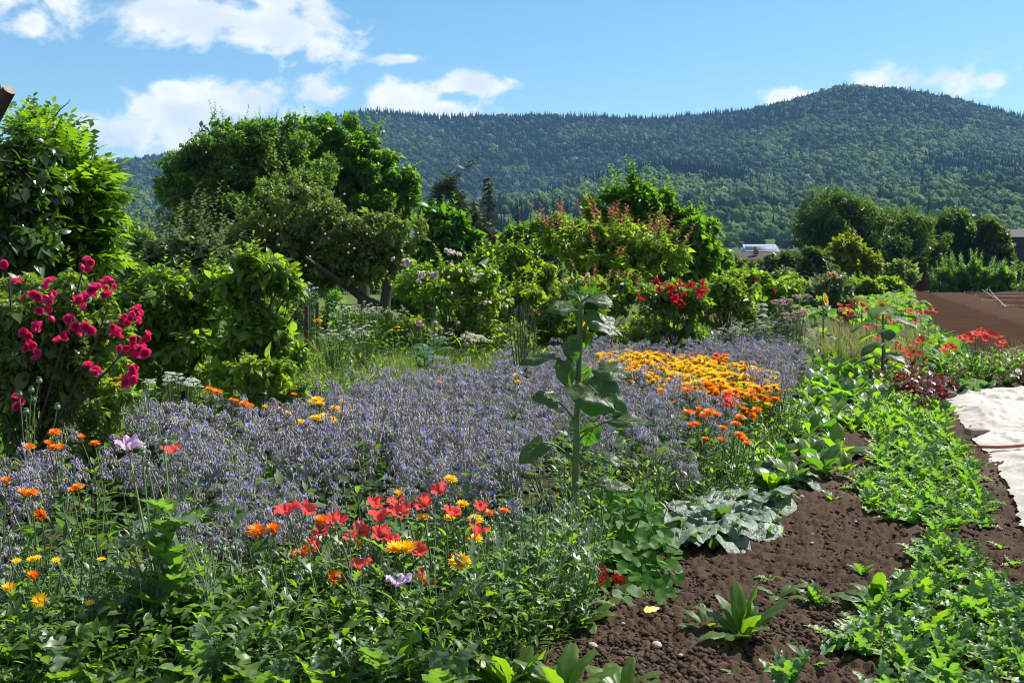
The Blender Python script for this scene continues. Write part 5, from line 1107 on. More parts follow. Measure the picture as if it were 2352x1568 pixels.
def bud_stand():
    st, lf, pr = MB(), MB(), []
    for i in range(5):
        a = rz(); h = rng.uniform(.28, .48); e = np.array([math.cos(a) * .08, math.sin(a) * .08, h]); p = stem_to(st, e, .4, .0017, 7); o = nrm(np.array([math.cos(a), math.sin(a), 0.])) * .016
        st.add(*tube(curve(e, e + o * .5 + [0, 0, .02], e + o, 5), .0016, 4)); pr.append(('bud', BUDM, mat4(frames([[rng.normal(0, .2), rng.normal(0, .2), -1 if i % 3 else 1]], [[1, 0, 0]])[0], e + o, rng.uniform(.7, 1.0)), []))
        d = az_dirs(6, rng.uniform(.3, 1.1, 6)); lf.put(FEATHER, p[rng.integers(0, 5, 6)], frames(d, [0, 0, 1]), rng.uniform(.06, .13, 6))
    return [('stems', st.mesh('stems', M['stem_pale']), None, []), ('leaves', lf.mesh('leaves', M['glauc']), None, [])] + pr
M['stem_pale'] = leafm('pale_hairy_stem', (.16, .20, .09), (.25, .28, .15), YG, 0, .6, .3, sheen=.4)
BS = [bud_stand() for _ in range(5)]
for p in scatter([(-2.1, 3.95), (-.9, 4.05), (0, 4.05), (.4, 4.7), (.4, 5.4), (-.1, 5.3), (-.6, 4.75), (-2.1, 4.35)], 62, .13):
    spawn(BS[rng.integers(5)], 'budding_poppy', 'thin poppy stems with nodding green buds rising from the front foliage', 'poppy', (p[0], p[1], -.03), rz(), rng.uniform(.85, 1.15), 'budding poppies in the front bed', (rng.normal(0, .06), rng.normal(0, .06)))
# right flank of the borage: dark leaves
flank = [(.35, 5.2), (.62, 5.5), (.95, 6.0), (1.3, 6.7), (1.9, 7.9), (2.8, 10.4), (2.5, 10.6), (1.6, 8.2), (.9, 6.8), (.35, 6.0)]
for p in scatter(flank, 60, .19):
    spawn(FV[rng.integers(6)][0], 'leafy_plant', 'green leafy plant along the right flank of the borage', 'plant', (p[0], p[1], -.03), rz(), rng.uniform(.9, 1.3), 'leafy plants along the borage flank')
for p in gaps:
    spawn(CALV[rng.integers(6)][0], 'leafy_plant', 'bright green marigold foliage showing in a gap of the borage', 'plant', (p[0], p[1], -.03), rz(), rng.uniform(.8, 1.1), 'foliage in gaps of the borage')
# small yellow hawksbeards
HAWK = cal_head(False, .0).mesh('flower_head', [M['yellow'], M['yellow'], M['stem']])
for i, (pxs, Y, lb) in enumerate([([(38, 1288), (72, 1284), (85, 1280), (68, 1290)], 4.15, 'small yellow hawksbeard at the left edge below the borage'), ([(128, 1286), (232, 1284)], 4.2, 'hawksbeard with two yellow heads, left foreground'), ([(312, 1294), (300, 1285)], 4.15, 'hawksbeard beside the tall lobed poppy'), ([(206, 1384)], 4.0, 'single low yellow hawksbeard, bottom left')]):
    base = gx(np.mean([q[0] for q in pxs]), Y); t = thing('hawksbeard', lb, 'wildflower', base); st = MB()
    for q in pxs:
        e = at(*q, Y) - base; stem_to(st, e, .3, .0016); obj('flower_head', HAWK, t, mat4(frames([[1, 0, 0]], nrm(sph(1) * .3 + [0, -.2, 1]))[0], e, .55))
    obj('stems', st.mesh('stems', M['stem']), t)
# grass tufts and ears at the very front
GB = leaf_t(5, .012, 'lance', .1, 1.1)
def grass_tuft(n, L_, tilt=.7, ears=0):
    mb = MB(); d = az_dirs(n, rng.uniform(.05, tilt, n)); mb.put(GB, rng.normal(0, .015, (n, 3)) * [1, 1, 0], frames(d, [0, 0, 1]), L_ * rng.uniform(.6, 1.1, n)); return [('blades', mb.mesh('blades', M['grass']), None, [])]
GT = [grass_tuft(7, .34, .9), grass_tuft(10, .26, 1.1), grass_tuft(5, .42, .7)]
for p in scatter([(-2.0, 3.65), (.0, 3.75), (.1, 4.2), (-.6, 4.3), (-2.0, 4.1)], 44, .08):
    spawn(GT[rng.integers(3)], 'grass_tuft', 'thin grass tuft at the front edge of the flower bed', 'grass', (p[0], p[1], -.03), rz(), rng.uniform(.7, 1.1), 'grass tufts along the front edge')
for px, py, lb in [(1180, 1536, 'pale bristly wild barley ear at the bottom edge'), (1245, 1545, 'shorter bristly barley ear right of the first one')]:
    Y = 3.95; base = gx(px - 12, Y) + [0, 0, -.03]; t = thing('barley_ear', lb, 'grass', base); e = at(px, py, Y) - base; st = MB(); stem_to(st, e, .3, .0015); obj('stem', st.mesh('stem', M['dry']), t)
    mb = MB(); n = 70; s = rng.random(n); ax = nrm(np.array([.35, 0, 1.])); P = e + ax * (s * .07)[:, None]; mb.put(rhomb(.03, 0, 0), P, frames(nrm(ax + sph(n) * .28), sph(n)), rng.uniform(.035, .06, n)); mb.put(BUD, P, frames(nrm(ax + sph(n) * .3), sph(n)), .012); obj('ear', mb.mesh('ear', M['dry']), t)

# ---------------------------------------------------------------- sunflower in front
def heart(P0, P1, width, nhint, bend=.5, cup=.12, ripple=.05, ph=0.0, nu=11, nv=12):
    """heart-shaped leaf from base P0 to tip P1 as world points; bend lets the middle arch along the normal"""
    P0, P1 = np.asarray(P0, float), np.asarray(P1, float); L_ = np.linalg.norm(P1 - P0); R_ = frames([P1 - P0], [nhint])[0]
    v = np.linspace(0, 1, nv); u = np.linspace(-1, 1, nu); U, V_ = np.meshgrid(u, v)
    W = width / 2 * np.sin(PI * np.clip(V_ * .88 + .12, 0, 1) ** .78) ** .72 * np.where(V_ > .98, .1, 1); saw = 1 + .03 * np.sin(V_ * 60)
    x = U * W * saw; y = V_ - .14 * np.abs(U) ** 1.5 * np.exp(-(V_ / .18) ** 2)
    vein = np.abs(np.sin((V_ * 2.6 - np.abs(U) * .9) * PI)) ** .5
    z = bend * L_ * (V_ - V_ ** 2) + cup * np.abs(x) - .10 * width * U ** 4 + ripple * width * (np.sin(U * 5 + V_ * 7 + ph) * np.abs(U) * .6 + .35 * vein - .2 + .3 * np.sin(V_ * 13 + ph * 2) * np.abs(U) ** 2)
    loc = np.stack([x, y * L_, z], -1).reshape(-1, 3); W3 = loc @ R_.T + P0
    i = np.arange(nv - 1)[:, None] * nu; j = np.arange(nu - 1)[None]; F = np.stack([i + j, i + j + 1, i + nu + j + 1, i + nu + j], -1).reshape(-1, 4)
    return W3, F
def z6(x, y): return ((1150 + x / 3.267) / 1.0204, (620 + y / 3.267) / 1.0204)
def sunflower_main():
    Y = 5.75; base = gx(1318, Y) + [0, 0, -.03]; t = thing('sunflower', 'tall sunflower turned away from the viewer, standing alone in the centre', 'sunflower', base)
    W = lambda p, dy=0.0: at(*p, Y + dy) - base
    sp = [np.array([0, 0, 0]), W((1322, 1200)), W(z6(652, 1500)), W(z6(662, 1150)), W(z6(675, 850)), W(z6(683, 600)), W(z6(688, 400)), W(z6(692, 300), .01), W(z6(705, 262), .04), W(z6(735, 262), .09)]
    mb = MB(); mb.add(*tube(sp, [.021, .021, .019, .017, .016, .0145, .0145, .017, .019, .017], 12)); obj('stem', mb.mesh('stem', M['stem']), t)
    hc = W(z6(755, 310), .10); hn = nrm(np.array([.35, .85, -.28])); R_ = frames([np.cross(hn, [0, 0, 1])], [hn])[0]
    mb = MB(); th = np.linspace(0, 2 * PI, 25)[:-1]; prof = [(.0, -.035), (.03, -.032), (.055, -.018), (.062, 0), (.05, .008), (.0, .012)]
    rings = np.stack([np.stack([r * np.cos(th), r * np.sin(th), np.full(24, z)], 1) for r, z in prof]); F = []
    for k in range(5): F += [[k * 24 + i, k * 24 + (i + 1) % 24, (k + 1) * 24 + (i + 1) % 24, (k + 1) * 24 + i] for i in range(24)]
    mat_i = np.repeat([0, 0, 0, 1, 1], 24); V = rings.reshape(-1, 3) @ R_.T + hc
    for k in range(5): mb.add(V, F[k * 24:(k + 1) * 24], 0 if k < 3 else 1)
    hd = obj('flower_head', mb.mesh('flower_head', [M['sunleaf'], M['disc']]), t)
    n = 22; a = np.arange(n) * 2 * PI / n + rng.normal(0, .05, n); d = np.stack([np.cos(a), np.sin(a), rng.normal(-.1, .2, n)], 1) @ R_.T; bm = leaf_t(4, .26, 'ovate', .15, .5)
    bmesh_ = MB().add(*bm).mesh('bract', M['sunleaf']); pm = MB().add(*leaf_t(4, .17, 'lance', .15, -.4)).mesh('ray_petal', M['yelsun'])
    for i in range(n):
        c0 = hc + (np.array([np.cos(a[i]), np.sin(a[i]), -.12]) * .055) @ R_.T; obj('bract', bmesh_, hd, mat4(frames(d[i][None] - hn * .3, -hn[None])[0], c0, rng.uniform(.05, .075)))
        c1 = hc + (np.array([np.cos(a[i] + .14), np.sin(a[i] + .14), .05]) * .06) @ R_.T; obj('ray_petal', pm, hd, mat4(frames(d[i][None] + hn * .35, hn[None])[0], c1, rng.uniform(.055, .08)))
    # leaves: stem point, petiole knee, blade base, blade tip (zoomed picture points), depth shift of the tip, width in picture points, facing, arch
    up, camf = np.array([0, -.12, 1.]), np.array([0, -1., .35])
    LV = [((672, 400), (650, 345), (628, 325), (420, 352), -.05, 150, (-.25, -.55, .8), .35), ((702, 340), (725, 285), (765, 258), (945, 322), -.06, 165, (.2, -.45, .85), .55),
          ((700, 560), (745, 505), (735, 385), (1012, 562), -.12, 200, (.45, -.55, .75), .45), ((664, 880), (600, 745), (490, 708), (215, 762), -.08, 150, (.0, -.30, .95), .40),
          ((672, 680), (660, 640), (655, 620), (590, 548), .08, 120, (-.5, -.7, .3), .2), ((668, 700), (640, 650), (600, 600), (655, 752), -.05, 110, (-.3, -.9, .4), .25), ((690, 915), (760, 855), (828, 795), (1085, 868), -.10, 205, (.30, -.55, .8), .45),
          ((660, 900), (610, 760), (560, 735), (600, 948), -.06, 130, (-.2, -.95, .3), .2), ((672, 925), (690, 905), (712, 898), (950, 1120), -.22, 340, (.15, -.75, .65), .30),
          ((650, 1215), (575, 1075), (498, 1040), (322, 1005), -.10, 150, (-.1, -.7, .7), .3), ((675, 1345), (790, 1215), (938, 1190), (1272, 1228), -.05, 135, (.05, -.45, .9), .30), ((668, 1050), (700, 1100), (880, 1000), (1050, 1160), .02, 150, (.3, -.85, .3), .3),
          ((672, 1300), (700, 1270), (790, 1240), (720, 1392), .04, 130, (.1, -.95, .3), .2), ((640, 1515), (540, 1375), (408, 1358), (215, 1512), -.10, 150, (-.25, -.75, .6), .3), ((690, 1560), (775, 1478), (872, 1480), (1058, 1548), -.03, 92, (.0, -.5, .85), .3),
          ((690, 470), (720, 540), (770, 525), (720, 640), .05, 90, (.6, -.6, .4), .2), ((690, 300), (670, 250), (660, 235), (590, 205), .1, 80, (0, -.6, .7), .3), ((700, 280), (740, 230), (745, 235), (690, 215), .08, 70, (0, -.5, .8), .3), ((690, 840), (730, 830), (745, 790), (700, 900), .08, 90, (.2, -.9, .2), .2)]
    for k, (s, kn, b, e, dz, w, nh, bd) in enumerate(LV):
        S, K, B, E = W(z6(*s)), W(z6(*kn), dz * .2), W(z6(*b), dz * .5), W(z6(*e), dz)
        V, F = heart(B, E, px2m(w * 1.22 / 3.267 / 1.0204, Y), nh, bd * .55, .14, .12, k * 1.7)
        lf = obj('leaf', MB().add(V, F, 0, .3 + .5 * rng.random()).mesh('leaf', M['sunleaf']), t)
        G = V.reshape(12, 11, 3); mb = MB(); nz_ = nrm(np.cross(G[:, 6] - G[:, 4], np.gradient(G[:, 5], axis=0))); mb.add(*tube(G[:, 5] + nz_ * .001, np.linspace(.0032, .0008, 12), 5))
        for q_ in (2, 4, 6):
            for sd_ in (1, -1): mb.add(*tube([G[q_, 5], G[min(q_ + 1, 11), 5 + 2 * sd_], G[min(q_ + 2, 11), 5 + 4 * sd_]], [.0018, .0013, .0006], 4))
        obj('veins', mb.mesh('veins', M['stem']), lf)
        mb = MB(); mb.add(*tube(curve(S, K, B, 8), np.linspace(.0065, .0042, 8), 6)); obj('petiole', mb.mesh('petiole', M['stem']), lf)
    def z4(x, y): return ((1200 + x / 2.851) / 1.0204, (1050 + y / 2.851) / 1.0204)
    for k, (s, kn, b, e, dz, w, nh) in enumerate([((440, 260), (510, 235), (590, 232), (822, 288), -.03, 110, (.05, -.6, .8)), ((432, 430), (300, 470), (260, 470), (215, 590), -.05, 110, (-.4, -.9, .2)), ((436, 520), (500, 480), (545, 475), (640, 545), -.08, 80, (.2, -.6, .7))]):
        S, K, B, E = W(z4(*s)), W(z4(*kn)), W(z4(*b), dz), W(z4(*e), dz); V, F = heart(B, E, px2m(w / 2.851 / 1.0204, Y), nh, .2, .15, .08, k); lf = obj('leaf', MB().add(V, F, 0, .8).mesh('leaf', M['sunleaf']), t)
        mb = MB(); mb.add(*tube(curve(S, K, B, 8), .0045, 6)); obj('petiole', mb.mesh('petiole', M['stem']), lf)
sunflower_main()
def sunflower_far(px, ybase, ytop, label, head=None, nl=11, ls=.22, dirs=None):
    Y = CAM_H * FPX / (ybase - HOR); base = gx(px, Y); t = thing('sunflower', label, 'sunflower', base, group='sunflowers in the vegetable rows'); top = (at(px, ytop, Y) - base)[2]
    mb = MB(); mb.add(*tube(curve([0, 0, -.03], [.02, 0, top * .5], [0, 0, top], 6), np.linspace(.018, .012, 6), 8)); obj('stem', mb.mesh('stem', M['stem']), t)
    for i in range(nl):
        z = top * (.22 + .76 * i / nl); a = i * 2.4 + .4; r = .10 + .04 * rng.random(); P0 = np.array([math.cos(a) * r, math.sin(a) * r, z + .05]); P1 = P0 + np.array([math.cos(a), math.sin(a), -.45]) * ls * rng.uniform(.8, 1.1)
        V, F = heart(P0, P1, ls * .8, (math.cos(a) * .4, math.sin(a) * .4, 1), .25, .15, .06, i, 7, 7); lf = obj('leaf', MB().add(V, F, 0, rng.random()).mesh('leaf', M['sunleaf' if i % 3 else 'leafb']), t)
        mb = MB(); mb.add(*tube(curve([0, 0, z], [P0[0] * .5, P0[1] * .5, z + .05], P0, 4), .005, 4)); obj('petiole', mb.mesh('petiole', M['stem']), lf)
    if head:
        hn = nrm(np.array(head, float)); R_ = frames([np.cross(hn, [0, 0, 1])], [hn])[0]; c = np.array([0, 0, top + .02]) + hn * .03
        mb = MB(); tv, tf = ico(2); mb.add((tv * [.06, .06, .02]) @ R_.T + c, tf); hd = obj('flower_head', mb.mesh('flower_head', M['disc']), t); pm = MB().add(*leaf_t(3, .2, 'lance', .1, .2)).mesh('ray_petal', M['yelsun'])
        for i in range(20):
            a = i * 2 * PI / 20; d = np.array([math.cos(a), math.sin(a), .15]) @ R_.T; obj('ray_petal', pm, hd, mat4(frames([d], [hn])[0], c + d * .055, .075))
sunflower_far(2030, 878, 700, 'stout leafy sunflower without open head in front of the squash bed', None, 13, .30)
sunflower_far(1892, 832, 692, 'tall sunflower with yellow head facing right, left of the stout one', (.7, -.5, .2), 8, .2)
sunflower_far(1981, 790, 702, 'small sunflower with yellow head behind the scarlet poppies', (.3, -.8, .3), 6, .2)
sunflower_far(2028, 770, 703, 'small sunflower with yellow head directly behind the stout one', (-.2, -.8, .5), 6, .2)

# ---------------------------------------------------------------- nasturtium
def nast_leaf(k):
    n = 16; th = np.arange(n) * 2 * PI / n; rr_ = np.array([0, .35, .7, 1.0]); V = [[0, 0, -.10]]; F = []
    for r in rr_[1:]:
        wob = 1 + .06 * np.sin(th * 5 + k) * (r > .9); V += [[r * w * math.cos(t), r * w * math.sin(t), -.10 + .12 * r ** 1.5 + .09 * r * r * math.sin(3 * t + k) + .04 * r * math.sin(8 * t)] for t, w in zip(th, wob)]
    tr = [[0, 1 + i, 1 + (i + 1) % n] for i in range(n)]
    for q in range(2): F += [[1 + q * n + i, 1 + (q + 1) * n + i, 1 + (q + 1) * n + (i + 1) % n, 1 + q * n + (i + 1) % n] for i in range(n)]
    mb = MB(); mb.add(V, tr); mb.add(V, F); return mb.mesh('leaf', M['nast'])
NL = [nast_leaf(k * 1.3) for k in range(5)]
def nasturtium():
    base = gx(1450, 5.15) + [0, 0, -.03]; t = thing('nasturtium', 'mound of round-leaved nasturtium at the foot of the sunflower', 'plant', base); st = MB()
    pts = []
    for _ in range(4000):
        if len(pts) >= 190: break
        px, py = rng.uniform(1335, 1560), rng.uniform(1135, 1410)
        if px < 1335 + max(0, (py - 1250)) * .35 or px < 1350 + max(0, 1190 - py) * .3: continue
        if px > 1490 + (py - 1135) * .55: continue
        s = (py - 1135) / 275; Y = 5.75 - 1.02 * s + rng.normal(0, .05) ; q = at(px, py, Y)
        if q[2] < .03 or any(np.linalg.norm(q - r) < .042 for r in pts): continue
        pts.append(q)
    for q in pts:
        e = q - base; n_ = nrm(np.array([.15 + .4 * e[0], -.35, .75]) + sph(1)[0] * .5); R_ = frames([np.cross(n_, sph(1)[0])], [n_])[0]
        obj('leaf', NL[rng.integers(5)], t, mat4(R_, e, rng.uniform(.024, .043))); r = e * [.55, .45, 0] + [0, .12, 0]
        st.add(*tube(curve(r, (r + e) / 2 + [0, .03, .05], e - n_ * .004, 5), .0022, 4), tint=.9)
    obj('stems', st.mesh('stems', M['stem']), t)
    pm = MB().add(*leaf_t(3, .42, 'spoon', .15, .5, .05)).mesh('petal', M['darkred']); cen = MB().add(*(lambda vf: (vf[0] * .006, vf[1]))(ico(1))).mesh('flower', M['darkred'])
    for px, py in [(1381, 1306), (1378, 1334), (1416, 1328), (1426, 1332), (1388, 1318)]:
        e = at(px, py, 4.78) - base; n_ = nrm(np.array([0, -.9, .35]) + sph(1)[0] * .25); R_ = frames([np.cross(n_, [0, 0, 1])], [n_])[0]; fo = obj('flower', cen, t, mat4(R_, e))
        for i in range(6): a = i * PI / 3; obj('petal', pm, fo, mat4(frames([[math.cos(a), math.sin(a), .35]], [[0, 0, 1]])[0], (0, 0, 0), rng.uniform(.022, .028)))
nasturtium()

# ---------------------------------------------------------------- mustard with big wrinkled leaves
def big_leaf(mat, wav=.10, bend=.9, ph=0, w=.34, nu=9, nv=12, lobed=0.0, pet=.22):
    v = np.linspace(0, 1, nv); u = np.linspace(-1, 1, nu); U, V_ = np.meshgrid(u, v); s = np.clip((V_ - pet) / (1 - pet), 0, 1)
    W = np.where(V_ < pet, .03 + .04 * V_ / pet, .07 + w * np.sin(PI * s ** .85) ** .7 * (1 - .12 * np.cos(s * 26 + ph) - lobed * (np.cos(s * 19 + ph) > .1) * (s > .03) * .5))
    W = np.where(V_ > .985, .05, W); ang = bend * V_ ** 1.3; ds = 1 / (nv - 1); y = np.concatenate([[0], np.cumsum(np.cos(ang[:-1, 0]) * ds)])[:, None]; z = -np.concatenate([[0], np.cumsum(np.sin(ang[:-1, 0]) * ds)])[:, None]
    x = U * W; Z = z + .25 * np.abs(x) + wav * W * (np.sin(V_ * 17 + U * 2 + ph) * np.abs(U) + .8 * np.abs(np.sin((V_ * 5 - np.abs(U) * .8) * PI)) - .4) - .35 * W * U ** 4 * (1 if wav > .05 else .3)
    X = x; Yv = y + 0 * x + .25 * np.abs(U) * W * .3
    i = np.arange(nv - 1)[:, None] * nu; j = np.arange(nu - 1)[None]; F = np.stack([i + j, i + j + 1, i + nu + j + 1, i + nu + j], -1).reshape(-1, 4)
    return MB().add(np.stack([X, Yv, Z], -1).reshape(-1, 3), F).mesh('leaf', M[mat])
BIG = [big_leaf('mustard', .42, b, i * 1.9, .31, 13, 18) for i, b in enumerate((1.0, 1.35, .7, 1.15))]
def rosette(name, label, cat, px, py, leaves, n, size, pitch, group=None, loc=None, jit=.2):
    p = gnd(px, py) if loc is None else np.array([loc[0], loc[1], 0.]); t = thing(name, label, cat, (p[0], p[1], soil_z(p[0], p[1])), rz(), 1.0, group)
    pt = rng.uniform(pitch[0], pitch[1], n); d = az_dirs(n, pt)
    for i in range(n): obj('leaf', leaves[rng.integers(len(leaves))], t, mat4(frames(d[i][None], [[0, 0, 1]])[0], (d[i][0] * .015, d[i][1] * .015, 0), size * rng.uniform(1 - jit, 1 + jit)))
    return t
for px, py, n, s, lb in [(1602, 1248, 13, .30, 'mustard plant with broad wrinkled grey-green leaves beside the nasturtium'), (1700, 1215, 12, .31, 'widest mustard plant, spreading over the bare soil'), (1752, 1168, 9, .24, 'smaller mustard plant behind the widest one'), (1650, 1160, 9, .24, 'mustard plant at the foot of the borage'), (1735, 1108, 11, .28, 'mustard plant with arching leaves further back'), (1800, 1118, 9, .24, 'rearmost mustard plant, next to the leafy rows'), (1590, 1150, 8, .22, 'small mustard plant half under the borage')]:
    rosette('mustard_plant', lb, 'vegetable', px, py, BIG, n, s, (.45, 1.25), 'mustard plants')

# ---------------------------------------------------------------- leafy rows at the right
SPN = [big_leaf('spin', .10, b, i * 1.3, .20, 7, 8, 0, .3) for i, b in enumerate((.8, 1.1, .5))] + [big_leaf('leafb', .10, b, i * 1.1, .15, 7, 8, 0, .2) for i, b in enumerate((.5, .9))]
def lobed_leaf(mat, ph, bend, w=.26, lobe=.55):
    v, f = leaf_t(22, w, 'ovate', .35, bend, .10, ph=ph, tw=.12 * math.sin(ph * 2)); r_ = np.repeat(np.arange(23) / 22, 3); lb_ = 1 - lobe * (.5 - .5 * np.cos(r_ * 2 * PI * 4.6 + ph)) * (r_ < .93); v[:, 0] *= lb_; v[:, 1] += .05 * (lb_ - .7) * (np.abs(v[:, 0]) > .02); return MB().add(v, f).mesh('leaf', M[mat])
LOB = [lobed_leaf('lobed', i * 1.4, b) for i, b in enumerate((.4, .8, 1.1, .2))] + [lobed_leaf('leafb', 2, .7, .24, .4)]
def joined_rosette(leaves_t, n, size, pitch, mats, h0=0):
    mb = MB(); pt = rng.uniform(*pitch, n); d = az_dirs(n, pt)
    for i in range(n): mb.put(leaves_t[rng.integers(len(leaves_t))], (d[i] * [.015, .015, 0])[None], frames(d[i][None], [[0, 0, 1]]), [size * rng.uniform(.75, 1.2)], rng.integers(len(mats)))
    return [('leaves', mb.mesh('leaves', [M[m] for m in mats]), None, [])]
polyA = gpoly([(1925, 1500), (1990, 1430), (2085, 1390), (2110, 1310), (2130, 1255), (2200, 1250), (2235, 1300), (2275, 1350), (2352, 1410), (2440, 1470), (2440, 1700), (2020, 1700), (2040, 1570), (1995, 1520)])
polyB = gpoly([(2010, 1020), (2090, 990), (2180, 985), (2215, 1045), (2250, 1115), (2278, 1195), (2265, 1228), (2130, 1238), (2060, 1228), (1995, 1180), (1980, 1110), (2015, 1070)])
polyC = gpoly([(1970, 950), (2060, 928), (2140, 935), (2180, 980), (2090, 988), (2010, 1005), (1940, 990)])
polyD = gpoly([(1745, 1600), (1800, 1570), (1865, 1590), (1870, 1680), (1750, 1680)])
nb = 0
for nm, poly, n, md, lb in [('A', polyA, 78, .112, 'bright lobed-leaved poppy seedling in the nearest right-hand row'), ('D', polyD, 5, .09, 'bright lobed-leaved seedling at the bottom edge, left of the main row'), ('B', polyB, 105, .118, 'bright lobed-leaved poppy seedling in the middle right-hand patch, beside the white fleece')]:
    for p in scatter(poly, n, md):
        rosette('poppy_seedling', lb, 'vegetable', 0, 0, LOB, int(rng.integers(8, 12)), .15 * rng.uniform(.7, 1.15), (.15, 1.15), 'lobed seedlings ' + nm.lower().replace('a', 'in the near row').replace('d', 'at the bottom edge') if nm != 'B' else 'lobed seedlings beside the fleece', loc=p)
T_lob = [leaf_t(9, .30, 'spoon', .3, b, .1, lobe=.5, back=.9, ph=b * 3) for b in (.4, .9)]
T_sp = [leaf_t(5, .20, 'spoon', .2, b, .05, ph=b) for b in (.5, .9, 1.2)] + [leaf_t(5, .26, 'ovate', .2, .9, .05)]
JL = [joined_rosette(T_lob, 10, .19, (.2, 1.2), ['lobed', 'leafb']) for _ in range(3)]
JS = [joined_rosette(T_sp, 12, .19, (.2, 1.25), ['spin', 'leafb', 'glauc']) for _ in range(5)]
for p in scatter(polyC, 55, .15): spawn(JL[rng.integers(3)], 'poppy_seedling', 'light green lobed seedling behind the middle patch, near the red amaranth', 'vegetable', (p[0], p[1], soil_z(*p)), rz(), rng.uniform(.8, 1.15), 'lobed seedlings near the amaranth')
polyE = gpoly([(1735, 905), (1840, 858), (1960, 850), (2120, 862), (2110, 915), (1965, 948), (1935, 990), (1880, 1010), (1950, 1030), (1950, 1060), (1885, 1100), (1800, 1140), (1700, 1125), (1640, 1075), (1720, 970)])
for p in scatter(polyE, 150, .20):
    lb = 'spinach-like leafy plant in the row right of the borage' if p[1] < 10 else 'spinach-like leafy plant in the back rows by the red amaranth'
    if p[1] < 9.0: rosette('leaf_vegetable', lb, 'vegetable', 0, 0, SPN, int(rng.integers(10, 14)), .21 * rng.uniform(.8, 1.2), (.2, 1.25), 'leafy plants right of the borage', loc=p)
    else: spawn(JS[rng.integers(5)], 'leaf_vegetable', lb, 'vegetable', (p[0], p[1], soil_z(*p)), rz(), rng.uniform(.9, 1.3), 'leafy plants in the back rows')
polyF = gpoly([(1790, 800), (1880, 800), (2160, 790), (2160, 845), (2000, 865), (1830, 862)])
for p in scatter(polyF, 105, .32):
    spawn(JS[rng.integers(5)], 'leaf_vegetable', 'low green plant in front of the scarlet poppies and squash', 'vegetable', (p[0], p[1], 0), rz(), rng.uniform(1.2, 1.9), 'low plants in front of the scarlet poppies')
GLB = [lobed_leaf('glauc', i * 1.7, b, .30, .42) for i, b in enumerate((.3, .7, 1.0))] + [lobed_leaf('leafb', 1.0, .5, .30, .42)]
for px, py, n, s, lb in [(150, 1600, 11, .26, 'grey-green lobed poppy plant without flowers, bottom left'), (40, 1560, 10, .24, 'grey-green lobed poppy plant at the left edge, below the hawksbeards'), (260, 1640, 10, .22, 'low grey-green lobed plant left of the tall lobed poppy'), (470, 1600, 12, .26, 'grey-green lobed plant right of the tall lobed poppy'), (600, 1640, 9, .20, 'low grey-green lobed plant at the bottom edge, left of centre'), (880, 1600, 11, .24, 'grey-green lobed plant under the lilac foreground poppy'), (1010, 1620, 10, .22, 'grey-green lobed plant right of the lilac foreground poppy'), (740, 1640, 9, .2, 'low grey-green lobed plant below the left poppies'), (520, 1500, 10, .28, 'tall grey-green lobed plant behind the front foliage'), (20, 1480, 10, .28, 'grey-green lobed plant beside the left edge marigolds')]:
    rosette('lobed_poppy_plant', lb, 'poppy', px, py, GLB, n, s, (.1, 1.0), 'lobed poppy plants in the front bed')
# single plants on the bare soil
SP2 = [big_leaf('leafb', .16, b, i, .115, 7, 9, 0, .15) for i, b in enumerate((.3, .7, 1.0))]; SP3 = [big_leaf('leaf', .16, b, i, .10, 7, 9, .2, .2) for i, b in enumerate((.4, .8, 1.2))]
for px, py, lv, n, s, pit, lb in [(1705, 1472, SP3, 15, .20, (.1, 1.2), 'bushy dark weed standing alone on the bare soil'), (2015, 1392, SP3, 14, .19, (.3, 1.25), 'dark glossy strap-leaved plant left of the near row'), (1872, 1392, LOB, 8, .12, (.1, 1.1), 'small light seedling on bare soil between the two weeds'), (1790, 1375, SP2, 5, .12, (.9, 1.4), 'flat narrow-leaved seedling right of the bushy weed'), (1912, 1150, SP2, 5, .10, (.2, .9), 'tiny upright seedling in the middle of the bare strip'), (1938, 1090, SP2, 8, .17, (.2, .9), 'small clump at the back end of the bare strip'),
                                  (1980, 1325, LOB, 6, .10, (.3, 1.1), 'tiny lobed seedling above the dark strap-leaved plant'), (1430, 1590, SP2, 7, .16, (.4, 1.1), 'seedling with pointed leaves at the bottom edge'), (1168, 1585, SP2, 15, .20, (.1, .95), 'large leafy marigold rosette at the bottom edge, left'), (1290, 1600, SP2, 13, .19, (.3, 1.1), 'large leafy marigold rosette at the bottom edge, right'), (1345, 1440, SP3, 9, .15, (.4, 1.2), 'low plant below the nasturtium'), (1620, 1450, SP3, 6, .13, (.6, 1.3), 'flat weed just left of the bushy one'),
                                  (1860, 1530, SP3, 4, .13, (.3, 1.2), 'thin weed near the bottom of the soil strip'), (2300, 1260, LOB, 5, .07, (.6, 1.3), 'tiny weed on the soil beside the fleece'), (2330, 1300, LOB, 6, .08, (.6, 1.3), 'second tiny weed on the soil below the fleece'), (1690, 1555, LOB, 5, .05, (.6, 1.3), 'tiny seedling near the bottom of the soil'), (1545, 1365, LOB, 5, .06, (.5, 1.3), 'tiny seedling at the edge of the nasturtium'), (1770, 1335, LOB, 5, .07, (.8, 1.4), 'small flat seedling near the mustard')]:
    rosette('seedling', lb, 'plant', px, py, lv, n, s, pit)
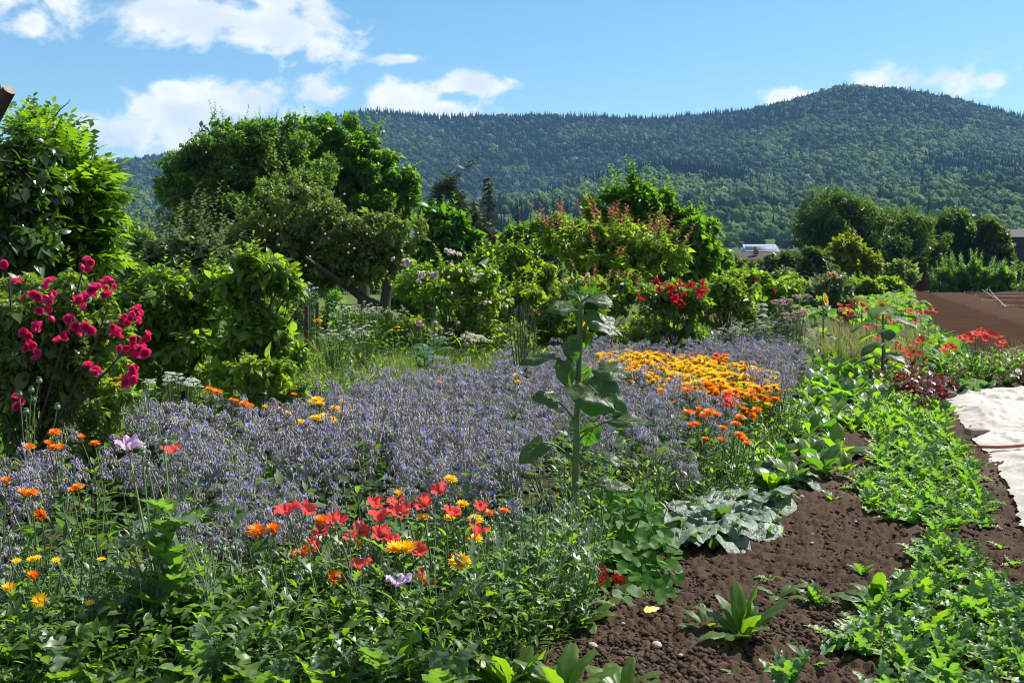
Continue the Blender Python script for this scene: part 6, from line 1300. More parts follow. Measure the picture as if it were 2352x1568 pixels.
# fallen petal and stones
v, f = leaf_t(9, .46, 'ovate', .15, .25, .05); p = gnd(1482, 1432); o = obj('fallen_petal', MB().add(v * .075, f).mesh('fallen_petal', M['cream_leaf'] if 'cream_leaf' in M else leafm('pale_yellow_petal', (.80, .62, .16), (.88, .72, .26), (.9, .7, .2), .3))); o.location = (p[0], p[1], soil_z(p[0], p[1]) + .035); o.rotation_euler = (.25, 0, -1.1); tag(o, 'pale yellow fallen leaf lying on the bare soil', 'leaf')
iv3, if3 = ico(2)
for px, py, s, lb in [(1508, 1492, .032, 'pinkish stone on the soil left of the bottom seedling'), (1362, 1492, .028, 'flat pale stone under the marigold rosette'), (1563, 1515, .016, 'small grey pebble right of the pinkish stone'), (1431, 1445, .012, 'small white pebble left of the fallen leaf'), (1842, 1150, .026, 'brown stone in the soil beside the mustard'), (1865, 1253, .016, 'flat white pebble in the middle of the soil'), (1965, 1205, .016, 'grey pebble near the middle patch'), (2318, 1130, .034, 'pinkish stone beside the white fleece'), (1866, 1230, .012, 'tiny pale pebble above the flat white one')]:
    p = gnd(px, py); vv = iv3 * (1 + .4 * (fbm(iv3[:, 0] * 1.7 + px, iv3[:, 1] * 1.7 + iv3[:, 2], 2, px) - .5))[:, None] * [1.1, .85, .6] * s * .7
    o = obj('stone', MB().add(vv, if3).mesh('stone', M['stone'])); o.location = (p[0], p[1], soil_z(p[0], p[1]) + .012 + s * .2); o.rotation_euler = (0, 0, rz()); tag(o, lb, 'stone', 'stones on the soil')

# ---------------------------------------------------------------- fleece, bricks, hose
def fleece():
    m, nt, out = newmat('fleece'); N, L = nt.nodes, nt.links
    c = mixc(nt, noise(nt, 2.2, 5, .6), (.50, .45, .37), (.74, .71, .66)); p = N.new('ShaderNodeBsdfPrincipled'); L.new(c, p.inputs['Base Color']); p.inputs['Roughness'].default_value = .75; p.inputs['Specular IOR Level'].default_value = .25
    b = N.new('ShaderNodeBump'); b.inputs['Strength'].default_value = .5; b.inputs['Distance'].default_value = .02; L.new(noise(nt, 26, 5, .6), b.inputs['Height']); L.new(b.outputs[0], p.inputs['Normal'])
    t_ = N.new('ShaderNodeBsdfTranslucent'); t_.inputs['Color'].default_value = (.75, .70, .62, 1); mx = N.new('ShaderNodeMixShader'); mx.inputs[0].default_value = .3; L.new(p.outputs[0], mx.inputs[1]); L.new(t_.outputs[0], mx.inputs[2]); L.new(mx.outputs[0], out.inputs[0])
    le = np.array([gnd(*q)[:2] for q in [(2352, 1225), (2336, 1192), (2332, 1160), (2318, 1125), (2290, 1085), (2262, 1045), (2243, 1018), (2215, 985), (2190, 955), (2172, 932), (2160, 920), (2205, 900)]])
    s = np.linspace(0, 1, 210); k = np.linspace(0, 1, len(le)); Lx, Ly = np.interp(s, k, le[:, 0]), np.interp(s, k, le[:, 1]); Lx += .04 * (fbm(s * 60, s * 0, 3, 4) - .5) * 2
    u = np.linspace(0, 1, 170) ** 1.25; S, U = np.meshgrid(s, u, indexing='ij'); XX = Lx[:, None] + U * (3.9 + .6 * S); YY = Ly[:, None] + U * (.35 + 1.5 * S)
    lo = np.clip(U * 14, 0, 1) * np.clip((1 - S) * 12, 0, 1)
    big_ = fbm(XX * 1.1, YY * .9, 3, 6); rid = np.abs(fbm(XX * 2.2 + YY * 1.4, YY * .5 - XX * .6, 3, 12) - .5) * 2; rid2 = np.abs(fbm(XX * 5 - YY * 1.2, YY * 2.2 + XX * 2, 3, 15) - .5) * 2
    ZZ = .015 + lo * (.09 * big_ + .055 * (1 - rid) ** 3 + .030 * (1 - rid2) ** 5 + .012 * (fbm(XX * 9, YY * 9, 3, 2) - .3)) + .010 * fbm(XX * 14, YY * 14, 2, 19)
    tag(obj('fleece_cover', MB().add(*grid_mesh(XX, YY, ZZ, True)).mesh('fleece_cover', m)), 'crumpled white garden fleece spread over the right-hand bed', 'fleece')
    return np.stack([XX, YY, ZZ], -1).reshape(-1, 3)
FL = fleece()
M['brick'] = plain('old_brick', (.20, .15, .12), (.30, .23, .19), .9, 18, .2, .6, 60)
def bevel_box(sx, sy, sz, b):
    V = []; F = []
    prof = [(-sz / 2, -b), (-sz / 2 + b, 0), (sz / 2 - b, 0), (sz / 2, -b)]
    for z, ins in prof:
        x, y = sx / 2 + ins, sy / 2 + ins; V += [[-x + b, -y, z], [x - b, -y, z], [x, -y + b, z], [x, y - b, z], [x - b, y, z], [-x + b, y, z], [-x, y - b, z], [-x, -y + b, z]]
    V = np.array(V); mb = MB()
    for k in range(3): mb.add(V[k * 8:k * 8 + 16], [[i, (i + 1) % 8, 8 + (i + 1) % 8, 8 + i] for i in range(8)])
    mb.add(V[24:], [list(range(8))]); mb.add(V[:8], [list(range(8))[::-1]]); return mb
for px, py, sx, sy, sz, rz_, lb in [(2176, 921, .17, .13, .075, .05, 'dark brick weighing down the far corner of the fleece'), (2243, 1008, .20, .11, .055, .22, 'pale brick weighing down the near edge of the fleece')]:
    p = gnd(px, py); o = obj('brick', bevel_box(sx, sy, sz, .006).mesh('brick', M['brick'], False)); o.location = (p[0], p[1], sz / 2 + .04); o.rotation_euler = (.03, .04, rz_); tag(o, lb, 'brick', 'bricks holding the fleece')
M['hose'] = plain('terracotta_hose', (.42, .13, .07), (.52, .18, .10), .45, 8, .4)
def on_fleece(px, py):
    c, s = math.cos(PITCH), math.sin(PITCH); dz = FL[:, 2] - CAM_H; f = FL[:, 1] * c - dz * s; X = CX + FPX * FL[:, 0] / f; Y_ = CY - FPX * (FL[:, 1] * s + dz * c) / f
    e = np.hypot(X - px, Y_ - py); k = np.where(e < e.min() + 2)[0]; return FL[k[np.argmin(FL[k, 1])]] + [0, -.01, .03]
hp = [gnd(2226, 1037) + [0, 0, .05]] + [on_fleece(*q) for q in ((2258, 1033), (2290, 1031), (2320, 1030), (2350, 1028))]; hp = np.array(hp + [hp[-1] + (hp[-1] - hp[2]) * 1.2, hp[-1] + (hp[-1] - hp[2]) * 3]); hp[2:, 2] = np.maximum(hp[2:, 2], np.linspace(hp[1, 2], hp[4, 2], 5))
tag(obj('hose_pipe', MB().add(*tube(np.vstack([curve(hp[0], hp[1], hp[2], 6), hp[3:]]), .013, 10)).mesh('hose_pipe', M['hose'])), 'orange-brown pipe lying across the white fleece', 'pipe')

# ---------------------------------------------------------------- red amaranth, potato, scarlet flowers
T_am = [leaf_t(4, .28, 'ovate', .2, .6, .04), leaf_t(4, .24, 'ovate', .25, .9, .03)]
AMV = [leafy(.34, 3, .08, 8, .15, 'amar', T_am, smat='amstem') for _ in range(0)]
M['amstem'] = plain('amaranth_stem', (.12, .02, .03), (.18, .04, .04), .5, 20)
AMV = [leafy(.34, 3, .09, 9, .15, 'amar', T_am, smat='amstem') for _ in range(4)]
for px, py in [(2035, 890), (2060, 905), (2090, 900), (2075, 920), (2110, 912), (2130, 922), (2150, 905), (2165, 925), (2120, 935), (2050, 925), (2185, 905), (2140, 945), (2200, 918), (2155, 950), (2095, 940), (2020, 905), (2128, 958), (2352, 890), (1830, 890), (1845, 880), (2040, 880), (2105, 885), (2085, 890)]:
    p = gnd(px, py); spawn(AMV[rng.integers(4)][0], 'amaranth_plant', 'dark red amaranth plant in the row behind the fleece' if px > 2000 else 'dark red amaranth plant right of the marigold patch', 'plant', (p[0], p[1], -.02), rz(), rng.uniform(.8, 1.15), 'amaranth plants behind the fleece' if px > 2000 else 'amaranth plants by the marigolds')
PV = [leafy(.45, 9, .24, 11, .12, 'leaf', [leaf_t(3, .3, 'ovate', .2, .6), leaf_t(3, .26, 'ovate', .2, .8)]) for _ in range(3)]
for px, py in [(2190, 885), (2230, 890), (2270, 880), (2310, 885), (2340, 878), (2215, 865), (2255, 860), (2300, 858), (2345, 855), (2180, 860), (2385, 875)]:
    p = gnd(px, py); spawn(PV[rng.integers(3)][0], 'potato_plant', 'dark green bushy potato plant behind the fleece', 'vegetable', (p[0], p[1], -.03), rz(), rng.uniform(.85, 1.1), 'potato plants behind the fleece')
for px, py in [(2205, 905), (2250, 905), (2225, 918)]:
    rosette('cabbage_plant', 'grey-green cabbage with cupped leaves between the amaranth and the potatoes', 'vegetable', px, py, [big_leaf('mustard', .15, -.3, i, .38, 7, 8, 0, .1) for i in range(2)], 11, .22, (.4, 1.1), 'cabbages behind the fleece')
def simple_flower(kind, sc):
    mb = MB(); n = 6
    for i in range(n):
        a = i * 2 * PI / n; d = np.array([[math.cos(a), math.sin(a), .55]]); mb.put(leaf_t(3, .36, 'spoon', .2, .8), np.zeros((1, 3)), frames(d, [[0, 0, 1]]), [sc * rng.uniform(.85, 1.1)])
    mb.add(*(lambda vf: (vf[0] * sc * .14 + [0, 0, sc * .1], vf[1]))(ico(1)), 1); return mb.mesh('flower', [M[kind], M['stem_dark']])
FLR = [simple_flower('redfl', .055) for _ in range(3)]
def stand(name, label, cat, px, ybase, pts, mesh, grass=14, gl=.5, sc=1.0, group=None, mat='grass', up=(.0, -.5, .75), leafpart=True):
    """stems rising to flowers at the given picture points, with narrow leaves at the foot"""
    Y = CAM_H * FPX / (ybase - HOR); base = gx(px, Y); t = thing(name, label, cat, base, group=group); st = MB()
    for q in pts:
        e = at(q[0], q[1], Y + rng.normal(0, .15)) - base; stem_to(st, e, .7, .003, 6); obj('flower', mesh[rng.integers(len(mesh))], t, mat4(frames([[1, 0, 0]], nrm(sph(1) * .5 + up))[0], e, sc * rng.uniform(.8, 1.2)))
    obj('stems', st.mesh('stems', M['stem']), t)
    if leafpart:
        mb = MB(); d = az_dirs(grass, rng.uniform(.1, .8, grass)); mb.put(leaf_t(4, .018, 'lance', .1, .8), rng.normal(0, .08, (grass, 3)) * [1, 1, 0], frames(d, [0, 0, 1]), gl * rng.uniform(.6, 1.1, grass)); obj('leaves', mb.mesh('leaves', M[mat]), t)
    return t
def cluster(cx, cy, rx, ry, n): return [(cx + rx * rng.normal(0, .5), cy + ry * rng.normal(0, .5)) for _ in range(n)]
stand('scarlet_lily_clump', 'tall clump of scarlet flowers tied to a stick behind the potatoes', 'flower plant', 2250, 868, [(2204, 778), (2216, 776), (2226, 772), (2240, 768), (2248, 764), (2256, 762), (2265, 766), (2276, 768), (2286, 772), (2296, 775), (2302, 786), (2292, 792), (2240, 778), (2262, 778), (2228, 782), (2252, 772), (2246, 770), (2299, 796)], FLR, 40, .5, 1.25, mat='leaf')
stand('scarlet_lily_clump', 'smaller group of scarlet flowers left of the tall tied clump', 'flower plant', 2182, 865, [(2172, 798), (2183, 795), (2190, 800), (2168, 808)], FLR, 24, .4, 1.2, mat='leaf')
pp = [(1948, 702), (1958, 698), (1950, 710), (1992, 712), (2012, 715), (1940, 722), (1950, 722), (1968, 726), (2005, 730), (2018, 730), (1928, 700), (1925, 735), (1990, 752), (2022, 750), (2040, 732), (2045, 738), (2100, 738), (2088, 715), (2105, 718), (2115, 722), (2135, 712), (2065, 790), (2080, 800), (2095, 795), (2100, 810), (2085, 815), (2110, 812), (2075, 808), (2015, 775), (2060, 808), (1935, 710), (2150, 715), (2118, 790), (2108, 784)]
for i, q in enumerate(pp):
    back = q[1] < 745; yb = 818 if back else 868
    stand('scarlet_poppy', 'scarlet poppy in the dry grass ' + ('behind the stout sunflower' if back else 'at the foot of the stout sunflower'), 'poppy', q[0] + rng.normal(0, 3), yb + rng.normal(0, 5), [q] + ([(q[0] + rng.normal(0, 8), q[1] + rng.normal(3, 5))] if i % 3 == 0 else []), FLR, 9, .35, 1.15 if back else 1.1, 'scarlet poppies ' + ('behind' if back else 'at the foot of') + ' the stout sunflower')
def grass_stuff(name, label, poly, n, L_, mats, cat='grass', thin=.006, lean=.6, tp=None, zoff=0):
    poly = [tuple(p) for p in poly]; pl = np.array(poly); lo, hi = pl.min(0), pl.max(0); q = lo + rng.random((n * 3, 2)) * (hi - lo); q = np.array([p for p in q if inpoly(p, poly)])[:n]; m_ = len(q)
    patchy = .6 + .8 * fbm(q[:, 0] * 1.2, q[:, 1] * 1.2, 2, 44); d = az_dirs(m_, rng.uniform(.05, lean, m_), 0); mb = MB(); mi = rng.choice(len(mats), m_, p=[w for _, w in mats])
    for k in range(len(mats)):
        s = mi == k; mb.put(tp or blade(thin * 1.2), np.column_stack([q[s], np.full(s.sum(), zoff)]), frames(d[s], [0, 0, 1]), L_ * rng.uniform(.5, 1.1, s.sum()) * patchy[s])
        mb.m[-1][:] = k
    tag(obj(name, mb.mesh(name, [M[k] for k, _ in mats])), label, cat, kind='stuff')
grass_stuff('dry_grass', 'tall dry grass around the scarlet poppies', gpoly([(1880, 850), (2110, 860), (2120, 800), (1880, 790)]), 9000, .58, [('grass', .52), ('dry', .48)], thin=.009)
# tied stick, stakes
def stake(px, ytop, ybase, wpx, label, lean=0.0, mat='wood'):
    Y = CAM_H * FPX / (ybase - HOR); base = gx(px, Y); top = (at(px, ytop, Y) - base)[2]; r = px2m(wpx, Y) / 2
    mb = MB(); P = np.linspace([0, 0, -.1], [lean, 0, top], 7) + rng.normal(0, r * .08, (7, 3)); v, f = tube(P, np.linspace(r * 1.05, r * .9, 7), 8); mb.add(v, f); mb.add(v[-8:], [list(range(8))])
    o = obj('wooden_stake', mb.mesh('wooden_stake', M[mat])); o.location = tuple(base); tag(o, label, 'stake', 'wooden stakes')
stake(1722, 703, 838, 8, 'tall grey wooden stake beside the grey-leaved plants', -.03); stake(1654, 724, 815, 7, 'short wooden stake behind the marigold patch'); stake(1775, 655, 745, 6, 'distant wooden stake topped by a red rose'); stake(2259, 768, 865, 3, 'thin dark stick supporting the scarlet flowers'); stake(2036, 800, 876, 4, 'thin cane beside the stout sunflower'); stake(1884, 770, 845, 3.5, 'thin cane beside the tall yellow sunflower', .03)
# straw heap
def straw():
    p = gnd(2345, 842); n = 2600; a = rng.uniform(0, 6.28, n); r = rng.random(n) ** .6; P = np.stack([np.cos(a) * r * .95, np.sin(a) * r * .6, .02 + .30 * (1 - r ** 1.5) * rng.random(n)], 1); d = sph(n) * [1, 1, .35]
    mb = MB(); mb.put(rhomb(.02, 0, .05), P, frames(d, sph(n)), rng.uniform(.15, .40, n)); o = obj('straw_heap', mb.mesh('straw_heap', M['straw'])); o.location = (p[0], p[1], 0); tag(o, 'heap of pale straw at the right edge beside the field', 'straw')
straw()
# squash bed
T_sq = leaf_t(6, .52, 'heart', .18, .5, .06)
def squash():
    st, lf = MB(), MB(); n = 15
    for i in range(n):
        a = rz(); r = .65 * rng.random() ** .6; z = rng.uniform(.25, .6); e = np.array([math.cos(a) * r, math.sin(a) * r, z]); st.add(*tube(curve([e[0] * .5, e[1] * .5, 0], [e[0] * .8, e[1] * .8, z * .7], e, 4), .008, 4))
        d = nrm(np.array([math.cos(a), math.sin(a), -.1]) + sph(1)[0] * .4); lf.put(T_sq, e[None], frames(d[None], nrm(sph(1)[0] * .3 + [0, -.1, 1])), [rng.uniform(.24, .36)])
    return [('stems', st.mesh('stems', M['stem']), None, []), ('leaves', lf.mesh('leaves', M['squashl']), None, [])]
SQ = [squash() for _ in range(5)]
for p in scatter(gpoly([(1872, 742), (1900, 762), (2090, 765), (2108, 742), (2082, 695), (2066, 668), (1890, 668)]), 150, .95):
    near = p[1] < 40; spawn(SQ[rng.integers(5)], 'squash_plant', 'squash plant with big upright leaves in the ' + ('front half' if near else 'far half') + ' of the squash bed', 'vegetable', (p[0], p[1], -.05), rz(), rng.uniform(.85, 1.15), 'squash plants in the ' + ('front half' if near else 'far half') + ' of the bed')
for px, py in [(2128, 845), (2110, 835), (2140, 825), (2150, 800)]:
    p = gnd(px, py); spawn(SQ[rng.integers(5)], 'squash_plant', 'low squash plant beside the tilled field edge', 'vegetable', (p[0], p[1], -.05), rz(), .42, 'squash plants along the field edge')

for p in scatter(gpoly([(2105, 760), (2128, 752), (2185, 800), (2245, 850), (2160, 868), (2120, 820)]), 46, .36):
    spawn(JS[rng.integers(5)], 'leaf_vegetable', 'low green plant along the edge of the tilled field', 'vegetable', (p[0], p[1], 0), rz(), rng.uniform(1.3, 2.0), 'low plants along the field edge')
# ---------------------------------------------------------------- umbels, yarrow, sedum and other border plants
def umbel(mat, R=.04, n=26, ray_=.05):
    mb = MB(); a = rng.uniform(0, 6.28, n); r = R * np.sqrt(rng.random(n)); P = np.stack([r * np.cos(a), r * np.sin(a), ray_ - .3 * r ** 2 / R + rng.normal(0, .002, n)], 1)
    tv, tf = ico(0); mb.put((tv, tf), P, np.repeat(np.eye(3)[None], n, 0), R * np.stack([np.full(n, .20), np.full(n, .20), np.full(n, .13)], 1), 0)
    for q in P[::3]: mb.add([[0, 0, 0], [.001, 0, 0], q], [[0, 1, 2]], 1)
    return mb.mesh('umbel', [M[mat], M['stem']])
UM = {m: [umbel(m, r, k) for r, k in ((.04, 30), (.05, 36), (.03, 20))] for m in ('white', 'cream', 'sedum', 'verb', 'yellow', 'pinkfl')}
def border(name, label, cat, px, ybase, pts, mat, sc=1.0, foliage='leaf', nleaf=40, fl=.14, ftpl=None, group=None, spread=.2, fh=.6):
    Y = CAM_H * FPX / (ybase - HOR); base = gx(px, Y); t = thing(name, label, cat, base, group=group); st, lf = MB(), MB(); H_ = max((at(q[0], q[1], Y) - base)[2] for q in pts)
    for q in pts:
        e = at(q[0], q[1], Y + rng.normal(0, .12)) - base; stem_to(st, e, .6, .0028, 6); obj('flower', UM[mat][rng.integers(3)], t, mat4(frames([[1, 0, 0]], nrm(sph(1) * .25 + [0, -.1, 1]))[0], e, sc * rng.uniform(.8, 1.25)))
    P = np.column_stack([rng.normal(0, spread, nleaf), rng.normal(0, spread * .7, nleaf), rng.random(nleaf) * H_ * fh]); d = nrm(sph(nleaf) * [1, 1, .4] + [0, 0, .5])
    lf.put(ftpl or CLEAF[0], P, frames(d, [0, 0, 1]), fl * rng.uniform(.6, 1.2, nleaf)); obj('stems', st.mesh('stems', M['stem']), t); obj('leaves', lf.mesh('leaves', M[foliage]), t)
FINE = leaf_t(8, .13, 'lance', .1, .6, .02, lobe=.8, back=.5)
for px, yb, pts, lb in [(712, 860, cluster(708, 672, 20, 14, 16), 'tall white-flowered umbel plant by a dark post at the meadow edge'), (790, 850, cluster(785, 712, 40, 16, 22), 'airy white umbel plant in front of the old apple tree'), (850, 845, cluster(850, 715, 36, 16, 20), 'white umbel plant just left of the apple trunk'), (905, 840, cluster(900, 720, 36, 18, 22), 'white umbel plant below the apple trunk'), (940, 838, cluster(930, 735, 26, 14, 12), 'low white umbel plant right of the apple trunk'), (765, 905, cluster(770, 765, 40, 22, 18), 'low white umbel plant in the open meadow'), (840, 890, cluster(835, 760, 40, 22, 18), 'white umbel plant in the middle of the open meadow'), (1020, 870, cluster(1010, 770, 26, 16, 12), 'white umbel plant beside the burdock')]:
    border('umbel_plant', lb, 'wildflower', px, yb, [(q[0] + rng.normal(0, 7), q[1] + rng.normal(0, 6)) for q in pts for _ in range(3)], 'white', .45, 'leafb', 60, .22, FINE, 'white umbel plants in the meadow', .25, .8)
border('yarrow_plant', 'creamy white flat-headed yarrow at the far edge of the borage', 'flower plant', 1095, 868, cluster(1090, 785, 40, 10, 34), 'cream', 1.25, 'leafb', 90, .2, FINE, None, .35, .8)
for px, yb, pts, lb in [(735, 880, cluster(732, 740, 14, 8, 12), 'yellow-flowered plant beside the tall umbels'), (965, 860, cluster(962, 738, 22, 8, 14), 'yellow-flowered plant in the middle of the meadow'), (905, 865, cluster(908, 762, 26, 10, 8), 'smaller yellow-flowered plant left of the middle one'), (1130, 850, cluster(1125, 715, 14, 10, 6), 'yellow-flowered plant by the fennel stalks')]:
    border('yellow_wildflower', lb, 'wildflower', px, yb, pts, 'yellow', .55, 'leafb', 50, .16, None, 'yellow wildflowers in the meadow', .2, .8)
for px, yb, pts, lb in [(975, 850, cluster(972, 695, 14, 22, 8), 'tall violet verbena left of the white roses'), (1005, 845, cluster(998, 700, 12, 22, 8), 'second violet verbena, in front of the white roses'), (1085, 850, cluster(1082, 712, 26, 22, 14), 'dense violet verbena in front of the white rose bush'), (1110, 855, cluster(1108, 718, 20, 16, 10), 'violet verbena near the fennel stalks'), (1175, 850, cluster(1172, 712, 20, 14, 9), 'violet verbena left of the sunflower')]:
    border('verbena_plant', lb, 'flower plant', px, yb, pts, 'verb', .45, 'grass', 26, .2, None, 'verbena plants', .15, .6)
# burdock-like plant
def burdock():
    Y = 12.4; base = gx(985, Y); t = thing('burdock_plant', 'broad-leaved burdock with brown globe heads at the edge of the borage', 'plant', base); st = MB(); L_ = [big_leaf('spin', .12, b, i, .30, 7, 8, 0, .2) for i, b in enumerate((.7, 1.1))]
    for px, py in [(962, 740), (1000, 742), (970, 748), (940, 770), (1072, 765), (1072, 790), (1012, 755), (1052, 742)]:
        e = at(px, py, Y + rng.normal(0, .1)) - base; stem_to(st, e, .6, .005, 6); tv, tf = ico(1); obj('globe_head', GLOBE, t, mat4(np.eye(3), e, rng.uniform(.8, 1.2)))
    for i in range(18):
        a = i * 2.4; z = .1 + .05 * i; pit = rng.uniform(.7, 1.3); d = np.array([[math.cos(a) * math.sin(pit), math.sin(a) * math.sin(pit), math.cos(pit)]]); obj('leaf', L_[i % 2], t, mat4(frames(d, [[0, 0, 1]])[0], (0, 0, z * .7), rng.uniform(.22, .34)))
    obj('stems', st.mesh('stems', M['stem']), t)
def globe():
    mb = MB(); tv, tf = ico(1); mb.add(tv * .022, tf); n = 60; d = sph(n); mb.put(rhomb(.06, 0, 0), d * .02, frames(d, sph(n)), .02); return mb.mesh('globe_head', M['sedum'])
GLOBE = globe()
burdock()
def fennel():
    Y = 11.8; base = gx(1205, Y); t = thing('fennel_stalks', 'bundle of tall thin dark stalks left of the sunflower', 'plant', base); st = MB()
    for px, py in [(1170, 720), (1187, 700), (1195, 700), (1199, 705), (1203, 690), (1208, 695), (1214, 702), (1222, 715), (1180, 710), (1228, 735)]:
        p = stem_to(st, at(px, py, Y + rng.normal(0, .08)) - base, .95, .006, 8)
        for k in range(3): q = p[rng.integers(3, 7)]; st.add(*tube([q, q + np.array([rng.normal(0, .12), rng.normal(0, .08), .15])], [.003, .0015], 4))
    obj('stems', st.mesh('stems', M['stem_dark']), t); mb = MB(); n = 60; P = np.column_stack([rng.normal(0, .15, n), rng.normal(0, .1, n), rng.uniform(.1, .9, n)]); mb.put(FINE, P, frames(nrm(sph(n) + [0, 0, .6]), [0, 0, 1]), rng.uniform(.1, .22, n)); obj('leaves', mb.mesh('leaves', M['grass']), t)
fennel()
# right border: grey yarrow, sedum, cosmos
for px, yb, pts, lb in [(1680, 845, cluster(1680, 735, 30, 26, 20), 'grey-leaved yarrow left of the tall stake'), (1740, 845, cluster(1745, 715, 26, 20, 16), 'tall grey-leaved yarrow right of the tall stake'), (1700, 855, cluster(1690, 765, 36, 20, 26), 'low cream-flowered yarrow in front of the tall stake'), (1760, 858, cluster(1760, 760, 30, 24, 20), 'grey yarrow beside the dusty pink sedum'), (1500, 812, cluster(1500, 715, 26, 14, 14), 'silvery shrub with pale flowers below the red roses'), (1620, 812, cluster(1625, 690, 18, 16, 14), 'silvery pale-flowered plant right of the red roses')]:
    border('grey_yarrow', lb, 'flower plant', px, yb, pts, 'white', .9, 'grey', 260, .16, FINE, 'grey-leaved yarrow plants', .28, .95)
for px, yb, pts, lb in [(1800, 850, cluster(1795, 705, 20, 14, 16), 'dusty pink sedum behind the grey yarrow'), (1815, 858, cluster(1812, 740, 22, 20, 22), 'dusty pink sedum at the middle of the path edge'), (1830, 862, cluster(1838, 725, 14, 14, 14), 'dusty pink sedum nearest the leafy rows'), (1845, 840, cluster(1840, 690, 16, 8, 10), 'rear dusty pink sedum by the distant stake')]:
    border('sedum_plant', lb, 'flower plant', px, yb, pts, 'sedum', 1.3, 'grey', 120, .12, None, 'sedum plants', .2, .9)
PK = [simple_flower('pinkfl', .04) for _ in range(2)]
for px, yb, pts, lb in [(1660, 815, [(1663, 722), (1676, 724), (1632, 732), (1678, 738)], 'pink cosmos by the short stake'), (1512, 815, [(1512, 751), (1520, 752)], 'small pink cosmos behind the marigold patch'), (1800, 858, [(1800, 778), (1806, 788), (1790, 770)], 'lilac-pink cosmos at the right end of the marigold patch')]:
    stand('cosmos_plant', lb, 'flower plant', px, yb, pts, PK, 20, .3, 1.1, 'cosmos plants')
for px, yb, pts, lb in [(1490, 825, cluster(1492, 733, 16, 12, 6), 'small red-flowered plant left of the dark round tuft'), (1530, 822, cluster(1520, 742, 14, 8, 4), 'little scarlet flowers beside the dark round tuft')]:
    stand('scarlet_wildflower', lb, 'wildflower', px, yb, pts, FLR, 30, .35, .7, 'little scarlet flowers')
# rose standing above distant stake
stand('stake_rose', 'small red rose at the top of the distant stake', 'rose', 1776, 746, [(1776, 652)], [BL['redrose'][0]], 4, .2, .1)
def tuft(name, label, px, yb, hpx, n, mats, spread, lean=.45):
    Y = CAM_H * FPX / (yb - HOR); base = gx(px, Y); L_ = px2m(hpx, Y); mb = MB(); d = az_dirs(n, rng.uniform(.03, lean, n)); mi = rng.random(n)
    mb.put(leaf_t(4, .018, 'strap', .1, .5), np.column_stack([rng.normal(0, spread, (n, 2)), np.zeros(n)]), frames(d, [0, 0, 1]), L_ * rng.uniform(.6, 1.08, n)); o = obj(name, mb.mesh(name, M[mats])); o.location = tuple(base); tag(o, label, 'grass')
tuft('ornamental_grass', 'dark green round tuft of fine grass below the red roses', 1575, 820, 95, 900, 'leaf', .15, .55)
tuft('ornamental_grass', 'reddish-brown feathery grass right of the dark tuft', 1625, 815, 105, 500, 'sedum', .10, .35)
for px, yb, lb in [(1590, 840, 'bright green leafy plant behind the marigold patch'), (1560, 838, 'bright green low plant left of the leafy one behind the marigolds'), (1610, 842, 'bright green low plant by the short stake')]:
    p = gnd(px, yb); spawn(CALV[rng.integers(6)][0], 'leafy_plant', lb, 'plant', (p[0], p[1], -.03), rz(), 1.1)
# soapwort, loosestrife on the left
for px, yb, pts, lb in [(385, 1090, cluster(395, 872, 20, 10, 14), 'pale pink-white phlox at the back left of the borage'), (345, 1085, cluster(345, 885, 18, 10, 8), 'pale phlox nearest the pink rose bush'), (440, 1095, cluster(440, 885, 16, 12, 14), 'pale phlox right of the others, in front of the dog rose')]:
    border('phlox_plant', lb, 'flower plant', px, yb, [(q[0] + rng.normal(0, 4), q[1] + rng.normal(0, 4)) for q in pts for _ in range(3)], 'white', .38, 'leafb', 60, .10, CLEAF[1], 'pale phlox plants', .14, .95)
for px, yb, pts, lb in [(265, 1110, cluster(265, 885, 18, 22, 16), 'yellow loosestrife under the rightmost pink roses'), (190, 1115, cluster(185, 920, 22, 16, 14), 'yellow loosestrife under the middle of the pink rose bush'), (150, 1120, cluster(145, 910, 16, 16, 10), 'yellow loosestrife under the left of the pink rose bush'), (235, 1100, cluster(228, 850, 14, 16, 8), 'yellow loosestrife growing up through the pink rose bush')]:
    border('loosestrife_plant', lb, 'wildflower', px, yb, pts, 'yellow', .5, 'leafb', 60, .10, CLEAF[1], 'yellow loosestrife', .14, .95)
# distant trees and hedges closing the orchard meadow
for px, py, rx, ry, Y, mt, lb in [(1220, 585, 90, 40, 85, 'walnut', 'distant dark hedge seen between the lime shrub and the plum tree'), (1080, 590, 90, 40, 90, 'hedge', 'distant dark hedge behind the laurel bush'), (880, 600, 120, 40, 80, 'walnut2', 'distant hedge behind the old apple trunk'), (640, 600, 150, 45, 85, 'hedge', 'distant hedge behind the shrub rose'), (330, 590, 150, 50, 75, 'walnut', 'distant hedge behind the young apple tree'), (1660, 605, 60, 26, 95, 'hedge', 'distant hedge left of the solar-roofed house'), (1500, 600, 110, 36, 90, 'walnut', 'distant hedge behind the tall fruit tree'), (40, 590, 180, 60, 60, 'walnut2', 'distant hedge behind the plum tree')]:
    plant_tree('orchard_hedge', lb, 'hedge', Y, [(px, py, rx * .6, ry), (px - rx * .5, py + 8, rx * .5, ry * .8), (px + rx * .5, py + 5, rx * .5, ry * .85)], px, 9000, 'rh', .24, mt, 50, (.3, .5), .1, group='hedges closing the orchard', shoots=20, shoot_len=(.4, .9))
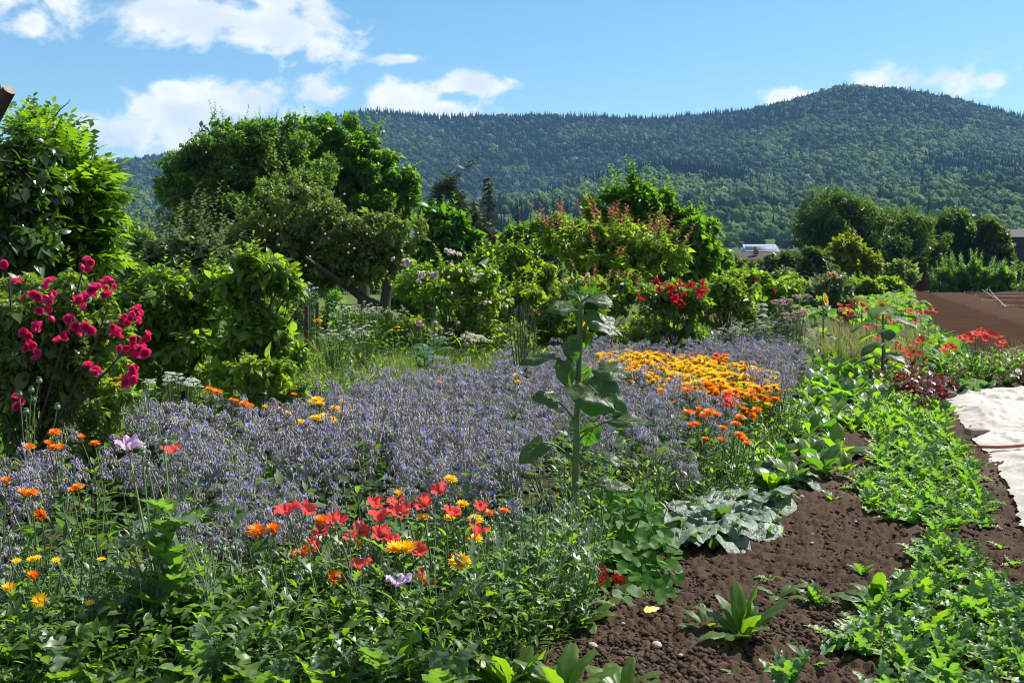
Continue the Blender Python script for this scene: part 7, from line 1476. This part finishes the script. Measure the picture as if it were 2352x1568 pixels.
# meadow grasses
grass_stuff('meadow_grass', 'tall green grass and herbs between the borage and the orchard', [(-4.6, 10.0), (-2.6, 9.2), (-1.3, 9.9), (-.1, 12.8), (1.0, 14.9), (2.2, 16.9), (4.2, 17.2), (4.9, 20.5), (-5.5, 20.5)], 60000, .52, [('grass', .55), ('leaf', .30), ('dry', .15)], thin=.008, lean=.7)
grass_stuff('orchard_grass', 'paler mown grass under the orchard trees', [(-11, 18), (2.5, 20), (9, 44), (-24, 44)], 30000, .30, [('grass', .8), ('dry', .2)], thin=.02, lean=.9)
grass_stuff('rose_grass', 'grass and weeds under the left shrubs', [(-3.6, 5.0), (-3.0, 6.2), (-3.1, 7.9), (-2.6, 9.0), (-5.2, 11.0), (-5.4, 7)], 9000, .40, [('grass', .5), ('leafb', .5)], thin=.02, lean=.8)
HERB = [leafy(rng.uniform(.35, .6), 7, .2, 8, .10, m_) for m_ in ('leafb', 'leaf', 'limeshrub', 'leafb')]
for p in scatter([(-3.4, 9.6), (-1.3, 9.9), (-.1, 12.8), (1.0, 14.9), (2.2, 16.9), (4.4, 17.4), (4.6, 19), (-4.5, 17)], 210, .34):
    lft = p[0] < .3; spawn(HERB[rng.integers(4)][0], 'meadow_herb', 'leafy green herb in the wild strip ' + ('left' if lft else 'right') + ' of the fennel stalks', 'plant', (p[0], p[1], -.04), rz(), rng.uniform(.8, 1.5), 'herbs ' + ('left' if lft else 'right') + ' of the fennel stalks')
# strings and loose tapes in the tilled field
M['string'] = plain('white_string', (.55, .53, .48), (.68, .66, .6), .8, 5)
for i, (y0, x0, x1) in enumerate([(671, 2215, 2420), (678, 2240, 2440), (688, 2255, 2460), (700, 2300, 2480), (664, 2200, 2400)]):
    a, b = gnd(x0, y0, .12), gnd(x1, y0 + 2, .12); mb = MB(); mb.add(*tube(curve(a, (a + b) / 2 - [0, 0, .05], b, 10), .006, 4))
    for q in (a, b): mb.add(*tube([q - [0, 0, .2], q + [0, 0, .06]], .02, 5))
    tag(obj('guide_string', mb.mesh('guide_string', M['string'])), ['second nearest', 'third nearest', 'fourth', 'nearest', 'farthest'][[4 - 3, 2, 1, 3, 4][i]] + ' white guide string stretched across the tilled field' if False else ['guide string nearest but two on the tilled field', 'guide string in the middle of the tilled field', 'guide string second nearest on the tilled field', 'guide string nearest the viewer on the tilled field', 'farthest guide string on the tilled field'][i], 'string', 'strings on the field')
for i, c in enumerate([[(2245, 655), (2262, 672), (2274, 690), (2290, 688)], [(2268, 660), (2278, 676), (2296, 698), (2310, 707)], [(2225, 640), (2228, 650), (2235, 656)]]):
    P = np.array([gnd(*(q[0], max(q[1], 664)), .1) * [1, 1, 0] + [0, 0, .15 + .2 * (k == 0)] for k, q in enumerate(c)]); mb = MB(); mb.add(*tube(curve(P[0], P[1], P[-1], 9), .013, 4)); tag(obj('loose_tape', mb.mesh('loose_tape', M['string'])), ['long slack white tape curling over the field', 'shorter slack tape right of the long one', 'white tape end by the willow hedge'][i], 'tape')
# dark post in the meadow
stake(703, 702, 880, 11, 'dark stump-like post at the meadow edge beside the tall umbels', mat='bark'); stake(728, 695, 872, 7, 'thin dark post right of the stump-like one', mat='bark')

# ---------------------------------------------------------------- labels that single each plant out
MARKS = [('the tall sunflower', gx(1318, 5.75)), ('the lilac foreground poppy', gx(915, 4.15)), ('the tall lobed poppy', gx(372, 4.15)), ('the yellow marigold clump', gx(745, 7.3)), ('the lone crimson poppy', gx(1668, 8.1)),
         ('the cream yarrow', gnd(1095, 868)), ('the widest mustard', gnd(1700, 1215)), ('the nasturtium mound', gx(1450, 5.15)), ('the far fleece brick', gnd(2176, 921)), ('the near fleece brick', gnd(2243, 1008)), ('the stout sunflower', gnd(2030, 878)),
         ('the tall wooden stake', gnd(1722, 838)), ('the tied scarlet clump', gnd(2250, 868)), ('the bushy lone weed', gnd(1705, 1472)), ('the strap-leaved plant', gnd(2015, 1392)), ('the pink rose bush', gx(70, 6.9)), ('the white phlox', gnd(385, 1090)),
         ('the fennel stalks', gx(1205, 11.8)), ('the burdock', gx(985, 12.4)), ('the spreading orange clump', gx(1610, 7.6)), ('the red poppy group', gx(820, 4.55)), ('the dog rose', gx(410, 9.6)), ('the apricot roses', gx(1910, 32)), ('the tall umbels', gnd(712, 860)), ('the field path', gnd(2112, 668))]
_O = ['', 'first', 'second', 'third', 'fourth', 'fifth', 'sixth', 'seventh', 'eighth', 'ninth', 'tenth', 'eleventh', 'twelfth', 'thirteenth', 'fourteenth', 'fifteenth', 'sixteenth', 'seventeenth', 'eighteenth', 'nineteenth']
_T = {2: ('twentieth', 'twenty-'), 3: ('thirtieth', 'thirty-'), 4: ('fortieth', 'forty-'), 5: ('fiftieth', 'fifty-'), 6: ('sixtieth', 'sixty-'), 7: ('seventieth', 'seventy-'), 8: ('eightieth', 'eighty-'), 9: ('ninetieth', 'ninety-')}
ORD = ['nearest'] + [_O[i] if i < 20 else (_T[i // 10][0] if i % 10 == 0 else _T[i // 10][1] + _O[i % 10]) for i in range(2, 100)]
def single_out():
    from collections import defaultdict
    cnt = defaultdict(list)
    for o in COL.objects:
        if o.parent is None and 'category' in o.keys() and 'group' in o.keys(): cnt[(o['label'], o['category'])].append(o)
    short = {'borage_plant': 'borage plant', 'squash_plant': 'big-leaved squash plant', 'leaf_vegetable': 'spinach-like plant', 'poppy_seedling': 'bright lobed-leaved seedling', 'leafy_plant': 'leafy plant', 'meadow_herb': 'green meadow herb', 'marigold_plant': 'marigold plant', 'grass_tuft': 'thin grass tuft',
             'amaranth_plant': 'dark red amaranth', 'potato_plant': 'dark potato plant', 'cabbage_plant': 'grey-green cabbage', 'scarlet_poppy': 'scarlet poppy in dry grass', 'budding_poppy': 'budding poppy on thin stems'}
    pools = defaultdict(list)
    for (lb, cat), os_ in cnt.items():
        if len(os_) < 2: continue
        for o in os_:
            nm = o.name.split('.')[0]; look = short.get(nm, nm.replace('_', ' '))
            if nm == 'leafy_plant': look = 'light green small-leaved weed' if lb.startswith('light') else ('grey-green feathery poppy foliage' if lb.startswith('grey') else ('dark lance-leaved foliage' if lb.startswith('dark') else 'green leafy plant'))
            if nm == 'marigold_plant': look = lb.split(' ')[0] + ' marigold plant'
            if nm == 'leaf_vegetable' and lb.startswith('low'): look = 'low green plant'
            p = np.array(o.location)[:2]; best = min(MARKS, key=lambda m: np.hypot(*(p - m[1][:2]))); dx, dy = p - best[1][:2]
            rel = ('right of ' if dx > 0 else 'left of ') if abs(dx) > abs(dy) * .8 else ('behind ' if dy > 0 else 'in front of '); pools[(look, rel + best[0])].append((math.hypot(dx, dy), o))
    for (look, where), lst in pools.items():
        lst.sort(key=lambda q: q[0])
        for i, (_, o) in enumerate(lst):
            if len(lst) == 1: o['label'] = f'{look} standing {where}'
            elif i < len(ORD): o['label'] = f'{look}, {ORD[i]} one {where}'
            else: o['label'] = f'{look} farther {where}, past the twentieth'
single_out()
